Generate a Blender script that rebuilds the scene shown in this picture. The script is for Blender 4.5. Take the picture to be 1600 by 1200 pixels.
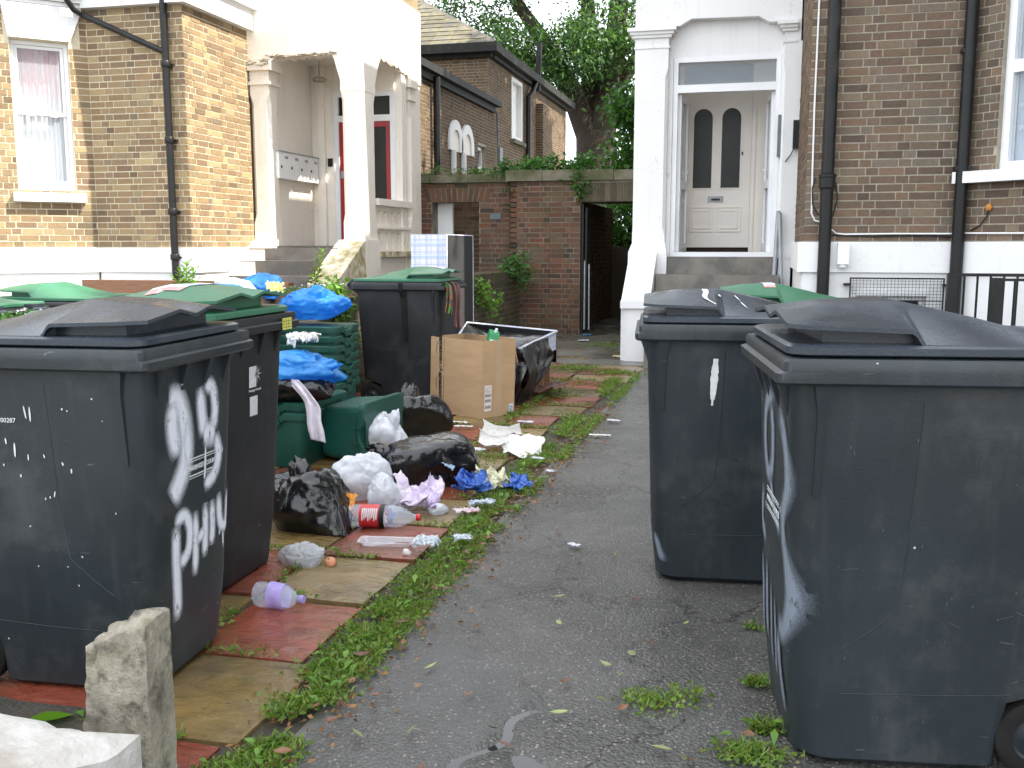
import bpy, bmesh, math, random
import numpy as np
from mathutils import Vector, Matrix, noise
for o in list(bpy.data.objects): bpy.data.objects.remove(o)
random.seed(7); np.random.seed(7)
SC = bpy.context.scene; COL = SC.collection
R = math.radians
# ------------------------------------------------------------------ camera, sky, sun, exposure
HEYE, FPX, YAW, PITCH = 1.32, 1527.0, R(14), R(8.05)
cam_d = bpy.data.cameras.new('camera'); cam = bpy.data.objects.new('camera', cam_d); COL.objects.link(cam)
cam.location = (0, 0, HEYE); cam.rotation_euler = (R(90) - PITCH, 0, YAW)
cam_d.sensor_width = 36; cam_d.lens = FPX * 36 / 1600; cam_d.clip_end = 3000; cam_d.clip_start = 0.05
SC.camera = cam
SUN_EL, SUN_AZ = R(50), math.atan2(0.998, -0.06)      # azimuth measured from +Y towards +X
world = bpy.data.worlds.new('World'); SC.world = world; world.use_nodes = True
wn = world.node_tree; bg = wn.nodes['Background']
sky = wn.nodes.new('ShaderNodeTexSky'); sky.sky_type = 'NISHITA'; sky.sun_disc = False
sky.sun_elevation = SUN_EL; sky.sun_rotation = SUN_AZ
wtc = wn.nodes.new('ShaderNodeTexCoord'); wno = wn.nodes.new('ShaderNodeTexNoise')
wno.inputs['Scale'].default_value = 2.2; wno.inputs['Detail'].default_value = 5
wn.links.new(wtc.outputs['Generated'], wno.inputs['Vector'])
wmr = wn.nodes.new('ShaderNodeMapRange'); wmr.inputs[1].default_value = .3; wmr.inputs[2].default_value = .6
wmr.inputs[3].default_value = .55; wmr.inputs[4].default_value = 1.0
wn.links.new(wno.outputs['Fac'], wmr.inputs[0])
wmx = wn.nodes.new('ShaderNodeMix'); wmx.data_type = 'RGBA'
wn.links.new(wmr.outputs[0], wmx.inputs[0]); wn.links.new(sky.outputs[0], wmx.inputs[6])
wmx.inputs[7].default_value = (8.6, 8.9, 9.4, 1)
wn.links.new(wmx.outputs[2], bg.inputs['Color']); bg.inputs['Strength'].default_value = 0.10
sun_d = bpy.data.lights.new('sun', 'SUN'); sun = bpy.data.objects.new('sun', sun_d); COL.objects.link(sun)
sun_d.energy = 3.6; sun_d.angle = R(0.6); sun_d.color = (1, .93, .8)
sdir = Vector((math.sin(SUN_AZ) * math.cos(SUN_EL), math.cos(SUN_AZ) * math.cos(SUN_EL), math.sin(SUN_EL)))
sun.rotation_euler = sdir.to_track_quat('Z', 'Y').to_euler(); sun.location = sdir * 40
SC.view_settings.view_transform = 'Standard'; SC.view_settings.look = 'None'
SC.view_settings.exposure = 1.86; SC.view_settings.gamma = 1
SC.render.resolution_x = 1024; SC.render.resolution_y = 768

# ------------------------------------------------------------------ helpers
def project(p):
    x = p[0]*math.cos(YAW) + p[1]*math.sin(YAW); y = -p[0]*math.sin(YAW) + p[1]*math.cos(YAW); z = p[2]-HEYE
    c, s = math.cos(PITCH), math.sin(PITCH); f = y*c - z*s; u = y*s + z*c
    if f < .05: return None
    return 800 + FPX*x/f, 600 - FPX*u/f, f

class MB:
    """collects shapes; build() links them as one mesh object"""
    def __init__(s): s.v = []; s.f = []; s.uv = None; s.m = []
    def add(s, vs, fs, mi=0):
        b = len(s.v); s.v += [tuple(v) for v in vs]; s.f += [tuple(i + b for i in f) for f in fs]; s.m += [mi]*len(fs); return s
    def box(s, x0, x1, y0, y1, z0, z1, mi=0, T=None):
        vs = [Vector((x, y, z)) for z in (z0, z1) for y in (y0, y1) for x in (x0, x1)]
        if T: vs = [T @ v for v in vs]
        return s.add(vs, [(0,2,3,1),(4,5,7,6),(0,1,5,4),(2,6,7,3),(0,4,6,2),(1,3,7,5)], mi)
    def prism(s, pts, T, h, mi=0):
        """polygon pts (2D, ccw) in the xy plane of T, extruded along z of T from 0 to h"""
        n = len(pts); vs = [T @ Vector((x, y, 0)) for x, y in pts] + [T @ Vector((x, y, h)) for x, y in pts]
        fs = [tuple(reversed(range(n))), tuple(range(n, 2*n))] + [(i, (i+1) % n, n+(i+1) % n, n+i) for i in range(n)]
        return s.add(vs, fs, mi)
    def loft(s, rings, cap0=True, cap1=True, mi=0, close=True):
        n = len(rings[0]); vs = [p for r in rings for p in r]; fs = []
        for k in range(len(rings)-1):
            for i in range(n if close else n-1):
                j = (i+1) % n; fs.append((k*n+i, k*n+j, (k+1)*n+j, (k+1)*n+i))
        if cap0: fs.append(tuple(reversed(range(n))))
        if cap1: fs.append(tuple(range((len(rings)-1)*n, len(rings)*n)))
        return s.add(vs, fs, mi)
    def tube(s, path, r, n=8, mi=0, cap=True):
        path = [Vector(p) for p in path]; rings = []; rr = r if isinstance(r, (list, tuple)) else [r]*len(path)
        ref = None
        for i, p in enumerate(path):
            t = (path[min(i+1, len(path)-1)] - path[max(i-1, 0)]).normalized()
            if ref is None: ref = Vector((0, 0, 1)) if abs(t.z) < .9 else Vector((1, 0, 0))
            a = ref - t*ref.dot(t)
            if a.length < 1e-4: a = Vector((0, 1, 0)) - t*t.y
            a.normalize(); b = t.cross(a); ref = a
            rings.append([p + a*math.cos(2*math.pi*k/n)*rr[i] + b*math.sin(2*math.pi*k/n)*rr[i] for k in range(n)])
        return s.loft(rings, cap, cap, mi)
    def lathe(s, prof, T, n=24, mi=0, cap=True):
        """prof: (r, h) pairs about the z axis of T"""
        rings = [[T @ Vector((r*math.cos(2*math.pi*k/n), r*math.sin(2*math.pi*k/n), h)) for k in range(n)] for r, h in prof]
        return s.loft(rings, cap, cap, mi)
    def grid(s, P, nu, nv, mi=0):
        vs = [P(i/(nu-1), j/(nv-1)) for j in range(nv) for i in range(nu)]
        fs = [(j*nu+i, j*nu+i+1, (j+1)*nu+i+1, (j+1)*nu+i) for j in range(nv-1) for i in range(nu-1)]
        return s.add(vs, fs, mi)
    def build(s, name, mat, parent=None, smooth=None, fix=True, loc=None, mods=None):
        me = bpy.data.meshes.new(name); me.from_pydata(s.v, [], s.f)
        mats = mat if isinstance(mat, (list, tuple)) else [mat]
        for m in mats: me.materials.append(m)
        if len(mats) > 1: me.polygons.foreach_set('material_index', s.m)
        if s.uv is not None:
            l = me.uv_layers.new(name='UVMap'); idx = np.empty(len(me.loops), 'i'); me.loops.foreach_get('vertex_index', idx)
            l.data.foreach_set('uv', np.array(s.uv, 'f')[idx].ravel())
        if fix or smooth:
            bm = bmesh.new(); bm.from_mesh(me)
            if fix: bmesh.ops.recalc_face_normals(bm, faces=bm.faces)
            if smooth:
                for f in bm.faces: f.smooth = True
                for e in bm.edges:
                    if len(e.link_faces) == 2 and e.calc_face_angle(0) > R(smooth): e.smooth = False
            bm.to_mesh(me); bm.free()
        me.update()
        return link(name, me, parent, loc)

def link(name, me, parent=None, loc=None):
    o = bpy.data.objects.new(name, me); COL.objects.link(o)
    if parent is not None:
        o.parent = parent
        if loc is None and parent.get('worldbuilt') is not None: loc = -Vector(parent.location)
    if loc is not None: o.location = loc
    return o
def tag(o, label=None, cat=None, group=None, kind=None):
    if label: o['label'] = label
    if cat: o['category'] = cat
    if group: o['group'] = group
    if kind: o['kind'] = kind
    return o
def root(name, label, cat, loc=(0, 0, 0), rz=0, group=None, worldbuilt=False):
    o = bpy.data.objects.new(name, None); COL.objects.link(o); o.location = loc; o.rotation_euler = (0, 0, rz); o.empty_display_size = .2
    if worldbuilt: o['worldbuilt'] = 1
    return tag(o, label, cat, group)
ROOTS_TO_CLEAN = []
def copy_tree(o, parent=None):
    c = o.copy(); COL.objects.link(c); c.parent = parent
    for ch in list(o.children): copy_tree(ch, c)
    return c
def fr(P, dr, n=None):
    """matrix of a wall face: x along dr, y = outward normal, z up... (x=dr, y=out, z=up)"""
    nx = (dr[1], -dr[0]) if n is None else n
    return Matrix(((dr[0], nx[0], 0, P[0]), (dr[1], nx[1], 0, P[1]), (0, 0, 1, P[2] if len(P) > 2 else 0), (0, 0, 0, 1)))
def TRS(loc=(0,0,0), rot=(0,0,0), sc=(1,1,1)):
    from mathutils import Euler
    return Matrix.Translation(loc) @ Euler([R(a) for a in rot]).to_matrix().to_4x4() @ Matrix.Diagonal((*sc, 1))

# ------------------------------------------------------------------ materials
def nd(nt, typ, **kw):
    n = nt.nodes.new('ShaderNode' + typ)
    for k, v in kw.items():
        if k.startswith('i_'): n.inputs[int(k[2:])].default_value = v
        elif k.startswith('l_'): nt.links.new(v, n.inputs[int(k[2:])])
        else: setattr(n, k, v)
    return n
def newmat(name):
    m = bpy.data.materials.new(name); m.use_nodes = True; nt = m.node_tree
    return m, nt, nt.nodes['Principled BSDF']
def c4(c): return (*c, 1)
def coords(nt, pos=False):
    return nd(nt, 'NewGeometry').outputs['Position'] if pos else nd(nt, 'TexCoord').outputs['Object']
def noise_tex(nt, vec, scale, detail=4, rough=.55, sc3=None, dist=0):
    if sc3:
        mp = nd(nt, 'Mapping'); nt.links.new(vec, mp.inputs[0]); mp.inputs['Scale'].default_value = sc3; vec = mp.outputs[0]
    n = nd(nt, 'TexNoise'); nt.links.new(vec, n.inputs['Vector']); n.inputs['Scale'].default_value = scale
    n.inputs['Detail'].default_value = detail; n.inputs['Roughness'].default_value = rough; n.inputs['Distortion'].default_value = dist
    return n.outputs['Fac']
def rng(nt, v, a, b, c=0, d=1):
    m = nd(nt, 'MapRange'); nt.links.new(v, m.inputs[0])
    for i, x in enumerate((a, b, c, d)): m.inputs[i+1].default_value = x
    return m.outputs[0]
def mix(nt, fac, a, b, blend='MIX'):
    m = nd(nt, 'Mix', data_type='RGBA', blend_type=blend)
    for s, v in ((0, fac), (6, a), (7, b)):
        if isinstance(v, (int, float)): m.inputs[s].default_value = v
        elif isinstance(v, tuple): m.inputs[s].default_value = c4(v) if len(v) == 3 else v
        else: nt.links.new(v, m.inputs[s])
    return m.outputs[2]
def math_(nt, op, a, b=0.0):
    m = nd(nt, 'Math', operation=op)
    for i, v in enumerate((a, b)):
        if isinstance(v, (int, float)): m.inputs[i].default_value = v
        else: nt.links.new(v, m.inputs[i])
    return m.outputs[0]
def bump(nt, p, h, strength=.3, dist=.01):
    b = nd(nt, 'Bump'); nt.links.new(h, b.inputs['Height']); b.inputs['Strength'].default_value = strength; b.inputs['Distance'].default_value = dist
    nt.links.new(b.outputs[0], p.inputs['Normal']); return b
def pm(name, c1, c2=None, rough=.6, ns=6, nlo=.35, nhi=.65, bs=60, bst=.15, bd=.004, spec=.5, metal=0, pos=False, sc3=None, r2=None, coat=0, rnd=0):
    m, nt, p = newmat(name); co = coords(nt, pos)
    f = noise_tex(nt, co, ns, 6, .6, sc3)
    f = rng(nt, f, nlo, nhi)
    col = mix(nt, f, c1, c2 if c2 else tuple(x*.75 for x in c1))
    if rnd:
        oi = nd(nt, 'ObjectInfo').outputs['Random']; col = mix(nt, 1.0, col, mix(nt, oi, (1-rnd,)*3, (1+rnd,)*3), 'MULTIPLY')
    nt.links.new(col, p.inputs['Base Color'])
    if r2 is None: p.inputs['Roughness'].default_value = rough
    else: nt.links.new(rng(nt, noise_tex(nt, co, ns*1.7, 3), .35, .65, rough, r2), p.inputs['Roughness'])
    p.inputs['Specular IOR Level'].default_value = spec; p.inputs['Metallic'].default_value = metal; p.inputs['Coat Weight'].default_value = coat
    if bst: bump(nt, p, noise_tex(nt, co, bs, 4), bst, bd)
    return m
def brick_mat(name, ramp, stain=(.05,.05,.045), stain_amt=.35, rough=.85, wet=0, moss=0):
    m, nt, p = newmat(name); pos = coords(nt, True)
    oi = nd(nt, 'ObjectInfo').outputs['Random']; gi = nd(nt, 'NewGeometry').outputs['Random Per Island']
    w = math_(nt, 'ADD', math_(nt, 'MULTIPLY', oi, 571.3), math_(nt, 'MULTIPLY', gi, 913.7))
    wnz = nd(nt, 'TexWhiteNoise', noise_dimensions='1D'); nt.links.new(w, wnz.inputs['W'])
    cr = nd(nt, 'ValToRGB'); cr.color_ramp.interpolation = 'LINEAR'
    for i, c in enumerate(ramp):
        t = i/(len(ramp)-1)
        e = cr.color_ramp.elements[0] if i == 0 else (cr.color_ramp.elements[1] if i == 1 else cr.color_ramp.elements.new(t))
        e.position = t; e.color = c4(c)
    nt.links.new(wnz.outputs['Value'], cr.inputs[0])
    n1 = noise_tex(nt, pos, 38, 6, .7); col = mix(nt, rng(nt, n1, .3, .7, .0, .55), cr.outputs[0], mix(nt, 1.0, cr.outputs[0], (.45, .42, .4), 'MULTIPLY'))
    n2 = noise_tex(nt, pos, 1.1, 5, .6); col = mix(nt, rng(nt, n2, .48, .72, 0, stain_amt), col, stain)
    if moss:
        n3 = noise_tex(nt, pos, 2.3, 6, .7); col = mix(nt, rng(nt, n3, .5, .7, 0, moss), col, (.06, .09, .02))
    nt.links.new(col, p.inputs['Base Color']); p.inputs['Roughness'].default_value = rough
    p.inputs['Specular IOR Level'].default_value = .25
    bump(nt, p, noise_tex(nt, pos, 90, 5, .7), .5, .006)
    return m
def leaf_mat(name, a, b, c, trans=.35, dry=None):
    m, nt, p = newmat(name); gi = nd(nt, 'NewGeometry').outputs['Random Per Island']
    cr = nd(nt, 'ValToRGB'); e = cr.color_ramp.elements; e[0].color = c4(a); e[1].color = c4(c); x = e.new(.5); x.color = c4(b)
    if dry: e[2].position = .88; x = e.new(.93); x.color = c4(dry); x = e.new(1.0); x.color = c4(tuple(q*.6 for q in dry))
    nt.links.new(gi, cr.inputs[0]); nt.links.new(cr.outputs[0], p.inputs['Base Color'])
    p.inputs['Roughness'].default_value = .45; p.inputs['Specular IOR Level'].default_value = .4
    t = nd(nt, 'BsdfTranslucent'); nt.links.new(mix(nt, 1., cr.outputs[0], (1.3, 1.5, .6), 'MULTIPLY'), t.inputs[0])
    ms = nd(nt, 'MixShader'); ms.inputs[0].default_value = trans
    nt.links.new(p.outputs[0], ms.inputs[1]); nt.links.new(t.outputs[0], ms.inputs[2])
    nt.links.new(ms.outputs[0], nt.nodes['Material Output'].inputs[0]); return m
def clear_mat(name, col=(.9,.95,1), opac=.35, rough=.1, bst=.4, bs=30):
    m, nt, p = newmat(name); p.inputs['Base Color'].default_value = c4(col); p.inputs['Roughness'].default_value = rough
    p.inputs['Specular IOR Level'].default_value = .8
    if bst: bump(nt, p, noise_tex(nt, coords(nt), bs, 4), bst, .01)
    t = nd(nt, 'BsdfTransparent'); ms = nd(nt, 'MixShader'); ms.inputs[0].default_value = opac
    nt.links.new(t.outputs[0], ms.inputs[1]); nt.links.new(p.outputs[0], ms.inputs[2]); nt.links.new(ms.outputs[0], nt.nodes['Material Output'].inputs[0])
    return m
def glass_mat(name, tint=(.6,.66,.7), opac=.18):
    m = clear_mat(name, tint, opac, .03, 0); 
    p = m.node_tree.nodes['Principled BSDF']; p.inputs['Specular IOR Level'].default_value = 1.0; return m

MT = {}
MT['brick_left'] = brick_mat('brick_yellow_stock', [(.15,.11,.072),(.30,.21,.115),(.23,.158,.098),(.39,.295,.16),(.20,.137,.092),(.32,.225,.125),(.26,.185,.115),(.41,.32,.18),(.18,.142,.10)], (.10,.085,.07), .35)
MT['brick_right'] = brick_mat('brick_brown_stock', [(.10,.074,.058),(.21,.148,.098),(.145,.105,.077),(.245,.192,.13),(.175,.115,.085),(.195,.167,.13),(.22,.146,.097),(.12,.092,.072)], (.06,.055,.045), .35)
MT['brick_red'] = brick_mat('brick_mixed_red', [(.06,.045,.035),(.17,.075,.045),(.10,.065,.045),(.19,.09,.055),(.13,.10,.07),(.16,.07,.045),(.085,.055,.04)], (.035,.035,.028), .55, moss=.25)
MT['brick_rear'] = brick_mat('brick_brown_rear', [(.09,.06,.04),(.17,.115,.07),(.13,.085,.055),(.20,.14,.085),(.15,.10,.065)], (.07,.06,.05), .3)
MT['brick_moss'] = brick_mat('brick_mossy', [(.07,.06,.045),(.13,.10,.07),(.10,.085,.06),(.15,.12,.08)], (.05,.06,.025), .5, moss=.55)
MT['mortar_left'] = pm('mortar_cream', (.68,.60,.44), (.56,.49,.35), .9, 9, bs=120, bst=.4, pos=True)
MT['mortar_right'] = pm('mortar_buff', (.40,.36,.285), (.28,.25,.195), .9, 9, bs=120, bst=.4, pos=True)
MT['mortar_dark'] = pm('mortar_dirty', (.27,.24,.19), (.12,.105,.085), .9, 5, bs=120, bst=.4, pos=True)
def stucco(name, c1, c2, grime=(.33,.30,.24), amt=.5, rough=.62):
    m, nt, p = newmat(name); pos = coords(nt, True)
    col = mix(nt, rng(nt, noise_tex(nt, pos, 1.5, 6, .6), .3, .75), c1, c2)
    st = noise_tex(nt, pos, 5, 6, .65, sc3=(2.2, 2.2, .16)); col = mix(nt, rng(nt, st, .54, .80, 0, amt*.55), col, grime)
    bl = noise_tex(nt, pos, 2.7, 7, .72); col = mix(nt, rng(nt, bl, .60, .78, 0, amt*.8), col, grime)
    sp = noise_tex(nt, pos, 45, 4, .7); col = mix(nt, rng(nt, sp, .66, .74, 0, amt*.7), col, tuple(x*.7 for x in grime))
    w = nd(nt, 'VectorMath', operation='ADD'); nz = nd(nt, 'TexNoise'); nt.links.new(pos, nz.inputs['Vector']); nz.inputs['Scale'].default_value = 3
    nt.links.new(pos, w.inputs[0]); nt.links.new(nz.outputs['Color'], w.inputs[1])
    vo = nd(nt, 'TexVoronoi', feature='DISTANCE_TO_EDGE'); nt.links.new(w.outputs[0], vo.inputs['Vector']); vo.inputs['Scale'].default_value = 1.5
    ck = math_(nt, 'MULTIPLY', math_(nt, 'LESS_THAN', vo.outputs['Distance'], .0035), math_(nt, 'GREATER_THAN', bl, .52)); col = mix(nt, math_(nt, 'MULTIPLY', ck, .28), col, (.16,.15,.13))
    nt.links.new(col, p.inputs['Base Color']); p.inputs['Roughness'].default_value = rough; p.inputs['Specular IOR Level'].default_value = .35
    bump(nt, p, math_(nt, 'ADD', noise_tex(nt, pos, 32, 5), math_(nt, 'MULTIPLY', noise_tex(nt, pos, 5, 3), 1.6)), .22, .008); return m
MT['render_white'] = stucco('white_painted_render', (.79,.79,.785), (.72,.72,.715), (.40,.39,.34), .42)
MT['render_cream'] = stucco('cream_painted_render', (.84,.785,.705), (.755,.70,.615), (.36,.30,.22), .5)
MT['render_worn'] = pm('worn_mossy_render', (.66,.60,.48), (.30,.25,.10), .8, 7, .4, .62, bs=40, bst=.4, pos=True)
MT['broken'] = pm('broken_plaster', (.22,.19,.15), (.50,.44,.34), .95, 22, .35, .65, bs=60, bst=.8, bd=.02, pos=True)
MT['white_gloss'] = pm('white_gloss_paint', (.80,.81,.82), (.74,.75,.76), .35, 3, bs=20, bst=.04, pos=True)
MT['offwhite'] = pm('offwhite_door_paint', (.86,.81,.745), (.80,.75,.685), .45, 2.5, bs=20, bst=.05, pos=True)
MT['magnolia'] = pm('magnolia_wall_paint', (.74,.64,.51), (.68,.58,.46), .7, 2, bs=30, bst=.08, pos=True)
MT['red_paint'] = pm('red_door_paint', (.36,.012,.02), (.28,.01,.018), .35, 4, bs=20, bst=.05, pos=True)
MT['black_iron'] = pm('black_cast_iron', (.007,.007,.008), (.013,.013,.013), .42, 8, bs=60, bst=.12, spec=.3, pos=True)
MT['grey_metal'] = pm('galvanised_steel', (.38,.40,.42), (.28,.30,.32), .4, 9, bs=40, bst=.1, metal=.15, pos=True)
MT['post_grey'] = pm('pale_grey_metal_box', (.86,.87,.86), (.80,.81,.81), .4, 5, bs=30, bst=.03, pos=True)
MT['lead'] = pm('lead_flashing', (.20,.21,.22), (.13,.14,.15), .55, 6, bs=20, bst=.2, pos=True)
MT['slate'] = pm('lichen_slate', (.085,.078,.066), (.135,.12,.055), .85, 4.5, .42, .66, bs=40, bst=.3, pos=True, rnd=.25)
MT['hip_tile'] = pm('weathered_hip_tile', (.15,.135,.11), (.10,.09,.07), .85, 5, bs=40, bst=.3, pos=True, rnd=.15)
MT['gutter'] = pm('black_mossy_gutter', (.006,.006,.006), (.022,.028,.01), .75, 5, .5, .7, bs=40, bst=.2, pos=True)
MT['step_wet'] = pm('wet_concrete_step', (.10,.095,.085), (.19,.17,.145), .3, 3.2, .4, .6, bs=50, bst=.2, r2=.7, pos=True)
MT['step_dark'] = pm('dark_wet_step', (.075,.068,.062), (.14,.125,.115), .25, 2.2, .4, .6, bs=50, bst=.15, r2=.6, pos=True)
MT['coping'] = pm('mossy_coping_stone', (.17,.155,.115), (.07,.075,.03), .85, 3.3, .38, .6, bs=30, bst=.6, bd=.01, pos=True)
MT['glass'] = glass_mat('window_glass', (.62,.70,.76), .16)
MT['glass_dark'] = pm('dark_obscure_glass', (.012,.013,.012), (.022,.023,.02), .3, 3, bs=70, bst=.3, spec=.25, pos=True)
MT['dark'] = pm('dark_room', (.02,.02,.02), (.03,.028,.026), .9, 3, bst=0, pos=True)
MT['soil'] = pm('dark_soil', (.055,.035,.022), (.10,.06,.035), .95, 14, bs=70, bst=1.0, bd=.03, pos=True)
MT['timber'] = pm('weathered_red_timber', (.24,.115,.06), (.15,.075,.045), .75, 5, sc3=(1,12,12), bs=40, bst=.3, pos=True)
MT['bark'] = pm('tree_bark', (.075,.055,.04), (.03,.024,.018), .95, 9, sc3=(3,3,.6), bs=18, bst=1.0, bd=.05, pos=True)
MT['leaf_tree'] = leaf_mat('tree_leaves', (.028,.066,.024), (.052,.118,.038), (.115,.205,.062), .42)
MT['leaf_ivy'] = leaf_mat('ivy_leaves', (.025,.07,.02), (.05,.14,.03), (.09,.21,.04), .35)
MT['leaf_bright'] = leaf_mat('bright_weed_leaves', (.08,.18,.025), (.13,.26,.04), (.20,.36,.06), .4)
MT['leaf_weed'] = leaf_mat('path_weed_leaves', (.07,.125,.02), (.125,.21,.036), (.22,.31,.065), .38, (.24,.19,.07))
MT['flower'] = pm('small_white_flowers', (.75,.70,.74), (.65,.55,.64), .7, 9, bst=0)
MT['dead_leaf'] = leaf_mat('dead_leaves', (.12,.05,.02), (.22,.10,.035), (.30,.17,.06), .2)
# ------------------------------------------------------------------ brickwork
def panel(mb, T, L, z0, z1, holes=(), t=.12, front=0.0, mi=0, u0=0.0):
    us = sorted({u0, L} | {max(u0, min(L, h[k])) for h in holes for k in (0, 1)}); zs = sorted({z0, z1} | {max(z0, min(z1, h[k])) for h in holes for k in (2, 3)})
    for a, b in zip(us, us[1:]):
        run = None
        for c, d in zip(zs, zs[1:]):
            mu, mz = (a+b)/2, (c+d)/2
            solid = not any(h[0] < mu < h[1] and h[2] < mz < h[3] for h in holes)
            if solid: run = (run[0], d) if run else (c, d)
            if (not solid or d == zs[-1]) and run:
                mb.box(a, b, front-t, front, run[0], run[1], mi, T); run = None
    return mb
class Bricks:
    def __init__(s): s.b = []
    def face(s, T, L, z0, z1, holes=(), off=0, pitch=.075, ext=(0, 0), proud=.0045, st=.225, hd=.1125, flemish=True, keep=None):
        nrow = int(round((z1-z0)/pitch)); pitch = (z1-z0)/max(nrow, 1)
        for r in range(nrow):
            za = z0 + r*pitch; zc = za + pitch/2
            u = -random.choice((0, .005)) - (0 if r % 2 == 0 else (.169 if flemish else .112)) - off; k = r % 2
            while u < L + ext[1]:
                w = (st if k % 2 == 0 else hd) if flemish else st
                w *= random.uniform(.97, 1.03)
                a, b = max(u, -ext[0]), min(u + w, L + ext[1])
                segs = [(a, b)] if b - a > .03 else []
                for h in holes:
                    if h[2] - .02 < zc < h[3] + .02:
                        new = []
                        for (p, q) in segs:
                            if q <= h[0] or p >= h[1]: new.append((p, q))
                            else:
                                if h[0] - p > .03: new.append((p, h[0]))
                                if q - h[1] > .03: new.append((h[1], q))
                        segs = new
                for p, q in segs:
                    if keep and not keep((p+q)/2, zc): continue
                    s.b.append((T, (p+q)/2, zc, q-p-.0115, pitch-.0125, proud + random.uniform(-.002, .003), random.uniform(-.004, .004)))
                u += w; k += 1
    def done(s, part, mat, nmax=300, name='brick'):
        me = bpy.data.meshes.new(name); m = MB().box(-.5,.5,-.5,.5,-.5,.5); me.from_pydata(m.v, [], m.f); me.materials.append(mat); me.update()
        sized = []
        for b in s.b:
            T, u, z, w, h, pr, rot = b; c = T @ Vector((u, 0, z)); q = project(c)
            if q is None or not (-40 < q[0] < 1640 and -30 < q[1] < 1230): sized.append((0, b)); continue
            nrm = T.to_3x3() @ Vector((0, 1, 0)); view = (Vector((0, 0, HEYE)) - c).normalized()
            sized.append((w*h*max(0, nrm.dot(view))/q[2]**2, b))
        sized.sort(key=lambda x: -x[0])
        inv = None
        for a, (T, u, z, w, h, pr, rot) in sized[:nmax]:
            o = bpy.data.objects.new(name, me); COL.objects.link(o); o.parent = part
            o.matrix_local = T @ Matrix.Translation((u, pr - .03, z)) @ Matrix.Rotation(rot, 4, 'Y') @ Matrix.Diagonal((w, .06, h, 1))
        rest = sized[nmax:]
        if rest:
            mb = MB()
            for a, (T, u, z, w, h, pr, rot) in rest:
                mb.box(u-w/2, u+w/2, pr-.06, pr, z-h/2, z+h/2, 0, T)
            tag(mb.build('brickwork', mat, part, fix=False, loc=(0, 0, 0)), kind='stuff')
def wbuild(mb, name, mat, house, **k): return mb.build(name, mat, house, **k)
s7 = math.sqrt(.5)

# ------------------------------------------------------------------ ground
def asphalt(name, c1, c2, c3, st, st2, r0, r1):
    asph, nt, p = newmat(name); pos = coords(nt, True)
    vo = nd(nt, 'TexVoronoi', feature='F1'); nt.links.new(pos, vo.inputs['Vector']); vo.inputs['Scale'].default_value = 95
    vsep = nd(nt, 'SeparateColor'); nt.links.new(vo.outputs['Color'], vsep.inputs[0])
    big = noise_tex(nt, pos, .9, 5, .6); mid = noise_tex(nt, pos, 5, 5, .65)
    base = mix(nt, rng(nt, big, .38, .62), c1, c2); base = mix(nt, rng(nt, mid, .4, .75, 0, .6), base, c3)
    stone = math_(nt, 'MULTIPLY', math_(nt, 'GREATER_THAN', vsep.outputs[0], .90), math_(nt, 'LESS_THAN', vo.outputs['Distance'], .40))
    stone2 = math_(nt, 'MULTIPLY', math_(nt, 'GREATER_THAN', vsep.outputs[1], .5), math_(nt, 'LESS_THAN', vo.outputs['Distance'], .55))
    w_ = nd(nt, 'VectorMath', operation='ADD'); nz_ = nd(nt, 'TexNoise'); nt.links.new(pos, nz_.inputs['Vector']); nz_.inputs['Scale'].default_value = 2.2; nz_.inputs['Detail'].default_value = 5
    nt.links.new(pos, w_.inputs[0]); nt.links.new(nz_.outputs['Color'], w_.inputs[1]); vc = nd(nt, 'TexVoronoi', feature='DISTANCE_TO_EDGE'); nt.links.new(w_.outputs[0], vc.inputs['Vector']); vc.inputs['Scale'].default_value = .75
    base = mix(nt, math_(nt, 'MULTIPLY', math_(nt, 'LESS_THAN', vc.outputs['Distance'], .006), .75), base, (.012,.011,.009))
    base = mix(nt, rng(nt, noise_tex(nt, pos, .55, 5, .6), .54, .68, 0, .65), base, (.020,.019,.017))
    base = mix(nt, math_(nt, 'MULTIPLY', stone2, st2), base, (.13,.125,.115)); base = mix(nt, math_(nt, 'MULTIPLY', stone, st), base, (.34,.32,.27))
    nt.links.new(base, p.inputs['Base Color'])
    wetn = noise_tex(nt, pos, 1.6, 4, .55); nt.links.new(rng(nt, wetn, .4, .66, r0, r1), p.inputs['Roughness'])
    hh = math_(nt, 'ADD', math_(nt, 'MULTIPLY', vo.outputs['Distance'], -.8), noise_tex(nt, pos, 120, 4)); bump(nt, p, hh, .7, .007); return asph
MT['asphalt'] = asphalt('wet_asphalt', (.050,.049,.047), (.090,.086,.080), (.032,.031,.028), .5, .3, .50, .14)
MT['patch'] = asphalt('worn_smooth_asphalt', (.070,.069,.067), (.090,.087,.084), (.05,.048,.045), .4, .2, .62, .3)
MT['earth'] = pm('damp_earth', (.06,.048,.035), (.032,.028,.02), .85, 8, bs=60, bst=.9, bd=.02, pos=True)
MT['ground'] = pm('damp_paving_ground', (.10,.095,.08), (.06,.06,.05), .45, 1.3, .35, .65, bs=70, bst=.4, r2=.75, pos=True)
m = MB()
def gz(x, y): return -.03
m.add([(-1200,-1200,-.03),(1200,-1200,-.03),(1200,1500,-.03),(-1200,1500,-.03)], [(0,1,2,3)])
tag(m.build('ground', MT['ground'], fix=False), kind='structure')
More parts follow.
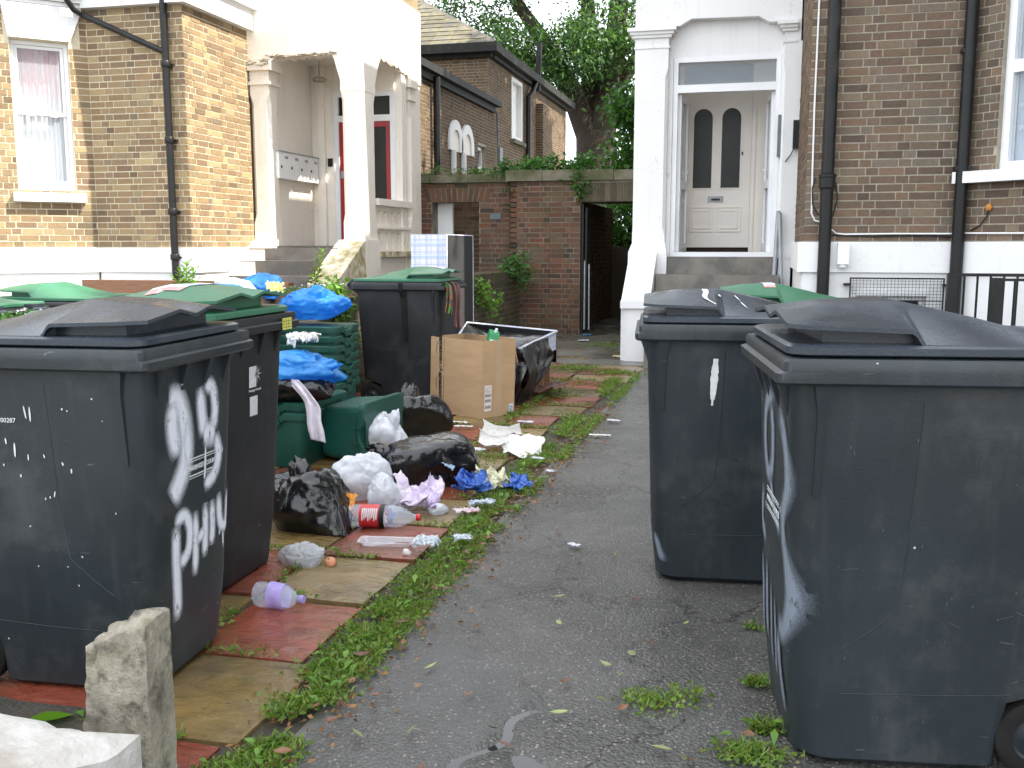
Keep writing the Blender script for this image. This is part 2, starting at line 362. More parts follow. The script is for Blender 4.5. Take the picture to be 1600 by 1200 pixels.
# the asphalt drive, gently uneven
m = MB()
def DR(u, v):
    x = -1.15 + u*5.2; y = -1.5 + v*13.3
    z = .010*noise.noise((x*.7, y*.7, 3)) + .004*noise.noise((x*3, y*3, 8))
    # a sunken crack and the hollows that hold water
    if 1.9 < y < 2.75 and -1 < x < 0: z = max(z, -.001)
    d = abs(x + .63 + .05*math.sin(y*9) + .03*math.sin(y*23) + max(0, 2.35-y)*.1)
    if 1.7 < y < 2.85: z -= .014*max(0, 1-d/.03)
    w = .35*noise.noise((x*9, y*9, 2)) + .2*noise.noise((x*22, y*22, 5))
    q = ((x+.50)*.74+(y-2.27)*-.67)**2/.020 + ((x+.50)*.67+(y-2.27)*.74)**2/.0034
    if q < 2.0: z -= .016*max(0, 1.0 - q + .7*w)
    q = (x+.15)**2/.30 + (y-6.5)**2/.30
    if q < 2.2: z = max(z, -.001) - .012*max(0, 1.1 + w - q)
    return (x, y, z)
m.grid(DR, 260, 640)
def in_patch(x, y):
    x += .03*noise.noise((x*7, y*7, 3)) + .012*noise.noise((x*25, y*25, 3))
    return x < -.66 + .04*math.sin(y*5) and y < 3.02 - max(0, x+1.05)*.45 and x < -.62 - max(0, y-2.62)*.5
cx_ = [(m.v[f[0]][0], m.v[f[0]][1]) for f in m.f]; m.m = [1 if (y < 3.1 and in_patch(x, y)) else 0 for x, y in cx_]
tag(m.build('driveway', [MT['asphalt'], MT['patch']], smooth=60, fix=False), kind='structure')
def blobpoly(pts, z, n=4, jit=.012, seed=1):
    rnd = random.Random(seed); out = []
    for i, a in enumerate(pts):
        b = pts[(i+1) % len(pts)]
        for k in range(n):
            t = k/n; out.append((a[0]+(b[0]-a[0])*t+rnd.uniform(-jit, jit), a[1]+(b[1]-a[1])*t+rnd.uniform(-jit, jit), z))
    return out
# puddles: still water filling the hollows
MT['water'], nt, p = newmat('puddle_water'); p.inputs['Base Color'].default_value = (.02,.022,.024,1); p.inputs['Roughness'].default_value = .04
p.inputs['Specular IOR Level'].default_value = .3
for x0_, x1_, y0_, y1_ in ((-.76,-.14,2.06,2.60),(-.9,.6,5.8,7.2)):
    tag(MB().add([(x0_,y0_,-.0085),(x1_,y0_,-.0085),(x1_,y1_,-.0085),(x0_,y1_,-.0085)], [(0,1,2,3)]).build('puddle', MT['water'], fix=False), kind='structure')
# wet concrete apron in front of porch and passage
MT['apron'] = pm('wet_concrete_apron', (.12,.112,.09), (.07,.065,.055), .16, 1.2, .35, .65, bs=60, bst=.25, r2=.55, pos=True)
tag(MB().box(-3.5, 3.0, 10.75, 17.5, -.2, .006).build('concrete_apron', MT['apron']), kind='structure')
tag(MB().box(-3.5, -1.15, -1.0, 10.75, -.2, -.014).build('path_bed', MT['earth']), kind='structure')
tag(MB().box(-14, -3.8, -2, 10.2, -.2, -.004).build('front_yard', MT['ground']), kind='structure')

# paving slabs of the path: checker of red and yellow, wet, riven
def slab_mat(name, a, b):
    m, nt, p = newmat(name); pos = coords(nt, True); oi = nd(nt, 'ObjectInfo').outputs['Random']
    col = mix(nt, rng(nt, noise_tex(nt, pos, 3.5, 6, .65), .32, .7), a, b)
    st = noise_tex(nt, pos, 5, 6, .7, sc3=(1, 1.8, 1), dist=.4); col = mix(nt, rng(nt, st, .52, .72, 0, .75), col, tuple(x*.28 for x in a))
    col = mix(nt, rng(nt, noise_tex(nt, pos, 1.9, 5, .7), .46, .70, 0, .75), col, (.065,.055,.035)); col = mix(nt, rng(nt, noise_tex(nt, pos, 24, 4, .7), .60, .72, 0, .6), col, (.03,.028,.02))
    col = mix(nt, 1., col, mix(nt, oi, (.72,.72,.72), (1.2,1.2,1.2)), 'MULTIPLY')
    nt.links.new(col, p.inputs['Base Color']); nt.links.new(rng(nt, noise_tex(nt, pos, 2.2, 4), .36, .62, .45, .10), p.inputs['Roughness'])
    bump(nt, p, noise_tex(nt, pos, 7, 7, .6, sc3=(1, 1.7, 1), dist=.4), .8, .02); return m
MT['slab_red'] = slab_mat('red_paving_slab', (.25,.06,.032), (.17,.043,.027))
MT['slab_yellow'] = slab_mat('yellow_paving_slab', (.215,.142,.05), (.145,.105,.045))
tag_path = root('paved_path', None, None, (-2.4, 6, 0), worldbuilt=True); tag_path['kind'] = 'structure'
rs = random.Random(4)
xs = [-1.33, -1.80, -2.27, -2.74, -3.21, -3.48]
for r in range(-3, 19):
    ya = 2.20 + r*.517
    for c in range(5):
        sx = rs.uniform(-.012, .012) + (0.0 if c else rs.uniform(-.03, .03) - max(0, min(.12, (ya-3)*.05))); g = .011
        if ya > 7.0 and c == 0: sx += .12 + max(0, ya-7.6)*.06
        x1, x0 = xs[c]+(sx if c == 0 else 0)-g, xs[c+1]+g; y0, y1 = ya+g+rs.uniform(-.006,.006), ya+.517-g
        tz = rs.uniform(-.004, .006); tx = rs.uniform(-.006, .006); ty = rs.uniform(-.006, .006)
        mb = MB(); nu = nv = 5; vs = []
        def P(u, v):
            x = x0+(x1-x0)*u; y = y0+(y1-y0)*v
            e = min(u, 1-u, v, 1-v); x += .006*noise.noise((x*9, y*9, 1)); y += .006*noise.noise((x*9, y*9, 5))
            return (x, y, tz + tx*(u-.5) + ty*(v-.5) + .003*noise.noise((x*6, y*6, 2)) - (.006 if e < .01 else 0) + .004)
        mb.grid(P, 6, 6)
        rim = [i for i in range(6)] + [6*j+5 for j in range(1, 6)] + [30+i for i in range(4, -1, -1)] + [6*j for j in range(4, 0, -1)]
        low = [(mb.v[i][0], mb.v[i][1], -.05) for i in rim]; b = len(mb.v); n = len(rim)
        mb.v += low; mb.f += [(rim[i], b+i, b+(i+1) % n, rim[(i+1) % n]) for i in range(n)]; mb.m += [0]*n
        mb.build('slab', MT['slab_yellow'] if (r+c) % 2 == 0 else MT['slab_red'], tag_path, smooth=40)
# row of small curb setts showing through the weeds
kerb = root('kerb_edging', None, None, (-1.14, 6, 0), worldbuilt=True); kerb['kind'] = 'structure'
MT['kerb'] = pm('grey_kerb_stone', (.14,.135,.12), (.08,.08,.065), .6, 6, bs=50, bst=.5, pos=True, rnd=.2)
for k in range(18):
    y = 1.1 + k*.52
    MB().box(-1.185+rs.uniform(-.01,.01), -1.115, y+.012, y+.508, -.1, -.004+rs.uniform(-.006,.006)).build('kerb_stone', MT['kerb'], kerb)

# ------------------------------------------------------------------ left house
def rect_ring(mb, T, u0, u1, z0, z1, w, y0, y1, mi=0):
    mb.box(u0, u0+w, y0, y1, z0, z1, mi, T); mb.box(u1-w, u1, y0, y1, z0, z1, mi, T)
    mb.box(u0+w, u1-w, y0, y1, z1-w, z1, mi, T); mb.box(u0+w, u1-w, y0, y1, z0, z0+w, mi, T)
LH = root('brick_house', 'sunlit yellow brick house with cream porch on the left', 'house', (-7, 11, 0), worldbuilt=True)
CX, FY, AX, PYF = -7.886, 10.58, -6.602, 12.10
Tflat = fr((CX, FY), (1, 0)); Tret = fr((AX, FY), (0, 1)); Lc = 1.45
Tc = fr((CX - Lc*s7, FY - Lc*s7), (s7, s7)); Tbay = fr((CX - Lc*s7 - 1.6, FY - Lc*s7), (1, 0))
mb = MB()
wu0, wu1, wz0, wz1 = Lc-.845, Lc-.215, 1.965, 3.70
hol = [(wu0, wu1, wz0, wz1)]
panel(mb, Tflat, AX-CX, 1.30, 4.10, t=.2); panel(mb, Tret, PYF-FY, 1.30, 4.10, t=.2, front=0, u0=.2); panel(mb, Tc, Lc, 1.30, 4.10, hol, t=.2); panel(mb, Tbay, 1.6, 1.30, 4.1, t=.2)
wall_l = mb.build('wall', MT['mortar_left'], LH)
bk = Bricks()
bk.face(Tflat, AX-CX, 1.30, 4.10, off=.03, ext=(0, .006)); bk.face(Tret, PYF-FY, 1.30, 4.10, off=.1, ext=(.006, 0))
lint = (Lc-.93, Lc-.04, 3.70, 4.10)
bk.face(Tc, Lc, 1.30, 4.10, [(wu0, wu1, wz0, wz1), (Lc-.90, Lc-.09, 3.68, 4.10)], off=.06)
bk.done(wall_l, MT['brick_left'], 300)
# upper storey above the string course, roof (out of frame, casts the real shade)
mb = MB().box(-14, AX-.05, FY+.06, 18, 4.45, 7.6).box(-14, AX-.05, PYF+.3, 18, 0, 4.45).box(-5.4-1.2, -5.02, 12.16, 14.35, 4.75, 7.4)
mb.build('upper_wall', MT['brick_left'], LH)
mb = MB().add([(-14.3,FY-.2,7.6),(AX+.3,FY-.2,7.6),(AX+.3,18.2,7.6),(-14.3,18.2,7.6),(-10.5,14,9.6),(-10.5,15.5,9.6)], [(0,1,4),(1,2,5,4),(2,3,5),(3,0,4,5),(0,3,2,1)])
mb.build('roof', MT['slate'], LH)
# plinth: proud band and lower course
mb = MB()
for T, L, e0, e1 in ((Tflat, AX-CX, 0, .05), (Tret, PYF-FY, .05, 0), (Tc, Lc, 0, 0), (Tbay, 1.6, 0, 0)):
    mb.box(0, L+e1, -.25 if T is not Tret else -.2, .045, 1.0, 1.298, 0, T) if T is not Tret else mb.box(.06, L, -.2, .045, 1.0, 1.298, 0, T)
    mb.box(0.02, L-.02+e1*.2, -.28, .018, -.05, .998, 0, T)
mb.build('plinth', MT['render_white'], LH)
# string course band with cornice mouldings
mb = MB()
mb.box(0, AX-CX, -.2, .10, 4.105, 4.44, 0, Tflat); mb.box(-.10, PYF-FY-.02, .0, .10, 4.105, 4.44, 0, Tret)
mb.box(.0, AX-CX, -.2, .16, 4.36, 4.46, 0, Tflat); mb.box(-.16, PYF-FY-.02, .0, .16, 4.36, 4.46, 0, Tret)
for z0, z1, pr in ((4.105, 4.15, .05), (4.155, 4.20, .085), (4.205, 4.5, .12)):
    mb.box(-.1, Lc-.005-pr*.41, -.2, pr, z0, z1, 0, Tc)
mb.build('string_course', MT['render_white'], LH)
# splayed lintel over the window
mb = MB(); pts = [(Lc-.905, 4.06), (Lc-.855, 3.71), (Lc-.20, 3.71), (Lc-.055, 4.06), (Lc-.055, 4.10), (Lc-.905, 4.10)]
mb.prism([(u, z) for u, z in pts], Tc @ Matrix(((1,0,0,0),(0,0,-1,.05),(0,1,0,0),(0,0,0,1))), .16)
mb.build('lintel', MT['render_white'], LH)
mb = MB(); mb.box(Lc-.91, Lc-.12, -.1, .10, 1.84, 1.945, 0, Tc); mb.build('window_sill', MT['render_white'], LH)
win = MB(); rect_ring(win, Tc, wu0+.002, wu1-.002, wz0, wz1-.002, .045, -.16, -.07); winL = win.build('window', MT['white_gloss'], LH)
sm = MB(); rect_ring(sm, Tc, wu0+.05, wu1-.05, 2.86, wz1-.05, .035, -.125, -.095); rect_ring(sm, Tc, wu0+.05, wu1-.05, wz0+.05, 2.885, .035, -.155, -.127)
sm.box(wu0+.05, wu1-.05, -.15, -.155, wz0+.085, wz0+.13, 0, Tc)
sm.build('sash', MT['white_gloss'], winL, loc=(0,0,0))
for a, b in ((.15, .23), (.40, .48)): MB().box(wu0+a, wu0+b, -.095, -.08, 2.845, 2.862, 0, Tc).build('sash_horn', MT['white_gloss'], winL, loc=(0,0,0))
MB().box(wu0+.08, wu1-.08, -.112, -.108, 2.89, wz1-.08, 0, Tc).build('pane', MT['glass'], winL, loc=(0,0,0)); MB().box(wu0+.08, wu1-.08, -.143, -.139, wz0+.13, 2.86, 0, Tc).build('pane', MT['glass'], winL, loc=(0,0,0))
m_, nt, p = newmat('net_curtain_pink_top'); co = coords(nt, True); sx = nd(nt, 'SeparateXYZ'); nt.links.new(co, sx.inputs[0])
p.inputs['Roughness'].default_value = .9
pk = math_(nt, 'MULTIPLY', rng(nt, sx.outputs[2], 2.95, 3.15), rng(nt, noise_tex(nt, co, 6, 3, sc3=(1,1,.2)), .38, .52))
nt.links.new(mix(nt, pk, mix(nt, rng(nt, noise_tex(nt, co, 30, 3, sc3=(1,1,.1)), .4, .6), (.62,.61,.64), (.48,.47,.5)), (.62,.28,.32)), p.inputs['Base Color']); MT['net_pink'] = m_
def curtain(T, u0, u1, z0, z1, y, mat, parent, folds=9, amp=.018, name='curtain'):
    m = MB()
    def P(a, b):
        u = u0+(u1-u0)*a; d = amp*(math.sin(a*folds*6.28+1.5*math.sin(a*9)) + .5*math.sin(a*folds*17+b*2))
        return T @ Vector((u, y+d, z0+(z1-z0)*b))
    m.grid(P, 90, 8); return m.build(name, mat, parent, smooth=80, fix=False, loc=(0,0,0))
curtain(Tc, wu0+.03, wu1-.03, wz0+.05, wz1-.05, -.26, MT['net_pink'], winL)
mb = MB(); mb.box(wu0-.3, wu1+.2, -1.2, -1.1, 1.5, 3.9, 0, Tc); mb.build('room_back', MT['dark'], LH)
# rainwater pipes
pipe = MB(); px = lambda z: (-6.79, FY-.075, z)
pipe.tube([px(7.4), px(2.8), px(.9)], .042, 12)
for z in (3.42, 2.55, 1.72, 1.18): pipe.lathe([(.052,-.03),(.055,-.02),(.055,.03),(.05,.04)], Matrix.Translation(px(z)), 12); pipe.box(-6.86,-6.72,FY-.05,FY-.006,z-.012,z+.012)
pipe.tube([(-7.92,FY-.28,4.5),(-7.92,FY-.28,4.16),(-7.90,FY-.2,4.07),(-7.84,FY-.1,4.02),(-6.80,FY-.085,3.56)], .035, 10)
pipe.build('drainpipe', MT['black_iron'], LH, smooth=40)

# ---- left porch
PX0, PX1, PY0, PY1, ZF, ZT = AX, -5.0, PYF, 14.40, 1.32, 3.76
mb = MB()
# upper rendered storey above the openings (front and side), with ragged arches below
def chipped(L, n, base, amp, seed, shoulders):
    rnd = random.Random(seed); out = []
    for i in range(n+1):
        t = i/n; z = base + shoulders(t)
        if 0 < i < n: z += amp*(rnd.random()-.3)
        out.append((t*L, z))
    return out
def arch_wall(mb, T, u0, u1, zt, low, th):
    pts = [(u0+u, z) for u, z in low]; poly = pts + [(u1, zt), (u0, zt)]
    mb.prism(poly, T @ Matrix(((1,0,0,0),(0,0,-1,0),(0,1,0,0),(0,0,0,1))), th)
Tpf = fr((PX0, PY0), (1, 0)); Tps = fr((PX1, PY0), (0, 1)); LF = PX1-PX0; LS = PY1-PY0
sh1 = lambda t: .0 if t < .02 else (.05 if t < .96 else -.10)
arch_wall(mb, Tpf, .30, 1.30, 4.75, chipped(1.0, 26, 3.73, .045, 3, lambda t: (-.02+.05*min(1, t*6)) if t < .9 else .03-(t-.9)*3.2), .26)
sidelow = chipped(1.33, 20, 3.76, .03, 9, lambda t: -.32*(1-t/.12) if t < .12 else .04 - .1*max(0, t-.5))
arch_wall(mb, Tps, .45, 1.78, 4.75, sidelow, .26)
mb.box(0, .30, -.26, 0, 3.72, 4.75, 0, Tpf); mb.box(1.30, LF, -.26, 0, 3.3, 4.75, 0, Tpf); mb.box(.26, .45, -.26, 0, 3.3, 4.75, 0, Tps); mb.box(1.78, LS, -.26, 0, 3.70, 4.75, 0, Tps)
mb.build('porch_upper_wall', MT['render_cream'], LH)
# broken plaster lip round the front arch
mb = MB(); rb = random.Random(5)
for i in range(60):
    u = .06 + 1.2*rb.random(); z = 3.775 + rb.uniform(-.025, .012) - (.05 if u < .3 else 0); r_ = rb.uniform(.008, .022)
    T = Tpf @ Matrix.Translation((u, rb.uniform(-.01,.016), z)) @ Matrix.Rotation(rb.uniform(-.3,.3), 4, 'Y') @ Matrix.Rotation(rb.random(), 4, 'X')
    mb.box(-r_*2.6, r_*2.6, -r_*.5, r_*.5, -r_*.4, r_*.4, 0, T)
for i in range(26):
    T = Tpf @ Matrix.Translation((rb.uniform(-.05,.28), rb.uniform(-.0,.05), 3.70+rb.uniform(-.05,.04))) @ Matrix.Rotation(rb.uniform(-.4,.4), 4, 'Y')
    r_ = rb.uniform(.012,.03); mb.box(-r_*2, r_*2, -r_*.6, r_*.6, -r_*.4, r_*.4, 0, T)
for i in range(30):
    u = .5+1.25*rb.random(); T = Tps @ Matrix.Translation((u, rb.uniform(-.01,.012), 3.80-.1*max(0,(u-.45)/1.33-.5)+rb.uniform(-.02,.012))) @ Matrix.Rotation(rb.random()*3, 4, 'Y')
    r_ = rb.uniform(.008,.02); mb.box(-r_*1.6, r_*1.6, -r_*.5, r_*.5, -r_*.5, r_*.5, 0, T)
mb.build('broken_plaster', MT['broken'], LH)['kind'] = 'stuff'
def chamfer_col(mb, x0, x1, y0, y1, z0, z1, ch, c0, c1):
    """square column with chamfered shaft between c0 and c1"""
    def ring(z, c):
        return [(x0+c,y0,z),(x1-c,y0,z),(x1,y0+c,z),(x1,y1-c,z),(x1-c,y1,z),(x0+c,y1,z),(x0,y1-c,z),(x0,y0+c,z)]
    mb.loft([ring(z0,.002), ring(c0,.002), ring(c0+.12,ch), ring(c1-.12,ch), ring(c1,.002), ring(z1,.002)])
# three piers
def pier(name, x0, x1, y0, y1, cap=False, b=.03):
    m = MB(); chamfer_col(m, x0, x1, y0, y1, 1.40, 3.76, .05, 1.62, 3.30)
    m.box(x0-b, x1+b, y0-b, y1+b, -.05, 1.40)
    if cap: m.box(x0-.03, x1+.03, y0-.03, y1+.03, 3.42, 3.46); m.box(x0-.05, x1+.05, y0-.05, y1+.05, 3.60, 3.72)
    return m.build(name, MT['render_cream'], LH)
pier('porch_column', PX0+.01, PX0+.29, PY0+.005, PY0+.25, True)
pier('porch_column', PX1-.30, PX1-.004, PY0+.004, PY0+.44, False)
pier('porch_column', PX1-.28, PX1-.006, PY0+1.80, PY0+2.0, True, .0)
mb = MB().box(PX1-.26, PX1-.02, PY0+2.0, PY1, -.05, 3.70); mb.box(PX1-.24, PX1-.03, PY0+.47, PY0+1.80, -.05, 1.16); mb.build('porch_side_wall', MT['render_cream'], LH)
# interior: left wall, back wall round the door, ceiling, floor
mb = MB().box(PX0-.1, PX0+.20, PY0+.25, 13.56, ZF-.1, 3.9).box(PX0+.2, -6.06, 13.56, 13.7, ZF-.1, 3.9).box(-5.12, PX1-.02, 13.60, 13.7, ZF-.1, 3.9).box(PX0, PX1-.02, 13.72, 13.8, 0, 4.6).box(-6.06, -5.12, 13.56, 13.7, 3.52, 3.9)
mb.box(-6.30, -6.18, 13.50, 13.57, ZF, 3.9)
mb.build('porch_inner_wall', MT['render_cream'], LH)
mb = MB().box(PX0+.2, PX1-.02, PY0+.02, 13.7, 3.90, 3.98); mb.build('porch_ceiling', MT['render_cream'], LH)
mb = MB().box(PX0+.22, PX1-.24, PY0+.02, 13.6, 1.0, ZF); mb.build('porch_floor', MT['step_dark'], LH)
mb = MB()
for k in range(6): mb.box(PX0+.05, PX1-.28, PY0+.02-.27*(k+1), PY0+.02-.27*k, -.1, ZF-.19*k - (.03 if k == 0 else 0))
mb.build('step', MT['step_dark'], LH)
# sloping stringers
def stringer(xa, xb, mat):
    m = MB(); T = Matrix(((0,0,1,xa),(1,0,0,0),(0,1,0,0),(0,0,0,1)))
    m.prism([(PY0+.0,-.05),(PY0+.0,1.40),(PY0-.10,1.36),(PY0-1.0,.86),(PY0-1.0,-.05)], T, xb-xa); return m
stringer(PX1-.36, PX1+.02, 0).build('stringer', MT['render_worn'], LH)
m = MB(); T = Matrix(((0,0,1,PX0-.06),(1,0,0,0),(0,1,0,0),(0,0,0,1)))
m.prism([(PY0,-.05),(PY0,1.40),(PY0-.05,1.38),(PY0-.75,.98),(PY0-.75,-.05)], T, .34); m.build('stringer', MT['render_cream'], LH)
# balustrade in the side opening: rail, slotted panel, base slab
bal = MB().box(PX1-.22, PX1+.03, PY0+.45, PY0+1.80, 1.865, 1.955); balu = bal.build('balustrade', MT['render_cream'], LH)
hs = []
n = 5; y0b, y1b = .52, 1.74; w = (y1b-y0b)/n
for i in range(n):
    c = y0b+(i+.5)*w
    for z0, z1 in ((1.62, 1.80), (1.27, 1.50)): hs.append((c-.055, c+.055, z0, z1))
m = MB(); panel(m, Tps, 1.80, 1.24, 1.865, hs, t=.09, front=-.05, u0=.45)
for i in range(n):
    c = y0b+(i+.5)*w
    for z0, up in ((1.80, 1), (1.27, -1)):
        for sgn in (-1, 1):
            pts = [(c+sgn*.055, z0)] + [(c+sgn*.055*math.cos(a), z0-up*.0+up*(.05*math.sin(a)-.05)) for a in (0.0, .5, 1.0, 1.57)] + [(c, z0)]
            if sgn*up < 0: pts = pts[::-1]
            m.prism(pts[:], Tps @ Matrix(((1,0,0,0),(0,0,-1,-.052),(0,1,0,0),(0,0,0,1))), .08)
m.build('slotted_panel', MT['render_cream'], balu, loc=(0,0,0))
MB().box(PX1-.06, PX1-.005, PY0+.47, PY0+1.79, 1.55, 1.585).build('mid_rail', MT['render_cream'], balu, loc=(0,0,0))
MB().box(PX1-.22, PX1+.05, PY0+.46, PY0+1.80, 1.165, 1.238).build('base_slab', MT['render_worn'], balu, loc=(0,0,0))
# red door
Td = fr((-6.06, 13.60), (1, 0))
d = MB(); rect_ring(d, Td, 0, .94, ZF, 3.52, .07, -.06, .03); d.box(.07, .87, -.05, .025, 3.10, 3.19, 0, Td); dr_l = d.build('door_frame', MT['white_gloss'], LH)
d = MB(); rect_ring(d, Td, .072, .868, ZF+.07, 3.098, .075, -.04, .0); d.box(.17, .77, -.04, -.005, ZF+.17, 2.0, 0, Td); rd = d.build('red_door', MT['red_paint'], LH)
MB().box(.147, .793, -.025, -.02, 2.0, 3.02, 0, Td).build('door_pane', MT['glass_dark'], rd, loc=(0,0,0)); MB().box(.07, .87, -.02, -.015, 3.19, 3.45, 0, Td).build('transom_pane', MT['glass_dark'], LH)
MB().box(.09, .135, .0, .02, 2.30, 2.40, 0, Td).build('door_lock', MT['grey_metal'], rd, loc=(0,0,0))
# lamp on the porch ceiling, cable on the floor edge
m = MB().lathe([(.09,0),(.10,.03),(.07,.06)], Matrix.Translation((-6.1, 13.2, 3.62)), 16).tube([(-6.1,13.2,3.9),(-6.1,13.2,3.68)], .008); m.build('porch_light', MT['broken'], LH, smooth=40)
# letter boxes (a thing of their own, hanging on the porch wall)
MBX = root('letterbox_unit', 'four pale grey metal letterboxes in a row on the cream porch wall', 'letterbox', (-6.40, 12.3, 2.22), worldbuilt=True)
Tm = fr((-6.402, 12.24), (0, 1))
for i in range(4):
    b = MB().box(i*.305+.006, i*.305+.299, 0.0, .13, 2.225, 2.575, 0, Tm).build('mailbox', MT['post_grey'], MBX)
    MB().box(i*.305+.17, i*.305+.265, .131, .135, 2.49, 2.525, 0, Tm).build('name_plate', MT['grey_metal'], b, loc=(0,0,0))
    MB().box(i*.305+.05, i*.305+.075, .131, .14, 2.36, 2.395, 0, Tm).build('lock', MT['black_iron'], b, loc=(0,0,0))
MB().box(-.01, 1.23, 0, .145, 2.576, 2.59, 0, Tm).build('lid_strip', MT['grey_metal'], MBX)
tag(MB().box(-6.155,-6.085,13.535,13.558,2.47,2.585).box(-6.145,-6.095,13.53,13.536,2.53,2.57).build('doorbell_panel', MT['black_iron']), 'small dark doorbell panel beside the red door', 'doorbell')
# ------------------------------------------------------------------ right house
RH = root('brick_house', 'brown brick house with white porch and open front door on the right', 'house', (1, 11, 0), worldbuilt=True)
RX, RFY, RCX, RPY = .416, 9.70, 1.78, 12.0
Rflat = fr((RX, RFY), (1, 0)); Rflank = fr((RX, RPY), (0, -1)); Rc = fr((RCX, RFY), (s7, -s7)); LRc = 1.6
mb = MB(); rh = [(.30, LRc-.2, 1.975, 3.75)]
panel(mb, Rflat, RCX-RX, 1.36, 4.2, t=.2); panel(mb, Rflank, RPY-RFY-.2, 1.36, 4.2, t=.2); panel(mb, Rc, LRc, 1.36, 4.2, rh, t=.2)
wall_r = mb.build('wall', MT['mortar_right'], RH)
bk = Bricks(); bk.face(Rflat, RCX-RX, 1.36, 4.2, off=.05, ext=(.006, 0)); bk.face(Rflank, RPY-RFY, 1.36, 4.2, off=.1, ext=(0, .006)); bk.face(Rc, LRc, 1.36, 4.2, rh, off=.07)
bk.done(wall_r, MT['brick_right'], 300)
mb = MB().box(RX+.02, 9, RFY+.1, 22, 4.2, 7.7).box(RX+.25, 9, RFY+.25, 22, 0, 4.2).box(-1.46, RX+.3, RPY+.1, 22, 4.6, 7.7).box(-1.46, RX+.3, 13.3, 22, 0, 4.6); mb.build('upper_wall', MT['brick_right'], RH)
mb = MB().box(-1.55, RX+.2, RPY-.05, 22, 7.7, 7.8).add([(.2,RFY-.2,7.7),(9.3,RFY-.2,7.7),(9.3,22.3,7.7),(.2,22.3,7.7),(4.5,13,9.9),(4.5,19,9.9)], [(0,1,4),(1,2,5,4),(2,3,5),(3,0,4,5),(0,3,2,1)]); mb.build('roof', MT['slate'], RH)
mb = MB()
mb.box(-.05, RCX-RX, -.25, .045, 1.075, 1.357, 0, Rflat); mb.box(0, RPY-RFY-.03, -.2, .045, 1.076, 1.356, 0, Rflank); mb.box(.02, LRc, -.25, .045, 1.075, 1.357, 0, Rc)
panel(mb, Rflat, RCX-RX, -.05, 1.073, [(.50, 1.10, .25, .86)], t=.2, front=.012); mb.box(0, RPY-RFY-.02, -.2, .012, -.05, 1.074, 0, Rflank); mb.box(.01, LRc, -.25, .012, -.05, 1.073, 0, Rc)
mb.build('plinth', MT['render_white'], RH)
# canted bay window
w = MB(); rect_ring(w, Rc, .302, LRc-.202, 1.977, 3.748, .07, -.14, -.05); w.box(.372, LRc-.272, -.13, -.055, 2.80, 2.90, 0, Rc); w.box(.355, LRc-.26, -.128, -.048, 2.795, 2.81, 0, Rc)
w.box(.80, .87, -.13, -.055, 2.05, 2.80, 0, Rc)
win = w.build('window', MT['white_gloss'], RH)
MB().box(.372, .80, -.10, -.095, 2.047, 2.795, 0, Rc).build('pane', MT['glass'], win); MB().box(.87, LRc-.272, -.10, -.095, 2.047, 2.795, 0, Rc).build('pane', MT['glass'], win); MB().box(.372, LRc-.272, -.10, -.095, 2.90, 3.68, 0, Rc).build('pane', MT['glass'], win)
MT['net_blue'] = pm('pale_blue_net_curtain', (.50,.60,.70), (.36,.45,.56), .9, 20, sc3=(1,1,.12), bst=0, pos=True)
curtain(Rc, .33, LRc-.23, 2.0, 3.7, -.22, MT['net_blue'], win, 8, .016)
lace = MB()
for z in (2.33, 2.52):
    for i in range(60):
        u = .36+i*.018; lace.box(u, u+.010, -.19, -.187, z-.014*(i % 2), z+.03, 0, Rc)
lace.build('lace_trim', MT['white_gloss'], win)
MB().box(-.03, LRc-.1, -.12, .13, 1.872, 1.972, 0, Rc).build('window_sill', MT['render_white'], RH)
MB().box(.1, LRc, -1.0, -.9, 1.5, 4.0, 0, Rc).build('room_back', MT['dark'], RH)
# basement window behind a wire grille
w = MB(); rect_ring(w, Rflat, .502, 1.098, .252, .858, .05, -.12, -.05); w.box(.49, 1.11, -.02, .04, .862, .90, 0, Rflat); bw = w.build('basement_window', MT['white_gloss'], RH)
MB().box(.552, 1.048, -.09, -.085, .302, .808, 0, Rflat).build('pane', MT['glass_dark'], bw)
g = MB(); gu0, gu1, gz0, gz1 = .42, 1.24, .25, 1.03
rect_ring(g, Rflat, gu0, gu1, gz0, gz1, .014, .09, .104)
for i in range(1, 27): u = gu0+i*(gu1-gu0)/27; g.box(u-.0016, u+.0016, .096, .099, gz0+.01, gz1-.01, 0, Rflat)
for i in range(1, 26): z = gz0+i*(gz1-gz0)/26; g.box(gu0+.01, gu1-.01, .0992, .102, z-.0016, z+.0016, 0, Rflat)
g.box(gu0+.01, gu1-.01, .093, .1035, .815, .825, 0, Rflat)
for u in (gu0-.05, gu1-.01): g.box(u, u+.06, .02, .1, .955, .975, 0, Rflat)
g.build('window_grille', MT['black_iron'], RH)
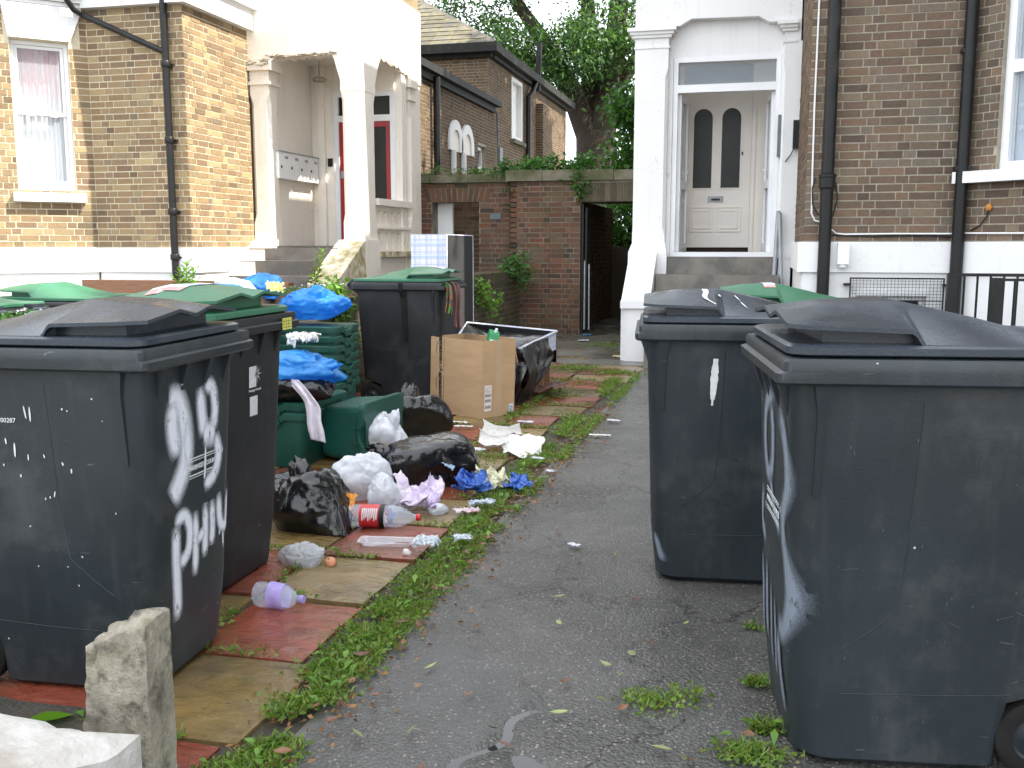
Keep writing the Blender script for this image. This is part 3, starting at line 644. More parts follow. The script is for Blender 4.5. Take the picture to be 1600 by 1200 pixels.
# soil pipe, rainwater pipe
pipe = MB(); pipe.tube([(.60,RFY-.085,6.6),(.60,RFY-.085,1.9),(.60,RFY-.085,.0)], .056, 14)
for z in (1.92, 3.9): pipe.lathe([(.06,-.08),(.072,-.07),(.072,.02),(.078,.025),(.078,.05),(.06,.06)], Matrix.Translation((.60,RFY-.085,z)), 14)
pipe.box(.53,.67,RFY-.06,RFY-.006,1.86,1.9); pipe.build('drainpipe', MT['black_iron'], RH, smooth=40)
pipe = MB(); pipe.tube([(RCX-.035,RFY-.09,6.6),(RCX-.035,RFY-.09,2.0),(RCX-.035,RFY-.09,.0)], .055, 14)
for z in (3.0, 1.99): pipe.box(RCX-.1,RCX+.03,RFY-.12,RFY-.02,z,z+.035)
pipe.build('drainpipe', MT['black_iron'], RH, smooth=40)
cb = MB(); cb.tube([(.475,RFY-.02,6),(.462,RFY-.02,2.6),(.468,RFY-.02,2.0),(.475,RFY-.02,1.62),(.505,RFY-.02,1.555),(.56,RFY-.02,1.54)], .0095, 6)
cb.tube([(.66,RFY-.02,1.47),(.70,RFY-.025,1.435),(.78,RFY-.02,1.425),(1.2,RFY-.02,1.43),(1.7,RFY-.02,1.428)], .008, 6)
q0 = Rc @ Vector((.05,.02,1.432)); q1 = Rc @ Vector((1.2,.02,1.42)); cb.tube([(1.7,RFY-.02,1.428), q0, q1], .008, 6)
cb.build('white_cable', MT['render_white'], RH, smooth=60)
cb = MB(); cb.tube([(.50,RFY-.02,1.95),(.47,RFY-.03,1.85),(.48,RFY-.03,1.7),(.54,RFY-.03,1.6)], .006, 6); cb.tube([(.68,RFY-.02,1.9),(.70,RFY-.03,1.75),(.665,RFY-.03,1.6),(.63,RFY-.03,1.52)], .006, 6)
cb.tube([(.66,RFY-.02,1.42),(1.0,RFY-.02,1.405),(1.5,RFY-.022,1.415),(1.75,RFY-.02,1.395)], .007, 6)
q = [Rc @ Vector(v) for v in ((.10,.015,1.45),(.2,.02,1.5),(.26,.02,1.58),(.27,.02,1.64))]; cb.tube(q, .006, 6); cb.build('black_cable', MT['black_iron'], RH, smooth=60)
MT['orange'] = pm('orange_sealant', (.55,.22,.04), None, .7, 12, pos=True)
MB().lathe([(.028,0),(.032,.02),(.015,.035)], Rc @ Matrix.Translation((.272,.005,1.655)) @ Matrix.Rotation(R(-90),4,'X'), 10).build('cable_seal', MT['orange'], RH, smooth=50)
fl = MB().box(.30, .40, .046, .15, 1.15, 1.345, 0, Rflat).lathe([(.04,0),(.045,.01),(.03,.03)], Rflat @ Matrix.Translation((.35,.10,1.12)), 12)
tag(fl.build('security_light', MT['white_gloss']), 'small white security light box on the white plinth beside the soil pipe', 'light')
# ---- right porch
mb = MB()
x0, x1 = -1.49, -1.095
pc = MB(); chamfer_col(pc, x0, x1, RPY, RPY+.38, 1.35, 3.63, .035, 1.42, 3.40)
pc.loft([[(x0-.04,RPY-.04,.0),(x1+.03,RPY-.04,.0),(x1+.03,RPY+.38,.0),(x0-.04,RPY+.38,.0)],[(x0-.04,RPY-.04,1.24),(x1+.03,RPY-.04,1.24),(x1+.03,RPY+.38,1.24),(x0-.04,RPY+.38,1.24)],[(x0,RPY,1.35),(x1,RPY,1.35),(x1,RPY+.38,1.35),(x0,RPY+.38,1.35)]])
for z0, z1, pr in ((3.62,3.645,.012),(3.74,3.775,.03),(3.775,3.81,.055),(3.81,3.85,.085)): pc.box(x0-pr, x1+pr, RPY-pr, RPY+.38, z0, z1)
pc.box(x0, x1, RPY, RPY+.38, 3.63, 3.86)
pc.build('porch_column', MT['render_white'], RH)
pc = MB(); chamfer_col(pc, .215, RX+.1, RPY, RPY+.38, 1.18, 3.63, .02, 1.3, 3.4)
for z0, z1, pr in ((3.62,3.645,.012),(3.74,3.775,.03),(3.775,3.81,.055),(3.81,3.85,.085)): pc.box(.215-pr, RX-.06, RPY-pr, RPY+.38, z0, z1)
pc.box(.235, RX-.04, RPY+.01, RPY+.38, -.05, 1.18); pc.box(.215, RX-.02, RPY, RPY+.38, 3.63, 3.86); pc.build('porch_pilaster', MT['render_white'], RH)
# wall above with the cut-cornered soffit
Tp = fr((x0, RPY), (1, 0)) @ Matrix(((1,0,0,0),(0,0,-1,0),(0,1,0,0),(0,0,0,1)))
W = RX-.02-x0
mb.prism([(0,3.862),(.52,3.862),(.65,3.935),(1.41,3.925),(1.53,3.855),(W,3.855),(W,5.2),(0,5.2)], Tp, .30); mb.build('porch_upper_wall', MT['render_white'], RH)
mb = MB().box(x1, .215, RPY+.14, RPY+.3, 3.525, 3.95).box(x0+.02, x1-.02, RPY+.38, 14.4, -.05, 5.2).box(x1+.0, -1.045, RPY+.10, RPY+.3, 1.19, 3.525).box(.195, .215, RPY+.10, RPY+.3, 1.19, 3.525)
mb.build('porch_side_wall', MT['render_white'], RH)
# outer frame with transom light
Tf = fr((-1.043, RPY+.13), (1, 0))
f = MB(); FWd = 1.236; rect_ring(f, Tf, 0, FWd, 1.19, 3.523, .055, -.08, .0); f.box(.055, FWd-.055, -.08, .005, 3.12, 3.21, 0, Tf); ofr = f.build('porch_door_frame', MT['white_gloss'], RH)
MB().box(.055, FWd-.055, -.05, -.044, 3.21, 3.468, 0, Tf).build('transom_pane', MT['glass'], ofr)
# the two open leaves, swung inwards
def leaf(hx, sgn, ang):
    T = Matrix.Translation((hx, RPY+.21, 1.25)) @ Matrix.Rotation(R(ang), 4, 'Z')
    m = MB(); W_, H_ = .50, 1.86
    for a, b, c, d in ((0,.07,0,H_),(W_-.07,W_,0,H_),(.07,W_-.07,0,.10),(.07,W_-.07,H_-.07,H_),(.07,W_-.07,.76,.86)): m.box(a, b, -.03, .03, c, d, 0, T)
    o = m.build('porch_door', MT['white_gloss'], RH)
    p = MB().box(.07, W_-.07, -.006, .006, .10, .76, 0, T).box(.07, W_-.07, -.006, .006, .86, H_-.07, 0, T); p.build('pane', MT['glass'], o)
    MB().box(W_-.055, W_-.03, -.05, .05, .96, 1.0, 0, T).box(W_-.12, W_-.03, .05, .06, .975, .99, 0, T).box(W_-.12, W_-.03, -.06, -.05, .975, .99, 0, T).build('door_handle', MT['white_gloss'], o)
leaf(-.975, 1, 83); leaf(.125, -1, 97)
# vestibule
mb = MB().box(-1.13,-1.045,RPY+.31,13.2,1.0,3.9).box(.20,.28,RPY+.31,13.2,1.0,3.9).box(-1.05,.2,RPY+.31,13.2,3.60,3.7); mb.build('vestibule_wall', MT['magnolia'], RH)
mb = MB().box(-1.045,.20,RPY+.25,13.12,1.0,1.185); mb.build('vestibule_floor', MT['dark'], RH)
Ti = fr((-1.045, 13.12), (1, 0)); fw = 1.245
mb = MB(); mb.box(0,.06,-.1,.02,1.185,3.6,0,Ti); mb.box(.92,fw,-.1,.0,1.185,3.6,0,Ti); mb.box(.06,.92,-.1,.02,3.27,3.36,0,Ti); mb.box(.92,.97,-.1,.02,1.185,3.36,0,Ti); mb.build('inner_door_frame', MT['offwhite'], RH)
MB().box(.06,.92,-.06,-.05,3.36,3.6,0,Ti).build('inner_transom', MT['glass_dark'], RH)
d = MB(); d.box(.062,.918,-.05,-.012,1.30,3.268,0,Ti); 
D = d.build('front_door', MT['offwhite'], RH)
def arch_pts(c, hw, z0, z1, n=10): return [(c-hw,z0),(c+hw,z0)] + [(c+hw*math.cos(a), z1-hw+hw*math.sin(a)) for a in [math.pi*i/n for i in range(n+1)]]
TTi = Ti @ Matrix(((1,0,0,0),(0,0,-1,0),(0,1,0,0),(0,0,0,1)))
for c in (.31, .665):
    MB().prism(arch_pts(c,.118,2.06,3.06), TTi @ Matrix.Translation((0,0,.0095)), .004).build('arched_pane', MT['glass_dark'], D)
    o_ = arch_pts(c,.135,2.045,3.077); i_ = arch_pts(c,.118,2.06,3.06); m = MB(); n_ = len(o_)
    for A, B in zip(range(n_), list(range(1,n_))+[0]):
        m.prism([o_[A],o_[B],i_[B],i_[A]], TTi @ Matrix.Translation((0,0,-.002)), .014)
    m.build('pane_moulding', MT['offwhite'], D)
    m = MB(); rect_ring(m, Ti, c-.15, c+.15, 1.50, 1.82, .012, -.012, .003); rect_ring(m, Ti, c-.11, c+.11, 1.54, 1.78, .016, -.012, .006); m.box(c-.094,c+.094,-.012,-.004,1.556,1.764,0,Ti); m.build('door_panel', MT['offwhite'], D)
MB().box(.39,.59,-.012,-.004,1.875,1.955,0,Ti).box(.43,.55,-.004,.004,1.895,1.935,0,Ti).build('letter_plate', MT['grey_metal'], D)
MB().box(.435,.545,.004,.006,1.90,1.925,0,Ti).build('letter_slot', MT['black_iron'], D); MB().box(.80,.82,-.012,.0,2.47,2.51,0,Ti).build('keyhole', MT['black_iron'], D)
mb = MB().box(-1.06,.20,RPY-.02,RPY+.25,-.05,1.188); mb.build('step', MT['step_wet'], RH)
for k in range(5): MB().box(-1.165,.23,RPY-.02-.28*(k+1),RPY-.021-.28*k,-.05,.985-.19*k).build('step', MT['step_wet'], RH)
# sloping stringer and pedestal
m = MB(); T = Matrix(((0,0,1,x0-.015),(1,0,0,0),(0,1,0,0),(0,0,0,1)))
m.prism([(RPY-.042,-.05),(RPY-.042,1.25),(11.22,.69),(11.22,-.05)], T, .325); m.build('stringer', MT['render_white'], RH)
MB().box(-1.46,-1.0,11.15,11.52,-.05,.615).box(-1.50,-.97,11.11,11.54,.615,.70).build('pedestal', MT['render_white'], RH)
tag(MB().box(.345,.47,RPY-.11,RPY-.01,2.43,2.74).tube([(.36,RPY-.03,2.43),(.33,RPY-.03,2.36),(.27,RPY-.02,2.28)],.006,6).build('meter_box', MT['black_iron']), 'black utility box on the porch pilaster beside the brick flank', 'box')
tag(MB().box(.175,.212,RPY+.02,RPY+.09,2.35,2.82).build('conduit_strip', MT['lead']), 'grey vertical intercom strip beside the open white door', 'intercom')
for i, (a, b, lab) in enumerate((((.16,11.72,.0),(.215,11.95,1.72), 'upright galvanised steel tube in the porch corner'), ((.32,11.75,.0),(.23,11.93,1.70), 'leaning galvanised steel tube in the porch corner'))):
    tag(MB().tube([a,b],.024,10).build('scaffold_tube', MT['grey_metal'], smooth=40), lab, 'pole')
# railings of the basement area
RL = root('iron_railing', 'black iron railings in front of the white basement wall', 'railing', (1.9, 8.6, 0), worldbuilt=True)
MB().box(1.53,3.3,8.585,8.615,1.075,1.10).build('top_rail', MT['black_iron'], RL); MB().box(1.50,1.575,8.56,8.635,0,1.10).build('post', MT['black_iron'], RL)
for i in range(16): MB().tube([(1.63+i*.098,8.6,.05),(1.63+i*.098,8.6,1.08)],.0095,6).build('bar', MT['black_iron'], RL)
RL2 = root('iron_railing', 'nearer short run of black railings with square gate post', 'railing', (2.0, 8.1, 0), worldbuilt=True)
MB().box(1.80,3.0,8.09,8.11,1.055,1.075).build('top_rail', MT['black_iron'], RL2); MB().box(1.73,1.80,8.06,8.14,0,1.08).build('post', MT['black_iron'], RL2)
for i in range(10): MB().tube([(1.89+i*.098,8.1,.05),(1.89+i*.098,8.1,1.06)],.0095,6).build('bar', MT['black_iron'], RL2)

# ------------------------------------------------------------------ courtyard wall at the back
BW = root('courtyard_wall', 'tall old brick wall with mossy coping, blocked arch and dark doorway', 'wall', (-3.3, 14.5, 0), worldbuilt=True)
B1 = fr((-3.645, 14.5), (1, 0)); B2 = fr((-5.4, 14.64), (1, 0)); L1 = 3.645-1.35; L2 = 5.4-3.645
dh = [(3.645-2.575, L1-.27, -.1, 1.965)]; oh = [(5.4-4.93, 5.4-4.17, -.1, 1.985)]
mb = MB(); panel(mb, B1, L1, -.05, 2.27, dh, t=.3); panel(mb, B2, L2, -.05, 2.27, oh, t=.3); mb.box(0,.1,-.35,0,-.05,2.27,0,B1)
wb = mb.build('wall', MT['mortar_dark'], BW)
bk = Bricks(); lz = [(1.0, L1, 1.96, 2.24)]
bk.face(B1, L1, 0, 2.27, dh+lz, off=.04, proud=.006); bk.face(B2, L2, 0, 2.27, oh+[(.42,1.36,1.98,2.20)], off=.1, proud=.006)
bk.face(fr((-2.575, 14.5), (0, 1)), .3, 0, 1.965, off=.02, proud=.006)
bk.done(wb, MT['brick_red'], 300)
# voussoirs
for i in range(12):
    u = .40 + i*.081; tl = (i-5.5)*.012
    pts = [(u, 1.988), (u+.068, 1.988), (u+.07+tl, 2.195), (u+.002+tl, 2.195)]
    MB().prism(pts, B2 @ Matrix(((1,0,0,0),(0,0,-1,.010),(0,1,0,0),(0,0,0,1))), .1).build('brick', MT['brick_red'], wb)
for i in range(14):
    u = 1.0 + i*.088; pts = [(u, 1.968), (u+.078, 1.968), (u+.08, 2.235), (u+.002, 2.235)]
    MB().prism(pts, B1 @ Matrix(((1,0,0,0),(0,0,-1,.010),(0,1,0,0),(0,0,0,1))), .2).build('brick', MT['brick_moss'], wb)
rs = random.Random(11)
for a, b, T in ((-.06, L1, B1), (0, L2-.06, B2)):
    u = a
    while u < b - .05:
        w = min(rs.uniform(.45, .7), b-u); z = 2.272 + rs.uniform(0, .008)
        MB().box(u+.004, u+w-.004, -.36, .06, z, z+.13 + rs.uniform(-.012,.012) + (.02 if T is B1 else 0), 0, T).build('coping_stone', MT['coping'], BW); u += w
MT['plaque'] = pm('blue_grey_plaque', (.10,.13,.14), (.07,.09,.10), .4, 8, pos=True)
tag(MB().box(5.4-3.99,5.4-3.82,.012,.022,1.72,1.81,0,B2).build('wall_plaque', MT['plaque']), 'small blue grey plaque on the old brick wall', 'plaque')
# wall seen through the arch, pale post beside it
IW = root('infill_wall', 'dark brick wall seen through the arched opening', 'wall', (-4.5, 15.6, 0), worldbuilt=True)
Tw = fr((-5.2, 15.5), (1, 0)); w_ = MB(); panel(w_, Tw, 1.6, -.05, 2.1, t=.2); w_ = w_.build('wall', MT['mortar_dark'], IW); bk = Bricks(); bk.face(Tw, 1.6, .3, 2.1); bk.done(w_, MT['brick_rear'], 120)
tag(MB().box(-4.93,-4.69,14.93,15.0,0,2.2).build('concrete_post', MT['post_grey']), 'pale grey post standing in the arched opening', 'post')
# passage behind the doorway
PS = root('passage_walls', 'dark brick side walls of the passage behind the doorway', 'wall', (-2.2, 16, 0), worldbuilt=True)
Tl = fr((-2.66, 14.82), (0, 1)); w_ = MB(); panel(w_, Tl, 3.6, -.05, 2.0, t=.2); panel(w_, fr((-1.62, 18.4), (0, -1)), 3.5, -.05, 2.6, t=.1); w_ = w_.build('wall', MT['mortar_dark'], PS)
bk = Bricks(); bk.face(Tl, 3.6, 0, 2.0); bk.done(w_, MT['brick_red'], 80)
MB().box(-2.7,-1.5,18.4,18.6,-.05,1.3).build('end_wall', MT['brick_moss'], PS); MB().box(-2.9,-1.55,14.83,17.6,2.06,2.16).build('passage_shade_roof', MT['timber'], PS)  # roof added over the passage to darken what shows through the doorway
GT = root('iron_gate', 'black iron gate standing open in the brick doorway', 'gate', (-2.54, 14.8, 0), rz=0, worldbuilt=True)
MB().box(-2.565,-2.53,14.55,14.585,.0,1.93).build('gate_post', MT['black_iron'], GT)
m = MB(); Tg = fr((-2.50, 14.62), (-.11, .994)); rect_ring(m, Tg, 0, .72, .08, 1.88, .035, -.015, .015); m.build('gate_frame', MT['black_iron'], GT)
for i in range(6): MB().tube([Tg @ Vector((.11+i*.1,0,.1)), Tg @ Vector((.11+i*.1,0,1.86))],.008,6).build('bar', MT['black_iron'], GT)
for k, x in enumerate((-2.485, -2.42)): tag(MB().tube([(x,14.42+.03*k,.08),(x-.005,14.45,1.10-.05*k)],.011,8).build('metal_rod', MT['grey_metal'], smooth=40), ('thin metal rod nearest the brick jamb of the doorway','thin metal rod leaning on the gate, right of its twin')[k], 'rod')

# ------------------------------------------------------------------ garden wall along the path
GW = root('garden_wall', 'low mossy brick garden wall topped with soil beside the path', 'wall', (-3.65, 9, 0), worldbuilt=True)
Tg1 = fr((-3.5, 3.2), (0, 1)); w_ = MB(); w_.box(-3.82,-3.5,3.2,14.48,-.05,.88); w_ = w_.build('wall', MT['mortar_dark'], GW)
bk = Bricks(); bk.face(Tg1, 11.28, .0, .80, off=.05, proud=.006); bk.face(fr((-3.82,3.2),(1,0)), .32, 0, .80, ext=(0,.006)); bk.done(w_, MT['brick_moss'], 300)
for i in range(0, 52):   # brick-on-edge coping of the far stretch
    y = 9.4 + i*.097; MB().box(-3.84,-3.478,y+.006,y+.092,.805,.955+rs.uniform(-.006,.006)).build('coping_brick', MT['brick_moss'], w_)
m = MB()
def SO(u, v):
    x = -3.86+u*.40; y = 3.15+v*6.2; e = min(u, 1-u)*2
    return (x, y, .86 + .085*min(1, e*3) + .03*noise.noise((x*6, y*5, 1)) + .015*noise.noise((x*20, y*20, 4)))
m.grid(SO, 16, 200); tag(m.build('soil', MT['soil'], GW, smooth=70, fix=False), kind='stuff')
# timber edging and boards lying in the front garden
tag(MB().box(-7.6,-5.75,9.85,9.97,-.03,.93).build('timber_edging', MT['timber']), 'weathered reddish timber board below the white plinth', 'board')
tag(MB().box(-6.1,-5.15,10.18,10.32,-.03,.905).build('timber_board', MT['timber']), 'short timber board at the foot of the dark porch steps', 'board')

# ------------------------------------------------------------------ rear house
RR = root('rear_house', 'brown brick rear house with slate roof and twin arched windows', 'house', (-8, 24, 0), worldbuilt=True)
Trl = fr((-6.55, 18.2), (0, 1)); Trf = fr((-13, 24.4), (1, 0)); Trs = fr((-6.7, 24.4), (0, 1))
hl = [(22.9-18.2, 23.62-18.2, 2.3, 3.70)]; hs_ = [(26.8-24.4, 28.0-24.4, 4.26, 5.87)]
mb = MB(); panel(mb, Trl, 6.2, 0, 4.72, hl, t=.3); panel(mb, Trf, 6.3, 0, 6.05, t=.3); panel(mb, Trs, 10.3, 0, 6.05, hs_, t=.3, u0=.3); mb.box(-12.5,-6.6,18.2,18.5,0,4.7)
wr = mb.build('wall', MT['mortar_right'], RR)
bk = Bricks(); bk.face(Trl, 6.2, 2.2, 4.72, hl); bk.face(Trf, 6.3, 4.3, 6.0, keep=lambda u, z: u > 3.6); bk.face(Trs, 10.3, 3.0, 6.0, hs_); bk.done(wr, MT['brick_rear'], 300)
# twin arch surround with colonnettes
TA = Trl @ Matrix(((1,0,0,0),(0,0,-1,.05),(0,1,0,0),(0,0,0,1)))
def half_ring(c, ro, z, leg): return [(c-ro, z-leg)] + [(c+ro*math.cos(a), z+ro*math.sin(a)) for a in [math.pi-math.pi*i/12 for i in range(13)]] + [(c+ro, z-leg)]
m = MB(); a0 = 21.05-18.2; a1 = 21.95-18.2
for c in (a0, a1):
    O_, I_ = half_ring(c, .50 if c == a0 else .495, 3.55, .17), half_ring(c, .29, 3.55, .17)
    for i in range(len(O_)-1): m.prism([O_[i], O_[i+1], I_[i+1], I_[i]][::-1], TA, .08 if c == a0 else .078)
m.build('arch_surround', MT['render_white'], RR)
for c in (a0, a1): MB().prism([(c-.29,3.38),(c+.29,3.38)]+[(c+.29*math.cos(a), 3.55+.29*math.sin(a)) for a in [math.pi*i/12 for i in range(13)]], Trl @ Matrix(((1,0,0,0),(0,0,-1,.012),(0,1,0,0),(0,0,0,1))), .01).build('arch_panel', MT['render_cream'], RR)
for u in (20.80-18.2, 21.56-18.2): MB().tube([Trl @ Vector((u,.05,2.3)), Trl @ Vector((u,.05,3.38))], .07, 10).build('colonnette', MT['render_white'], RR, smooth=40)
f = MB(); rect_ring(f, Trl, hl[0][0], hl[0][1], 2.3, 3.698, .09, -.2, -.1); f.box(hl[0][0]+.09, hl[0][1]-.09, -.2, -.11, 3.18, 3.26, 0, Trl); f = f.build('window', MT['white_gloss'], RR)
MB().box(hl[0][0]+.09, hl[0][1]-.09, -.17, -.16, 3.26, 3.61, 0, Trl).build('pane', MT['glass_dark'], f); MB().box(hl[0][0]+.09, hl[0][1]-.09, -.17, -.15, 2.35, 3.18, 0, Trl).build('red_curtain', MT['red_paint'], f)
f = MB(); rect_ring(f, Trs, hs_[0][0]-.03, hs_[0][1]+.03, 4.24, 5.9, .10, -.12, .02); f.box(hs_[0][0], hs_[0][1], -.15, -.12, 4.2, 5.9, 0, Trs); f = f.build('window', MT['render_white'], RR)
MB().box(hs_[0][0]-.1, hs_[0][1]+.1, .0, .12, 4.13, 4.235, 0, Trs).build('window_sill', MT['coping'], RR)
# gutters and fascia
g = MB(); g.box(18.0-18.2, 6.15, -.15, .22, 4.74, 4.88, 0, Trl); g.box(-.2, 6.0, -.1, .10, 4.60, 4.735, 0, Trl); g.box(3.0, 6.60, -.3, .28, 6.08, 6.30, 0, Trf); g.box(3.0, 6.42, -.2, .12, 5.98, 6.08, 0, Trf); g.box(.02, 10.6, -.3, .28, 6.085, 6.295, 0, Trs); g.box(.02, 10.4, -.2, .12, 5.985, 6.085, 0, Trs)
g.build('gutter', MT['gutter'], RR)
pp = MB(); pp.tube([(-6.42,19.45,4.7),(-6.42,19.45,0)],.075,10); pp.build('drainpipe', MT['black_iron'], RR, smooth=40)
pp = MB(); pp.tube([(-6.5,29.0,6.1),(-6.55,28.75,5.75),(-6.6,28.45,5.6),(-6.6,28.45,0)],.075,10); pp.tube([(-6.55,29.45,5.9),(-6.5,29.45,7.3)],.085,10); pp.build('drainpipe', MT['black_iron'], RR, smooth=40)
MB().tube([(-6.53,24.2,4.75),(-6.5,24.55,4.6),(-6.5,24.6,3.8)],.03,8).box(-6.5,-6.42,24.5,24.8,3.35,3.8).build('cable_box', MT['lead'], RR)
cbm = MB().box(29.9-24.4, 31.2-24.4, 0.008, .22, 3, 5.6, 0, Trs).build('chimney_breast', MT['mortar_right'], RR); bk = Bricks(); bk.face(fr((-6.48,29.9),(0,1)), 1.3, 3.0, 5.6, ext=(.006,.006)); bk.face(fr((-6.7,29.9),(1,0)), .22, 3.0, 5.6); bk.done(cbm, MT['brick_rear'], 0)
MB().box(-7.6,-6.68,24.12,24.39,4.75,5.05).build('flashing', MT['lead'], RR)
# slate roof: hipped, in courses, with hip tiles
ex0, ex1, ey0, ey1, ez = -13.2, -6.42, 24.15, 34.9, 6.27; ax, ay0, ay1, az = -9.8, 27.5, 31.5, 8.35
m = MB().add([(ex0,ey0,ez),(ex1,ey0,ez),(ex1,ey1,ez),(ex0,ey1,ez),(ax,ay0,az),(ax,ay1,az)], [(0,1,4),(1,2,5,4),(2,3,5),(3,0,4,5),(0,3,2,1)]); rf = m.build('roof', MT['slate'], RR)
NR = 13
for k in range(NR):   # slate courses on the front hip, each slate a piece
    t0, t1 = k/NR, (k+1)/NR + .015
    def row(t): return (ex0+(ax-ex0)*t, ex1+(ax-ex1)*t, ey0+(ay0-ey0)*t, ez+(az-ez)*t)
    a, b = row(t0), row(min(1, t1)); x = a[1]; off = .25 if k % 2 else 0
    xs_ = [a[1]] + [q for q in np.arange(a[1]-.25-off, max(a[0], -10.5), -.5)]
    for i in range(len(xs_)-1):
        xa, xb = xs_[i+1]+.006, xs_[i]-.006; sh = (b[1]-a[1])
        ta = min(xb, b[1])
        if xa > b[1]: continue
        up = Vector((0,-.35,.6)).normalized()*.02
        vs = [(xa,a[2],a[3]),(xb,a[2],a[3]),(ta,b[2],b[3]),(xa,b[2],b[3])]
        lo = [Vector(v)+up*.2 for v in vs]; hi = [Vector(v)+up*(1.6 if j < 2 else .6) for j, v in enumerate(vs)]
        MB().add(lo+hi, [(0,1,2,3),(4,5,6,7),(0,1,5,4),(1,2,6,5),(2,3,7,6),(3,0,4,7)]).build('slate', MT['slate'], rf)
P0 = Vector((ex1,ey0,ez)); P1 = Vector((ax,ay0,az)); nt_ = 11
for i in range(nt_):
    A = P0.lerp(P1, i/nt_); B_ = P0.lerp(P1, (i+1)/nt_+.01); dirv = (B_-A).normalized()
    l = Vector((-1,0,0)); l2 = Vector((0,1,0)); u = Vector((0,0,.06)); dn = Vector((0,0,-.02))
    vs = [A+l*.19+dn, A+u, A+l2*.22+dn, B_+l*.19+dn, B_+u*.85, B_+l2*.22+dn]
    MB().add(vs, [(0,1,4,3),(1,2,5,4),(0,3,5,2),(0,2,1),(3,4,5)]).build('hip_tile', MT['hip_tile'], rf)
# ------------------------------------------------------------------ vegetation
def leaf_mesh(name, C, D, S, l, w, mat, parent=None, droop=.15, loc=None):
    """C bases, D directions, S side vectors (N,3); one bent diamond per leaf"""
    N = len(C); l = np.broadcast_to(np.asarray(l, float).reshape(-1, 1), (N, 1)); w = np.broadcast_to(np.asarray(w, float).reshape(-1, 1), (N, 1))
    up = np.array([[0, 0, 1.0]]); V = np.empty((N, 4, 3))
    V[:, 0] = C; V[:, 1] = C + D*l*.5 + S*w + up*l*.03; V[:, 2] = C + D*l - up*l*droop; V[:, 3] = C + D*l*.5 - S*w + up*l*.03
    me = bpy.data.meshes.new(name); me.vertices.add(N*4); me.vertices.foreach_set('co', V.ravel())
    me.loops.add(N*4); me.loops.foreach_set('vertex_index', np.arange(N*4, dtype='i'))
    me.polygons.add(N); me.polygons.foreach_set('loop_start', np.arange(0, N*4, 4, dtype='i'))
    me.materials.append(mat); me.update(calc_edges=True); me.validate()
    return link(name, me, parent, loc)
def rdirs(n, zlo=-.6, zhi=.8, rg=np.random):
    a = rg.uniform(0, 2*np.pi, n); z = rg.uniform(zlo, zhi, n); r = np.sqrt(np.maximum(0, 1-z*z))
    return np.stack([r*np.cos(a), r*np.sin(a), z], 1)
def side_of(D, rg=np.random):
    X = rg.normal(size=D.shape); S = np.cross(D, X); return S/np.maximum(1e-6, np.linalg.norm(S, axis=1, keepdims=True))
def clumps(centers, radii, n, rg, shell=.35):
    """points spread through blobs, denser to the outside"""
    idx = rg.integers(0, len(centers), n) if hasattr(rg, 'integers') else rg.randint(0, len(centers), n)
    d = rdirs(n, -1, 1, rg); r = (shell + (1-shell)*rg.random_sample((n, 1)))**.6 if hasattr(rg, 'random_sample') else None
    return centers[idx] + d*r*radii[idx]
def tree(name, label, base, limbs, blobs, nleaf, ll, lw, mat, bark, seed, cat='tree', clump=.5, group=None, sub=26):
    t = root(name, label, cat, base, group=group); rg = np.random.RandomState(seed)
    m = MB()
    for path, rad in limbs: m.tube(path, rad, 10)
    m.build('trunk', bark, t, smooth=60)
    bc = np.array([b[0] for b in blobs], float); br = np.array([b[1] for b in blobs], float)
    # twig clusters inside each blob, leaves hang round each cluster centre
    ncl = max(1, nleaf//sub); w = (br.prod(1))**(2/3); idx = rg.choice(len(bc), ncl, p=w/w.sum())
    d = rdirs(ncl, -1, 1, rg); rr = rg.uniform(.25, 1.0, (ncl, 1))**.45; cc = bc[idx] + d*rr*br[idx]
    ci = rg.randint(0, ncl, nleaf); C = cc[ci] + rg.normal(size=(nleaf, 3))*clump*np.array([1, 1, .75])
    D = rdirs(nleaf, -.95, .25, rg); S = side_of(D, rg)
    leaf_mesh('crown', C, D, S, rg.uniform(.6, 1.3, nleaf)*ll, rg.uniform(.7, 1.3, nleaf)*lw, mat, t)
    # twigs to cluster centres
    tw = MB()
    for k in rg.choice(ncl, min(70, ncl), replace=False):
        a = Vector(bc[idx[k]])*.6 + Vector(cc[k])*.4 - Vector((0,0,.4)); tw.tube([a, Vector(cc[k])], [.03, .008], 5)
    tw.build('twigs', bark, t)['kind'] = 'stuff'
    return t
L_ = lambda *p: [Vector(q) for q in p]
limbs = [(L_((0,0,0),(0.02,0,2.4),(0,0,3.6)), [.62,.5,.5]), (L_((0,0,3.3),(-.5,-.1,4.4),(-1.3,-.3,5.8),(-2.4,-.6,7.4)), [.42,.3,.2,.08]), (L_((0.05,0,3.3),(.35,0,4.6),(.5,.1,6.4),(.7,0,9)), [.42,.33,.24,.1]),
         (L_((-.1,0,3.5),(-.2,0.3,5.5),(-.35,.4,7.5),(-.6,.5,10)), [.3,.22,.15,.07]), (L_((.2,0,4.2),(1.2,0,5.6),(2.2,.2,7.6)), [.22,.16,.07]), (L_((-.8,-.2,5.0),(-2.2,-.4,5.6),(-3.4,-.5,5.7)), [.15,.1,.04])]
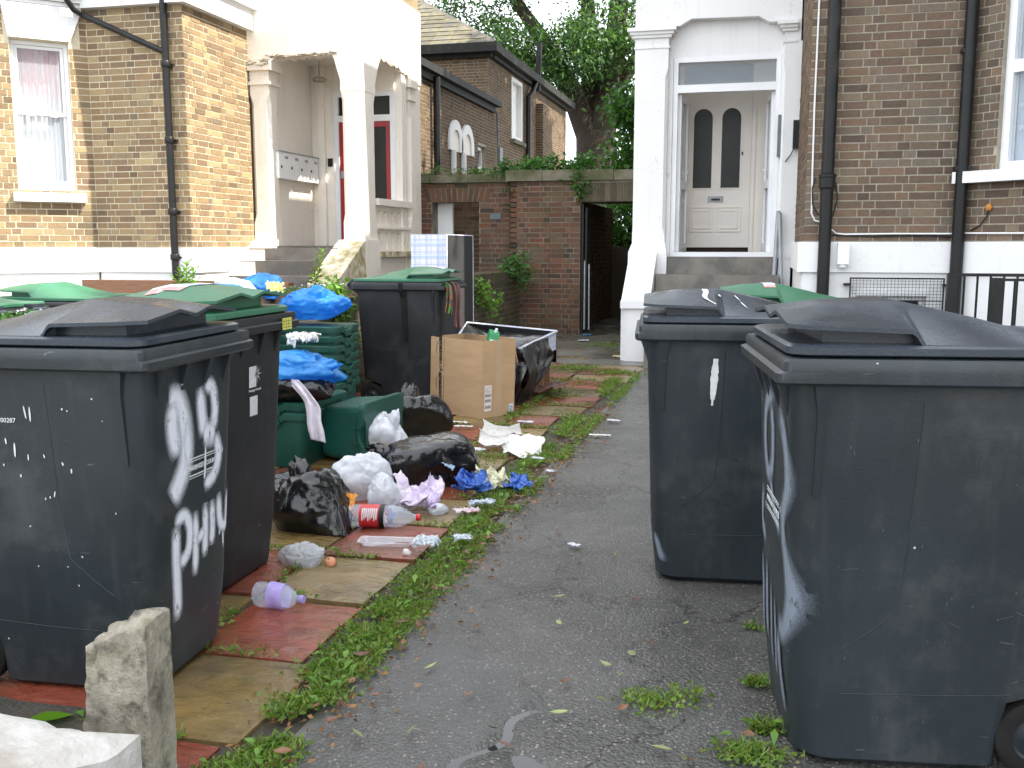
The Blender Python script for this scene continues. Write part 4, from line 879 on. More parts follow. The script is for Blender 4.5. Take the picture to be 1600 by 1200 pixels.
bl = [((-2.9,-.6,6.9),(1.2,1.2,1.0)), ((-1.7,-1.0,7.6),(1.3,1.3,1.0)), ((-1.9,-.8,5.7),(1.1,1.1,.8)), ((-.7,-1.2,5.3),(1.0,1.0,.9)), ((.4,-1.2,5.6),(1.0,1.0,.8)), ((.2,-1.3,5.1),(.9,.9,.6)), ((-1.3,-1.0,5.0),(.9,.9,.5)), ((1.3,-1,5.3),(.9,.9,.8)), ((0,-.8,7.6),(1.5,1.2,1.0)), ((1.6,0,7.0),(1.3,1.3,1.1)), ((-.5,0,9.5),(2.8,2.4,1.5)), ((1.5,.5,9.6),(2.2,2.2,1.6)), ((-2.6,.5,9),(1.8,1.8,1.4)), ((1.5,-.9,4.5),(.7,.8,.5)), ((-2.9,-.7,5.2),(.6,.6,.5)), ((-3.4,-.4,7.6),(.8,.8,.6))]
tree('broadleaf_tree', 'large dark green tree with thick trunk behind the brick wall', (-6.1, 37.5, 0), [([q*1.55 for q in a], [r*1.5 for r in b]) for a, b in limbs], [(tuple(1.55*q for q in a), tuple(1.5*q for q in b)) for a, b in bl], 52000, .19, .04, MT['leaf_tree'], MT['bark'], 3, clump=.42, sub=150)
tree('rear_shade_tree', 'unseen tree added behind the right house to shade the rear house', (3.4, 23.6, 0), [(L_((0,0,0),(0,0,6),(0,.2,11)), [.4,.3,.12]), (L_((0,0,6),(-1.5,.5,9),(-2.4,1,12)), [.2,.14,.05]), (L_((0,0,6.5),(1,2.5,10),(1.2,4,13)), [.2,.14,.05])], [((0,0,13),(4,4,4)), ((-.6,4,13),(3.6,3.4,3.6)), ((-1.2,-2,11.5),(3,3,3)), ((.5,7,12),(3.4,3.2,3.4))], 16000, .42, .16, MT['leaf_tree'], MT['bark'], 19, clump=.55)  # unseen tree, put in to keep the sun off the rear house
# smaller tree right of the trunk
tree('small_tree', 'bright green young tree right of the thick trunk, by the porch', (-2.3, 21, 0), [(L_((0,0,0),(.1,0,2),(.2,0,3.4)), [.12,.1,.04])], [((0,0,3.3),(.7,.7,.9)), ((.4,-.2,2.5),(.8,.7,.7)), ((-.2,0,4.1),(.5,.5,.5)), ((-.4,-.2,2.7),(.5,.5,.5))], 9000, .13, .04, MT['leaf_ivy'], MT['bark'], 5, clump=.2)
# dark shrubs seen through the doorway
tree('passage_shrub', 'dark shrub seen through the open doorway of the wall', (-2.25, 19.4, 0), [(L_((0,0,0),(.05,0,1.2)), [.05,.02])], [((0,0,1.6),(.9,.5,.8)), ((.35,-.2,1.2),(.5,.4,.5))], 5000, .12, .04, MT['leaf_ivy'], MT['bark'], 6, 'shrub', .18)
# unseen tree added outside the frame on the right to shade the drive
limbs = [(L_((0,0,0),(0,0,3.5),(.2,0,5)), [.3,.24,.2]), (L_((.1,0,4),(-1.5,.8,6.5),(-2.5,1.4,8.5)), [.18,.12,.05]), (L_((.1,0,4.4),(1.4,-.6,7),(2,-1,9)), [.18,.12,.05]), (L_((.1,0,4.6),(.2,1,8),(.3,2,10.5)), [.16,.1,.04]), (L_((.1,0,4.6),(0,-1.4,7),(-.4,-2.4,9)), [.16,.1,.04])]
bl = [((0,0,9),(3.4,3.6,3.2)), ((-1.5,2.2,8.4),(2.2,2.2,2.4)), ((-1.2,-2,8),(2.4,2.4,2.4)), ((1.8,1.5,9),(2.4,2.4,2.6)), ((0,3.4,9.4),(2.4,1.8,2.4)), ((.5,-3.5,9),(2.4,2.4,2.6))]
tree('drive_shade_tree', 'unseen tree added to the right of the drive to shade it', (7.2, 4.2, 0), limbs, bl, 26000, .34, .13, MT['leaf_tree'], MT['bark'], 9, clump=.5)

def plant(name, label, base, blobs, n, ll, lw, mat, seed, cat='plant', stems=4, group=None, zlo=-.5, zhi=.7, part='foliage', kind=None, clump=.05):
    t = root(name, label, cat, base, group=group); rg = np.random.RandomState(seed)
    bc = np.array([b[0] for b in blobs], float); br = np.array([b[1] for b in blobs], float); idx = rg.choice(len(bc), n, p=br.prod(1)/br.prod(1).sum())
    ncl = max(6, n//14); cc = bc[rg.choice(len(bc), ncl, p=br.prod(1)/br.prod(1).sum())]; cc = cc + rg.normal(size=(ncl,3))*br[rg.randint(0,len(br),ncl)]*.62; C = cc[rg.randint(0,ncl,n)] + rg.normal(size=(n,3))*ll*.7; D = rdirs(n, zlo, zhi, rg)
    leaf_mesh('foliage', C, D, side_of(D, rg), rg.uniform(.6, 1.3, n)*ll, rg.uniform(.7, 1.3, n)*lw, mat, t)
    m = MB()
    for k in range(stems):
        b = bc[rg.randint(len(bc))]; m.tube([Vector((b[0]*.2, b[1]*.2, 0)), Vector((b[0]*.7, b[1]*.7, b[2]*.6)), Vector(b)], [.008, .006, .003], 5)
    m.build('stem', MT['timber'], t); return t
def shoot(name, label, base, hts, seed, mat=None, ll=.085, lw=.014):
    """upright stems set with lance leaves (buddleia / willowherb like)"""
    t = root(name, label, 'plant', base); rg = np.random.RandomState(seed); m = MB(); C = []; D = []
    for (dx, dy, h) in hts:
        m.tube([(0,0,0),(dx*.4,dy*.4,h*.5),(dx,dy,h)], [.006,.005,.002], 5)
        for k in range(int(h/.014)):
            f = .12+.88*k/(h/.014); a = k*2.4; C.append((dx*f*f, dy*f*f, h*f)); z = .25+.5*f; D.append((math.cos(a)*math.sqrt(1-z*z), math.sin(a)*math.sqrt(1-z*z), z))
    C, D = np.array(C), np.array(D); S = np.cross(D, np.array([[0,0,1.]])); S /= np.linalg.norm(S, axis=1, keepdims=True)
    leaf_mesh('foliage', C, D, S, rg.uniform(.7,1.2,len(C))*ll, lw, mat or MT['leaf_weed'], t, droop=.2); m.build('stem', MT['leaf_weed'], t); return t
# on and over the back wall
rg = np.random.RandomState(2)
bl = [((x, rg.uniform(-.1,.12), .05+.07*rg.rand()), (.16,.12,.09)) for x in np.linspace(-.6,.55,14)]
plant('wall_top_ivy', 'green creeper growing along the coping of the tall brick wall', (-3.0, 14.68, 2.42), bl, 900, .07, .026, MT['leaf_ivy'], 21, 'creeper')
plant('ivy_patch', 'ivy hanging beside the top of the dark doorway', (-2.62, 14.45, 1.95), [((0,0,.32),(.13,.06,.16)), ((.05,0,.12),(.10,.05,.13)), ((-.02,.02,.5),(.12,.08,.08))], 420, .05, .018, MT['leaf_ivy'], 22, 'creeper')
plant('ivy_patch', 'trailing ivy over the joint where the coping steps', (-3.68, 14.5, 2.0), [((0,.05,.45),(.10,.08,.10)), ((0,0,.2),(.05,.05,.2))], 260, .05, .018, MT['leaf_ivy'], 23, 'creeper')
bl = [((x, rg.uniform(-.05,.05), .02+.03*rg.rand()), (.10,.12,.05)) for x in np.linspace(-.7,.7,12)]
plant('wall_top_moss', 'low weeds on the coping of the wall beside the porch', (-4.35, 14.68, 2.40), bl, 700, .04, .012, MT['leaf_ivy'], 24, 'weeds')
# on the garden wall
plant('wall_fern', 'bright green bushy weed growing from the far garden wall', (-3.42, 12.1, .58), [((0,0,.14),(.10,.2,.17)), ((.05,.25,.02),(.1,.16,.12))], 420, .055, .02, MT['leaf_bright'], 31)
plant('wall_weed', 'lime green weed low on the garden wall beside the upright divan', (-3.40, 11.0, .42), [((.02,-.1,.06),(.1,.18,.16))], 260, .055, .02, MT['leaf_bright'], 32)
plant('wall_fern', 'dark green fern at the top of the garden wall near the brick wall', (-3.45, 13.9, .88), [((0,0,.14),(.16,.3,.12)), ((.1,.1,-.02),(.12,.2,.12))], 420, .075, .02, MT['leaf_ivy'], 33)
plant('creeper', 'leafy creeper hanging down the garden wall left of the far bin', (-3.46, 7.75, .62), [((0,0,.18),(.09,.16,.16)), ((.02,.05,-.1),(.07,.1,.16)), ((0,-.1,.28),(.08,.1,.06)), ((.0,.0,-.35),(.05,.08,.1))], 900, .05, .021, MT['leaf_bright'], 34)
shoot('weed_shoot', 'tall leafy weed growing at the foot of the left drainpipe', (-5.9, 9.3, .72), [(.02,0,.42),(-.08,.03,.34),(.1,.05,.36),(-.14,0,.26),(.16,-.02,.25)], 41, MT['leaf_bright'], .11, .018)
shoot('weed_shoot', 'single leafy weed stem in front of the dark porch steps', (-4.35, 9.2, .86), [(.10,0,.42),(.02,.02,.24),(-.06,0,.18)], 42, MT['leaf_weed'], .10, .018)
# flowering ground cover on the wall top
rg = np.random.RandomState(12); n = 2600
Y = rg.choice([3.9,4.3,5.1,5.4,5.7,6.0,6.4,6.9,7.4,7.9,8.4], n) + rg.normal(size=n)*.16; X = -3.68 + rg.normal(size=n)*.09; Z = .94 + rg.uniform(0,.035,n)
C = np.stack([X,Y,Z],1); D = rdirs(n,-.2,.8,rg); fl = leaf_mesh('ground_cover', C, D, side_of(D,rg), rg.uniform(.6,1.3,n)*.02, .007, MT['leaf_ivy']); tag(fl, 'small leafy ground cover on the soil of the garden wall', 'ground cover', kind='stuff')
k = rg.choice(n, 300); C2 = C[k]+np.array([[0,0,.02]]); D2 = rdirs(300,0,.9,rg); fl = leaf_mesh('ground_cover_flowers', C2, D2, side_of(D2,rg), .015, .007, MT['flower']); tag(fl, 'tiny pale flowers among the soil on the garden wall', 'flowers', kind='stuff')

# weeds of the path: strip beside the kerb and the joints between slabs
rg = np.random.RandomState(77); Cs = []; 
def strip(n, xf, y0, y1, spread, dens=None):
    y = rg.uniform(y0, y1, n); x = xf(y) + rg.normal(size=n)*spread
    keep = np.array([noise.noise((a*2.6, b*2.0, 5.5)) + .55*noise.noise((a*7, b*7, 1.5)) > -.16 - (.32 if b < 3.3 else 0) for a, b in zip(x, y)])
    Cs.append(np.stack([x, y, np.zeros(n)], 1)[keep])
strip(17000, lambda y: -1.255 - np.clip((y-3)*.012, 0, .1), 1.0, 9.6, .042)
strip(8000, lambda y: -1.15 + 0*y, 1.0, 9.9, .024)
strip(9000, lambda y: -1.225 + 0*y, .9, 3.3, .05)
strip(3500, lambda y: -1.80 + 0*y, 2.7, 9.6, .022)
strip(2500, lambda y: -1.6+ 0*y, 5.4, 9.5, .10)
for r in range(-2, 15):
    yj = 2.20 + r*.517; n = 520 if r > 5 else 330; x = rg.uniform(-2.4, -1.3, n); keep = np.array([noise.noise((a*3.3, yj*5, 9)) > .0 for a in x]); x = x[keep]
    Cs.append(np.stack([x, yj+rg.normal(size=len(x))*.013, 0*x], 1))
for cx, cy, n, s in ((-.26,2.70,230,.05),(-.16,2.77,90,.04),(.02,2.46,450,.05),(.04,2.9,160,.02),(.06,2.62,380,.02),(-1.0,1.9,200,.06),(.03,3.35,70,.015),(-1.85,12.9,700,.22),(-1.9,10.4,900,.14),(-1.4,10.1,900,.12)):
    Cs.append(np.stack([cx+rg.normal(size=n)*s, cy+rg.normal(size=n)*s*.7, 0*np.arange(n)], 1))
C = np.concatenate(Cs); n = len(C)
hgt = np.array([max(0, noise.noise((a*3.1, b*3.1, 2.2))) for a, b in C[:, :2]])
C[:, 2] = .004 + rg.uniform(0, 1, n)*(.008+.038*hgt)
D = rdirs(n, .0, .95, rg)
isblade = rg.rand(n) < .35
ll = np.where(isblade, rg.uniform(.025,.055,n), rg.uniform(.011,.026,n)); lw = np.where(isblade, .0022, ll*.33)
D[isblade] = rdirs(isblade.sum(), .55, .98, rg)
w_ = leaf_mesh('grass', C, D, side_of(D, rg), ll, lw, MT['leaf_weed'], droop=.2); tag(w_, 'green weeds and grass growing between the path slabs and the drive', 'grass', kind='stuff')
nl = 1500; yl_ = rg.uniform(1.2, 8, nl); Cl = np.stack([-1.16+rg.normal(size=nl)*.075, yl_, rg.uniform(.004,.018,nl)], 1); Dl = rdirs(nl, -.1, .25, rg)
tag(leaf_mesh('leaf_litter', Cl, Dl, side_of(Dl, rg), rg.uniform(.012,.035,nl), rg.uniform(.003,.008,nl), MT['dead_leaf'], droop=.05), 'scraps of brown leaf litter among the weeds', 'leaf litter', kind='stuff')
# larger dock-like leaves
k = rg.choice(n, 300); D = rdirs(300, .2, .7, rg); S = np.cross(D, np.array([[0,0,1.]])); S /= np.linalg.norm(S,axis=1,keepdims=True)
w_ = leaf_mesh('grass', C[k]+np.array([[0,0,.01]]), D, S, rg.uniform(.035,.065,300), .011, MT['leaf_bright'], droop=.25); tag(w_, 'broad leaved weeds among the grass along the drive', 'weeds', kind='stuff')
# fallen leaves, each a thing
def fallen(x, y, rz, l, w, mat, label, grp, z=.012):
    m = MB(); pr = [(0,0),(.12,.25),(.3,.75),(.5,1),(.7,.8),(.88,.35),(1,0)]
    cv = random.uniform(.1,.35)*l; tw = random.uniform(-.3,.3)
    top = [((t-.5)*l, a*w*.5, cv*(t-.5)**2*2 + a*w*(.25+tw)) for t, a in pr]; bot = [((t-.5)*l, -a*w*.5, cv*(t-.5)**2*2 + a*w*(.25-tw)) for t, a in pr]; mid = [((t-.5)*l, 0, cv*(t-.5)**2*2) for t, a in pr]
    m.v = top+mid+bot; n = len(pr); m.f = [(i,i+1,n+i+1,n+i) for i in range(n-1)] + [(n+i,n+i+1,2*n+i+1,2*n+i) for i in range(n-1)]; m.m = [0]*len(m.f)
    o = m.build('fallen_leaf', mat, smooth=80, fix=False); o.location = (x, y, z); o.rotation_euler = (0, 0, rz); tag(o, label, 'leaf', grp); return o
MT['leaf_fallen_brown'] = pm('brown_fallen_leaf', (.14,.06,.026), (.085,.038,.02), .5, 20, bst=.3, rnd=.4); MT['leaf_fallen_green'] = pm('pale_green_fallen_leaf', (.19,.23,.08), (.12,.15,.05), .45, 20, bst=.3, rnd=.25)
rl = random.Random(8)
spots = [(-.87,2.35),(-.78,2.6),(-.66,2.42),(-.60,2.34),(-.95,2.75),(-.78,2.18),(-1.0,2.3),(-.52,2.75),(-.5,2.55),(-.33,2.62),(-.2,2.42),(-.12,2.38),(-.42,2.9),(-.3,3.1),(-.63,3.2),(-.9,3.1),(-.68,3.45),(-.4,3.5),(-.2,3.3),(.02,2.55),(.0,2.48),(-.75,3.8),(-.55,4.0),(-.85,4.3),(-.35,3.0)]
for i, (x, y) in enumerate(spots):
    g = i % 2 == 0
    fallen(x, y, rl.uniform(0, 6), rl.uniform(.035,.075), rl.uniform(.012,.022), MT['leaf_fallen_green'] if g else MT['leaf_fallen_brown'], 'narrow pale green leaf fallen on the wet drive' if g else 'small brown leaf fallen on the wet drive', 'green leaves on the drive' if g else 'brown leaves on the drive', .018)
for i in range(70):
    y = rl.uniform(1.6, 6.5); x = -1.11 + rl.gauss(0, .06)
    fallen(x, y, rl.uniform(0, 6), rl.uniform(.03,.07), rl.uniform(.012,.025), MT['leaf_fallen_brown'], 'brown dead leaf lying in the weeds along the kerb', 'dead leaves along the kerb', rl.uniform(.02,.04))
# ------------------------------------------------------------------ wheelie bins
def ring(x0, x1, hw, rf, rb, z, nc=7, ns=8):
    """rounded rectangle, ccw from the rear right; front corners radius rf (x1 side), rear rb"""
    out = []
    cs = [(x0+rb, -hw+rb, rb, 180), (x1-rf, -hw+rf, rf, 270), (x1-rf, hw-rf, rf, 0), (x0+rb, hw-rb, rb, 90)]
    for i, (cx, cy, r, a0) in enumerate(cs):
        arc = [(cx+r*math.cos(R(a0+90*k/(nc-1))), cy+r*math.sin(R(a0+90*k/(nc-1)))) for k in range(nc)]
        out += arc
        nx = cs[(i+1) % 4]; b0 = (nx[0]+nx[2]*math.cos(R(nx[3])), nx[1]+nx[2]*math.sin(R(nx[3])))
        for k in range(1, ns): t = k/ns; out.append((arc[-1][0]+(b0[0]-arc[-1][0])*t, arc[-1][1]+(b0[1]-arc[-1][1])*t))
    return [(x, y, z) for x, y in out]
BODY = [(0.0, -.20, .235, .205, .09, .03), (.025, -.215, .262, .235, .085, .03), (.19, -.235, .280, .247, .08, .03), (.235, -.365, .284, .250, .08, .03), (.968, -.40, .312, .297, .065, .03)]
def bodyp(z):
    for a, b in zip(BODY, BODY[1:]):
        if a[0] <= z <= b[0]: t = (z-a[0])/(b[0]-a[0]); return [a[i]+(b[i]-a[i])*t for i in range(1, 6)]
    return list(BODY[-1][1:])
def front_x(y, z):
    x0, x1, hw, rf, rb = bodyp(z); a = abs(y) - (hw-rf)
    return x1 if a <= 0 else x1 - rf + math.sqrt(max(0, rf*rf - min(a, rf*.999)**2))
def plastic(name, c, c2, grime=.5, rough=.33, specks=True, seam=True):
    m, nt, p = newmat(name); co = coords(nt); oi = nd(nt, 'ObjectInfo').outputs['Random']
    va = nd(nt, 'VectorMath', operation='ADD'); nt.links.new(co, va.inputs[0]); cb = nd(nt, 'CombineXYZ'); nt.links.new(math_(nt, 'MULTIPLY', oi, 31), cb.inputs[0]); nt.links.new(math_(nt, 'MULTIPLY', oi, 17), cb.inputs[1]); nt.links.new(cb.outputs[0], va.inputs[1]); v = va.outputs[0]
    col = mix(nt, rng(nt, noise_tex(nt, v, 2.2, 5, .6), .35, .68), c, c2)
    streak = noise_tex(nt, v, 9, 5, .6, sc3=(3, 3, .35)); col = mix(nt, rng(nt, streak, .55, .85, 0, grime*.35), col, (.10,.10,.095))
    dust = noise_tex(nt, v, 3.5, 6, .7); col = mix(nt, rng(nt, dust, .52, .75, 0, grime*.45), col, (.14,.135,.125))
    if specks:
        vo = nd(nt, 'TexVoronoi'); nt.links.new(v, vo.inputs['Vector']); vo.inputs['Scale'].default_value = 24; sp = nd(nt, 'SeparateColor'); nt.links.new(vo.outputs['Color'], sp.inputs[0])
        k = math_(nt, 'MULTIPLY', math_(nt, 'GREATER_THAN', sp.outputs[0], .965), math_(nt, 'LESS_THAN', vo.outputs['Distance'], .075)); col = mix(nt, math_(nt, 'MULTIPLY', k, .8), col, (.55,.55,.55))
    sc = noise_tex(nt, v, 5, 3, .5, sc3=(1.2, 1.2, 14), dist=1.2); scf = math_(nt, 'MULTIPLY', math_(nt, 'GREATER_THAN', sc, .74), .35); col = mix(nt, scf, col, (.2,.2,.2))
    nt.links.new(col, p.inputs['Base Color']); nt.links.new(rng(nt, dust, .4, .7, rough, rough+.22), p.inputs['Roughness'])
    p.inputs['Specular IOR Level'].default_value = .45
    h = math_(nt, 'ADD', noise_tex(nt, v, 160, 3), math_(nt, 'MULTIPLY', noise_tex(nt, v, 6, 3), 1.5)); bump(nt, p, h, .10, .006); return m
MT['bin_grey'] = plastic('charcoal_bin_plastic', (.0135,.0185,.0220), (.0205,.0275,.0325)); MT['bin_lid_grey'] = plastic('charcoal_lid_plastic', (.022,.029,.038), (.034,.044,.057), .4, .22)
MT['bin_green'] = plastic('green_lid_plastic', (.028,.125,.065), (.04,.155,.085), .5, .34, False); MT['bin_black'] = plastic('black_bin_plastic', (.010,.011,.0125), (.015,.016,.018), .4, .45)
MT['rubber'] = pm('black_rubber_tyre', (.009,.009,.009), (.018,.017,.016), .85, 10, bs=60, bst=.3, spec=.15)
MT['spray'], nt, p = newmat('white_spray_paint'); p.inputs['Base Color'].default_value = (.62,.64,.70,1); p.inputs['Roughness'].default_value = .5
uv = nd(nt, 'TexCoord').outputs['UV']; sx = nd(nt, 'SeparateXYZ'); nt.links.new(uv, sx.inputs[0])
al = math_(nt, 'MULTIPLY', sx.outputs[0], sx.outputs[1]); gr = noise_tex(nt, coords(nt), 220, 4, .7); al = math_(nt, 'ADD', al, math_(nt, 'MULTIPLY', math_(nt, 'SUBTRACT', gr, .5), .5)); al2 = math_(nt, 'POWER', rng(nt, al, .04, .70, 0, 1), 1.2)
cr_ = noise_tex(nt, coords(nt), 38, 5, .75, sc3=(1, 1, .55)); al2 = math_(nt, 'MULTIPLY', al2, rng(nt, cr_, .33, .42, .35, 1))
t_ = nd(nt, 'BsdfTransparent'); ms = nd(nt, 'MixShader'); nt.links.new(al2, ms.inputs[0]); nt.links.new(t_.outputs[0], ms.inputs[1]); nt.links.new(p.outputs[0], ms.inputs[2]); nt.links.new(ms.outputs[0], nt.nodes['Material Output'].inputs[0])
MT['spray_faint'] = MT['spray'].copy(); MT['spray_faint'].name = 'faded_spray_paint'
for n_ in MT['spray_faint'].node_tree.nodes:
    if n_.type == 'BSDF_PRINCIPLED': n_.inputs['Base Color'].default_value = (.17,.20,.24,1)
MT['paint_white'] = pm('white_paint_mark', (.62,.63,.63), (.5,.51,.51), .5, 30, bst=.1)
def lidz(x, y):
    xs_ = (-.40, -.30, -.15, .04, .20, .328); zs_ = (.002, .008, .050, .092, .084, .068)
    zc = float(np.interp(x, xs_, zs_)); ze = float(np.interp(x, (-.4, .030, .052, .328), (.0, .002, .036, .046))); a = abs(y)/.305
    f = 1 if a < .30 else max(0, (1-a)/.70); z = ze + (zc-ze)*f
    if x > .22: z -= .020*max(0, 1-abs(abs(y)-.0)/.11)*min(1, (x-.22)/.08)
    return 1.058 + z
def make_bin():
    t = root('wheelie_bin', 'x', 'bin')
    b = MB(); b.loft([ring(a[1], a[2], a[3], a[4], a[5], a[0]) for a in BODY])
    for s in (-1, 1):
        for zz0, zz1, dz in ((.70, .968, 0),):
            hw0, hw1 = bodyp(zz0)[2], bodyp(.95)[2]
            b.loft([[(.243,s*(hw0-.01),zz0),(.257,s*(hw0-.01),zz0),(.257,s*(hw0+.004),zz0),(.243,s*(hw0+.004),zz0)],[(.240,s*(hw1-.02),.9),(.258,s*(hw1-.02),.9),(.258,s*(hw1+.010),.9),(.240,s*(hw1+.010),.9)],[(.225,s*(hw1-.02),.970),(.27,s*(hw1-.02),.970),(.27,s*(hw1+.024),.970),(.225,s*(hw1+.024),.970)]])
    for y in (-.2, -.07, .07, .2):
        b.loft([[(.28,y-.008,.86),(.28,y+.008,.86),(.303,y+.008,.86),(.303,y-.008,.86)],[(.28,y-.012,.970),(.28,y+.012,.970),(.340,y+.012,.970),(.340,y-.012,.970)]])
    bo = b.build('body', MT['bin_grey'], t, smooth=38)
    # moulded seam line of the shield panel
    sm = MB()
    path = []
    for x, z in ((.02,.93),(.03,.60),(.045,.42),(.11,.36),(.17,.315)): path.append((x, -bodyp(z)[2]-.0005, z))
    for k in range(0, 13):
        y = -.2+.4*k/12; z = .285 - .02*math.cos(y/.2*1.4); path.append((front_x(y, z)+.0005, y, z))
    path += [(p[0], -p[1], p[2]) for p in path[:5][::-1]]
    sm.tube(path, .0013, 5)
    for s in (-1, 1): sm.tube([(x, s*(bodyp(z)[2]+.0005), z) for x, z in ((-.23,.215),(-.05,.205),(.16,.20))] + [(front_x(s*.2,.20)+.0005, s*.2, .20)], .0012, 5)
    sm.build('moulded_seam', MT['bin_grey'], bo, smooth=60)
    r = MB(); r.loft([ring(-.40,.315,.297,.06,.03,.969), ring(-.425,.350,.328,.022,.03,.967), ring(-.43,.357,.335,.02,.03,.974), ring(-.43,.358,.336,.02,.03,.995), ring(-.43,.343,.336,.018,.03,1.000), ring(-.43,.343,.336,.018,.03,1.022), ring(-.427,.339,.332,.018,.03,1.029), ring(-.39,.31,.29,.03,.03,1.030)])
    r.build('rim', MT['bin_grey'], t, smooth=35)
    l = MB(); l.loft([ring(-.41,.322,.310,.05,.03,1.033), ring(-.415,.330,.316,.05,.03,1.037), ring(-.415,.330,.316,.05,.03,1.053), ring(-.41,.320,.306,.05,.03,1.059)])
    nu, nv = 74, 38; X = np.linspace(-.405, .328, nu); Yv = np.linspace(-.303, .303, nv)
    top = [(float(x), float(y)*(1 if x < .25 else 1-.12*((x-.25)/.078)**2), lidz(float(x), float(y))) for y in Yv for x in X]
    bot = [(x, y, z-.010) for x, y, z in top]; base = len(l.v); q = [(j*nu+i, j*nu+i+1, (j+1)*nu+i+1, (j+1)*nu+i) for j in range(nv-1) for i in range(nu-1)]
    N = nu*nv; rimi = list(range(nu)) + [j*nu+nu-1 for j in range(1, nv)] + [(nv-1)*nu+i for i in range(nu-2, -1, -1)] + [j*nu for j in range(nv-2, 0, -1)]
    fs = q + [tuple(N+i for i in reversed(f)) for f in q] + [(rimi[i], rimi[(i+1) % len(rimi)], N+rimi[(i+1) % len(rimi)], N+rimi[i]) for i in range(len(rimi))]
    l.add(top+bot, fs)
    # closed block under the dome, set back at the front to leave the finger scoop
    cols = [(-.39, .28), (.02, .29), (.035, .245), (.24, .23)]
    rings_ = []
    for x, w in cols:
        ys = np.linspace(-w, w, 15); rings_.append([(x, float(y), lidz(x, float(y))-.006) for y in ys] + [(x, w, 1.05), (x, -w, 1.05)])
    l.loft(rings_)
    lid = l.build('lid', MT['bin_lid_grey'], t, smooth=11)
    h = MB()
    for y in (-.17, .17): h.box(-.475, -.39, y-.055, y+.055, .995, 1.05)
    for y in (-.17, .17): h.lathe([(.024,-.055),(.024,.055)], TRS((-.475, y, 1.005), (90, 0, 0)), 12)
    h.build('hinge', MT['bin_lid_grey'], lid, smooth=30)
    hd = MB(); hd.tube([(-.475,-.27,1.005),(-.475,.27,1.005)], .0165, 12)
    for y in (-.262, -.085, .085, .262): hd.loft([[(-.40,y-.008,.93),(-.40,y+.008,.93),(-.40,y+.008,1.018),(-.40,y-.008,1.018)],[(-.48,y-.008,.985),(-.48,y+.008,.985),(-.48,y+.008,1.022),(-.48,y-.008,1.022)]])
    hd.build('handle', MT['bin_grey'], t, smooth=30)
    for s in (-1, 1):
        T = TRS((-.305, s*.215, .10), (90, 0, 0))
        w = MB(); w.lathe([(.058,-.028),(.085,-.030),(.097,-.024),(.1,-.012),(.1,.012),(.097,.024),(.085,.030),(.058,.028)], T, 28, cap=False); wo = w.build('wheel', MT['rubber'], t, smooth=40)
        w = MB(); w.lathe([(.0,-.020),(.016,-.026),(.02,-.020),(.026,-.015),(.052,-.012),(.059,-.02),(.059,.02),(.052,.012),(.026,.015),(.02,.020),(.016,.026),(.0,.020)], T, 24, cap=False); w.build('rim', MT['bin_grey'], wo, smooth=40)
    a = MB(); a.tube([(-.305,-.24,.10),(-.305,.24,.10)], .011, 8); a.box(-.33,-.21,-.14,.14,.06,.24); a.build('axle', MT['black_iron'], t)
    return t
PROTO = make_bin(); used = [False]
def bin_(label, x, y, rot, lid=None, body=None, sc=1.0, tilt=(0, 0)):
    t = PROTO if not used[0] else copy_tree(PROTO); used[0] = True
    t.location = (x, y, 0); t.rotation_euler = (R(tilt[0]), R(tilt[1]), R(rot)); t.scale = (sc, sc, sc); t['label'] = label; t['group'] = 'wheelie bins'
    def setm(o, m):
        o.material_slots[0].link = 'OBJECT'; o.material_slots[0].material = m
    for ch in t.children:
        n = ch.name.split('.')[0]
        if n == 'lid' and lid: setm(ch, lid); [setm(c, MT['bin_lid_grey']) for c in ch.children]
        if n in ('body', 'rim', 'handle') and body:
            setm(ch, body); [setm(c, body) for c in ch.children]
    return t
L1 = bin_('large charcoal wheelie bin with white spray graffiti, nearest on the left', -1.965, 2.60, 4, sc=1.012)
L2 = bin_('charcoal wheelie bin with green lid and yellow sticker behind the nearest left bin', -2.20, 3.39, 1, MT['bin_green'], MT['bin_black'], 1.02)
L3 = bin_('black wheelie bin with green lid and rags hanging out, beside the cardboard box', -2.76, 7.72, 1, MT['bin_green'], MT['bin_black'])
R1 = bin_('large charcoal wheelie bin with faded spray marks, nearest on the right', .37, 2.73, 188, sc=1.03)
R2 = bin_('charcoal wheelie bin with white paint drip, second on the right', -.115, 4.02, 186)
R3 = bin_('wheelie bin with green lid and sticker behind the second right bin', .13, 5.45, 186, MT['bin_green'], None, .975)
Y1 = bin_('green lidded wheelie bin in the yard beyond the garden wall, right one', -4.48, 5.62, 182, MT['bin_green'], MT['bin_black'], .94)
Y2 = bin_('green lidded wheelie bin in the yard beyond the garden wall, left one', -4.62, 4.86, 178, MT['bin_green'], MT['bin_black'], .93)

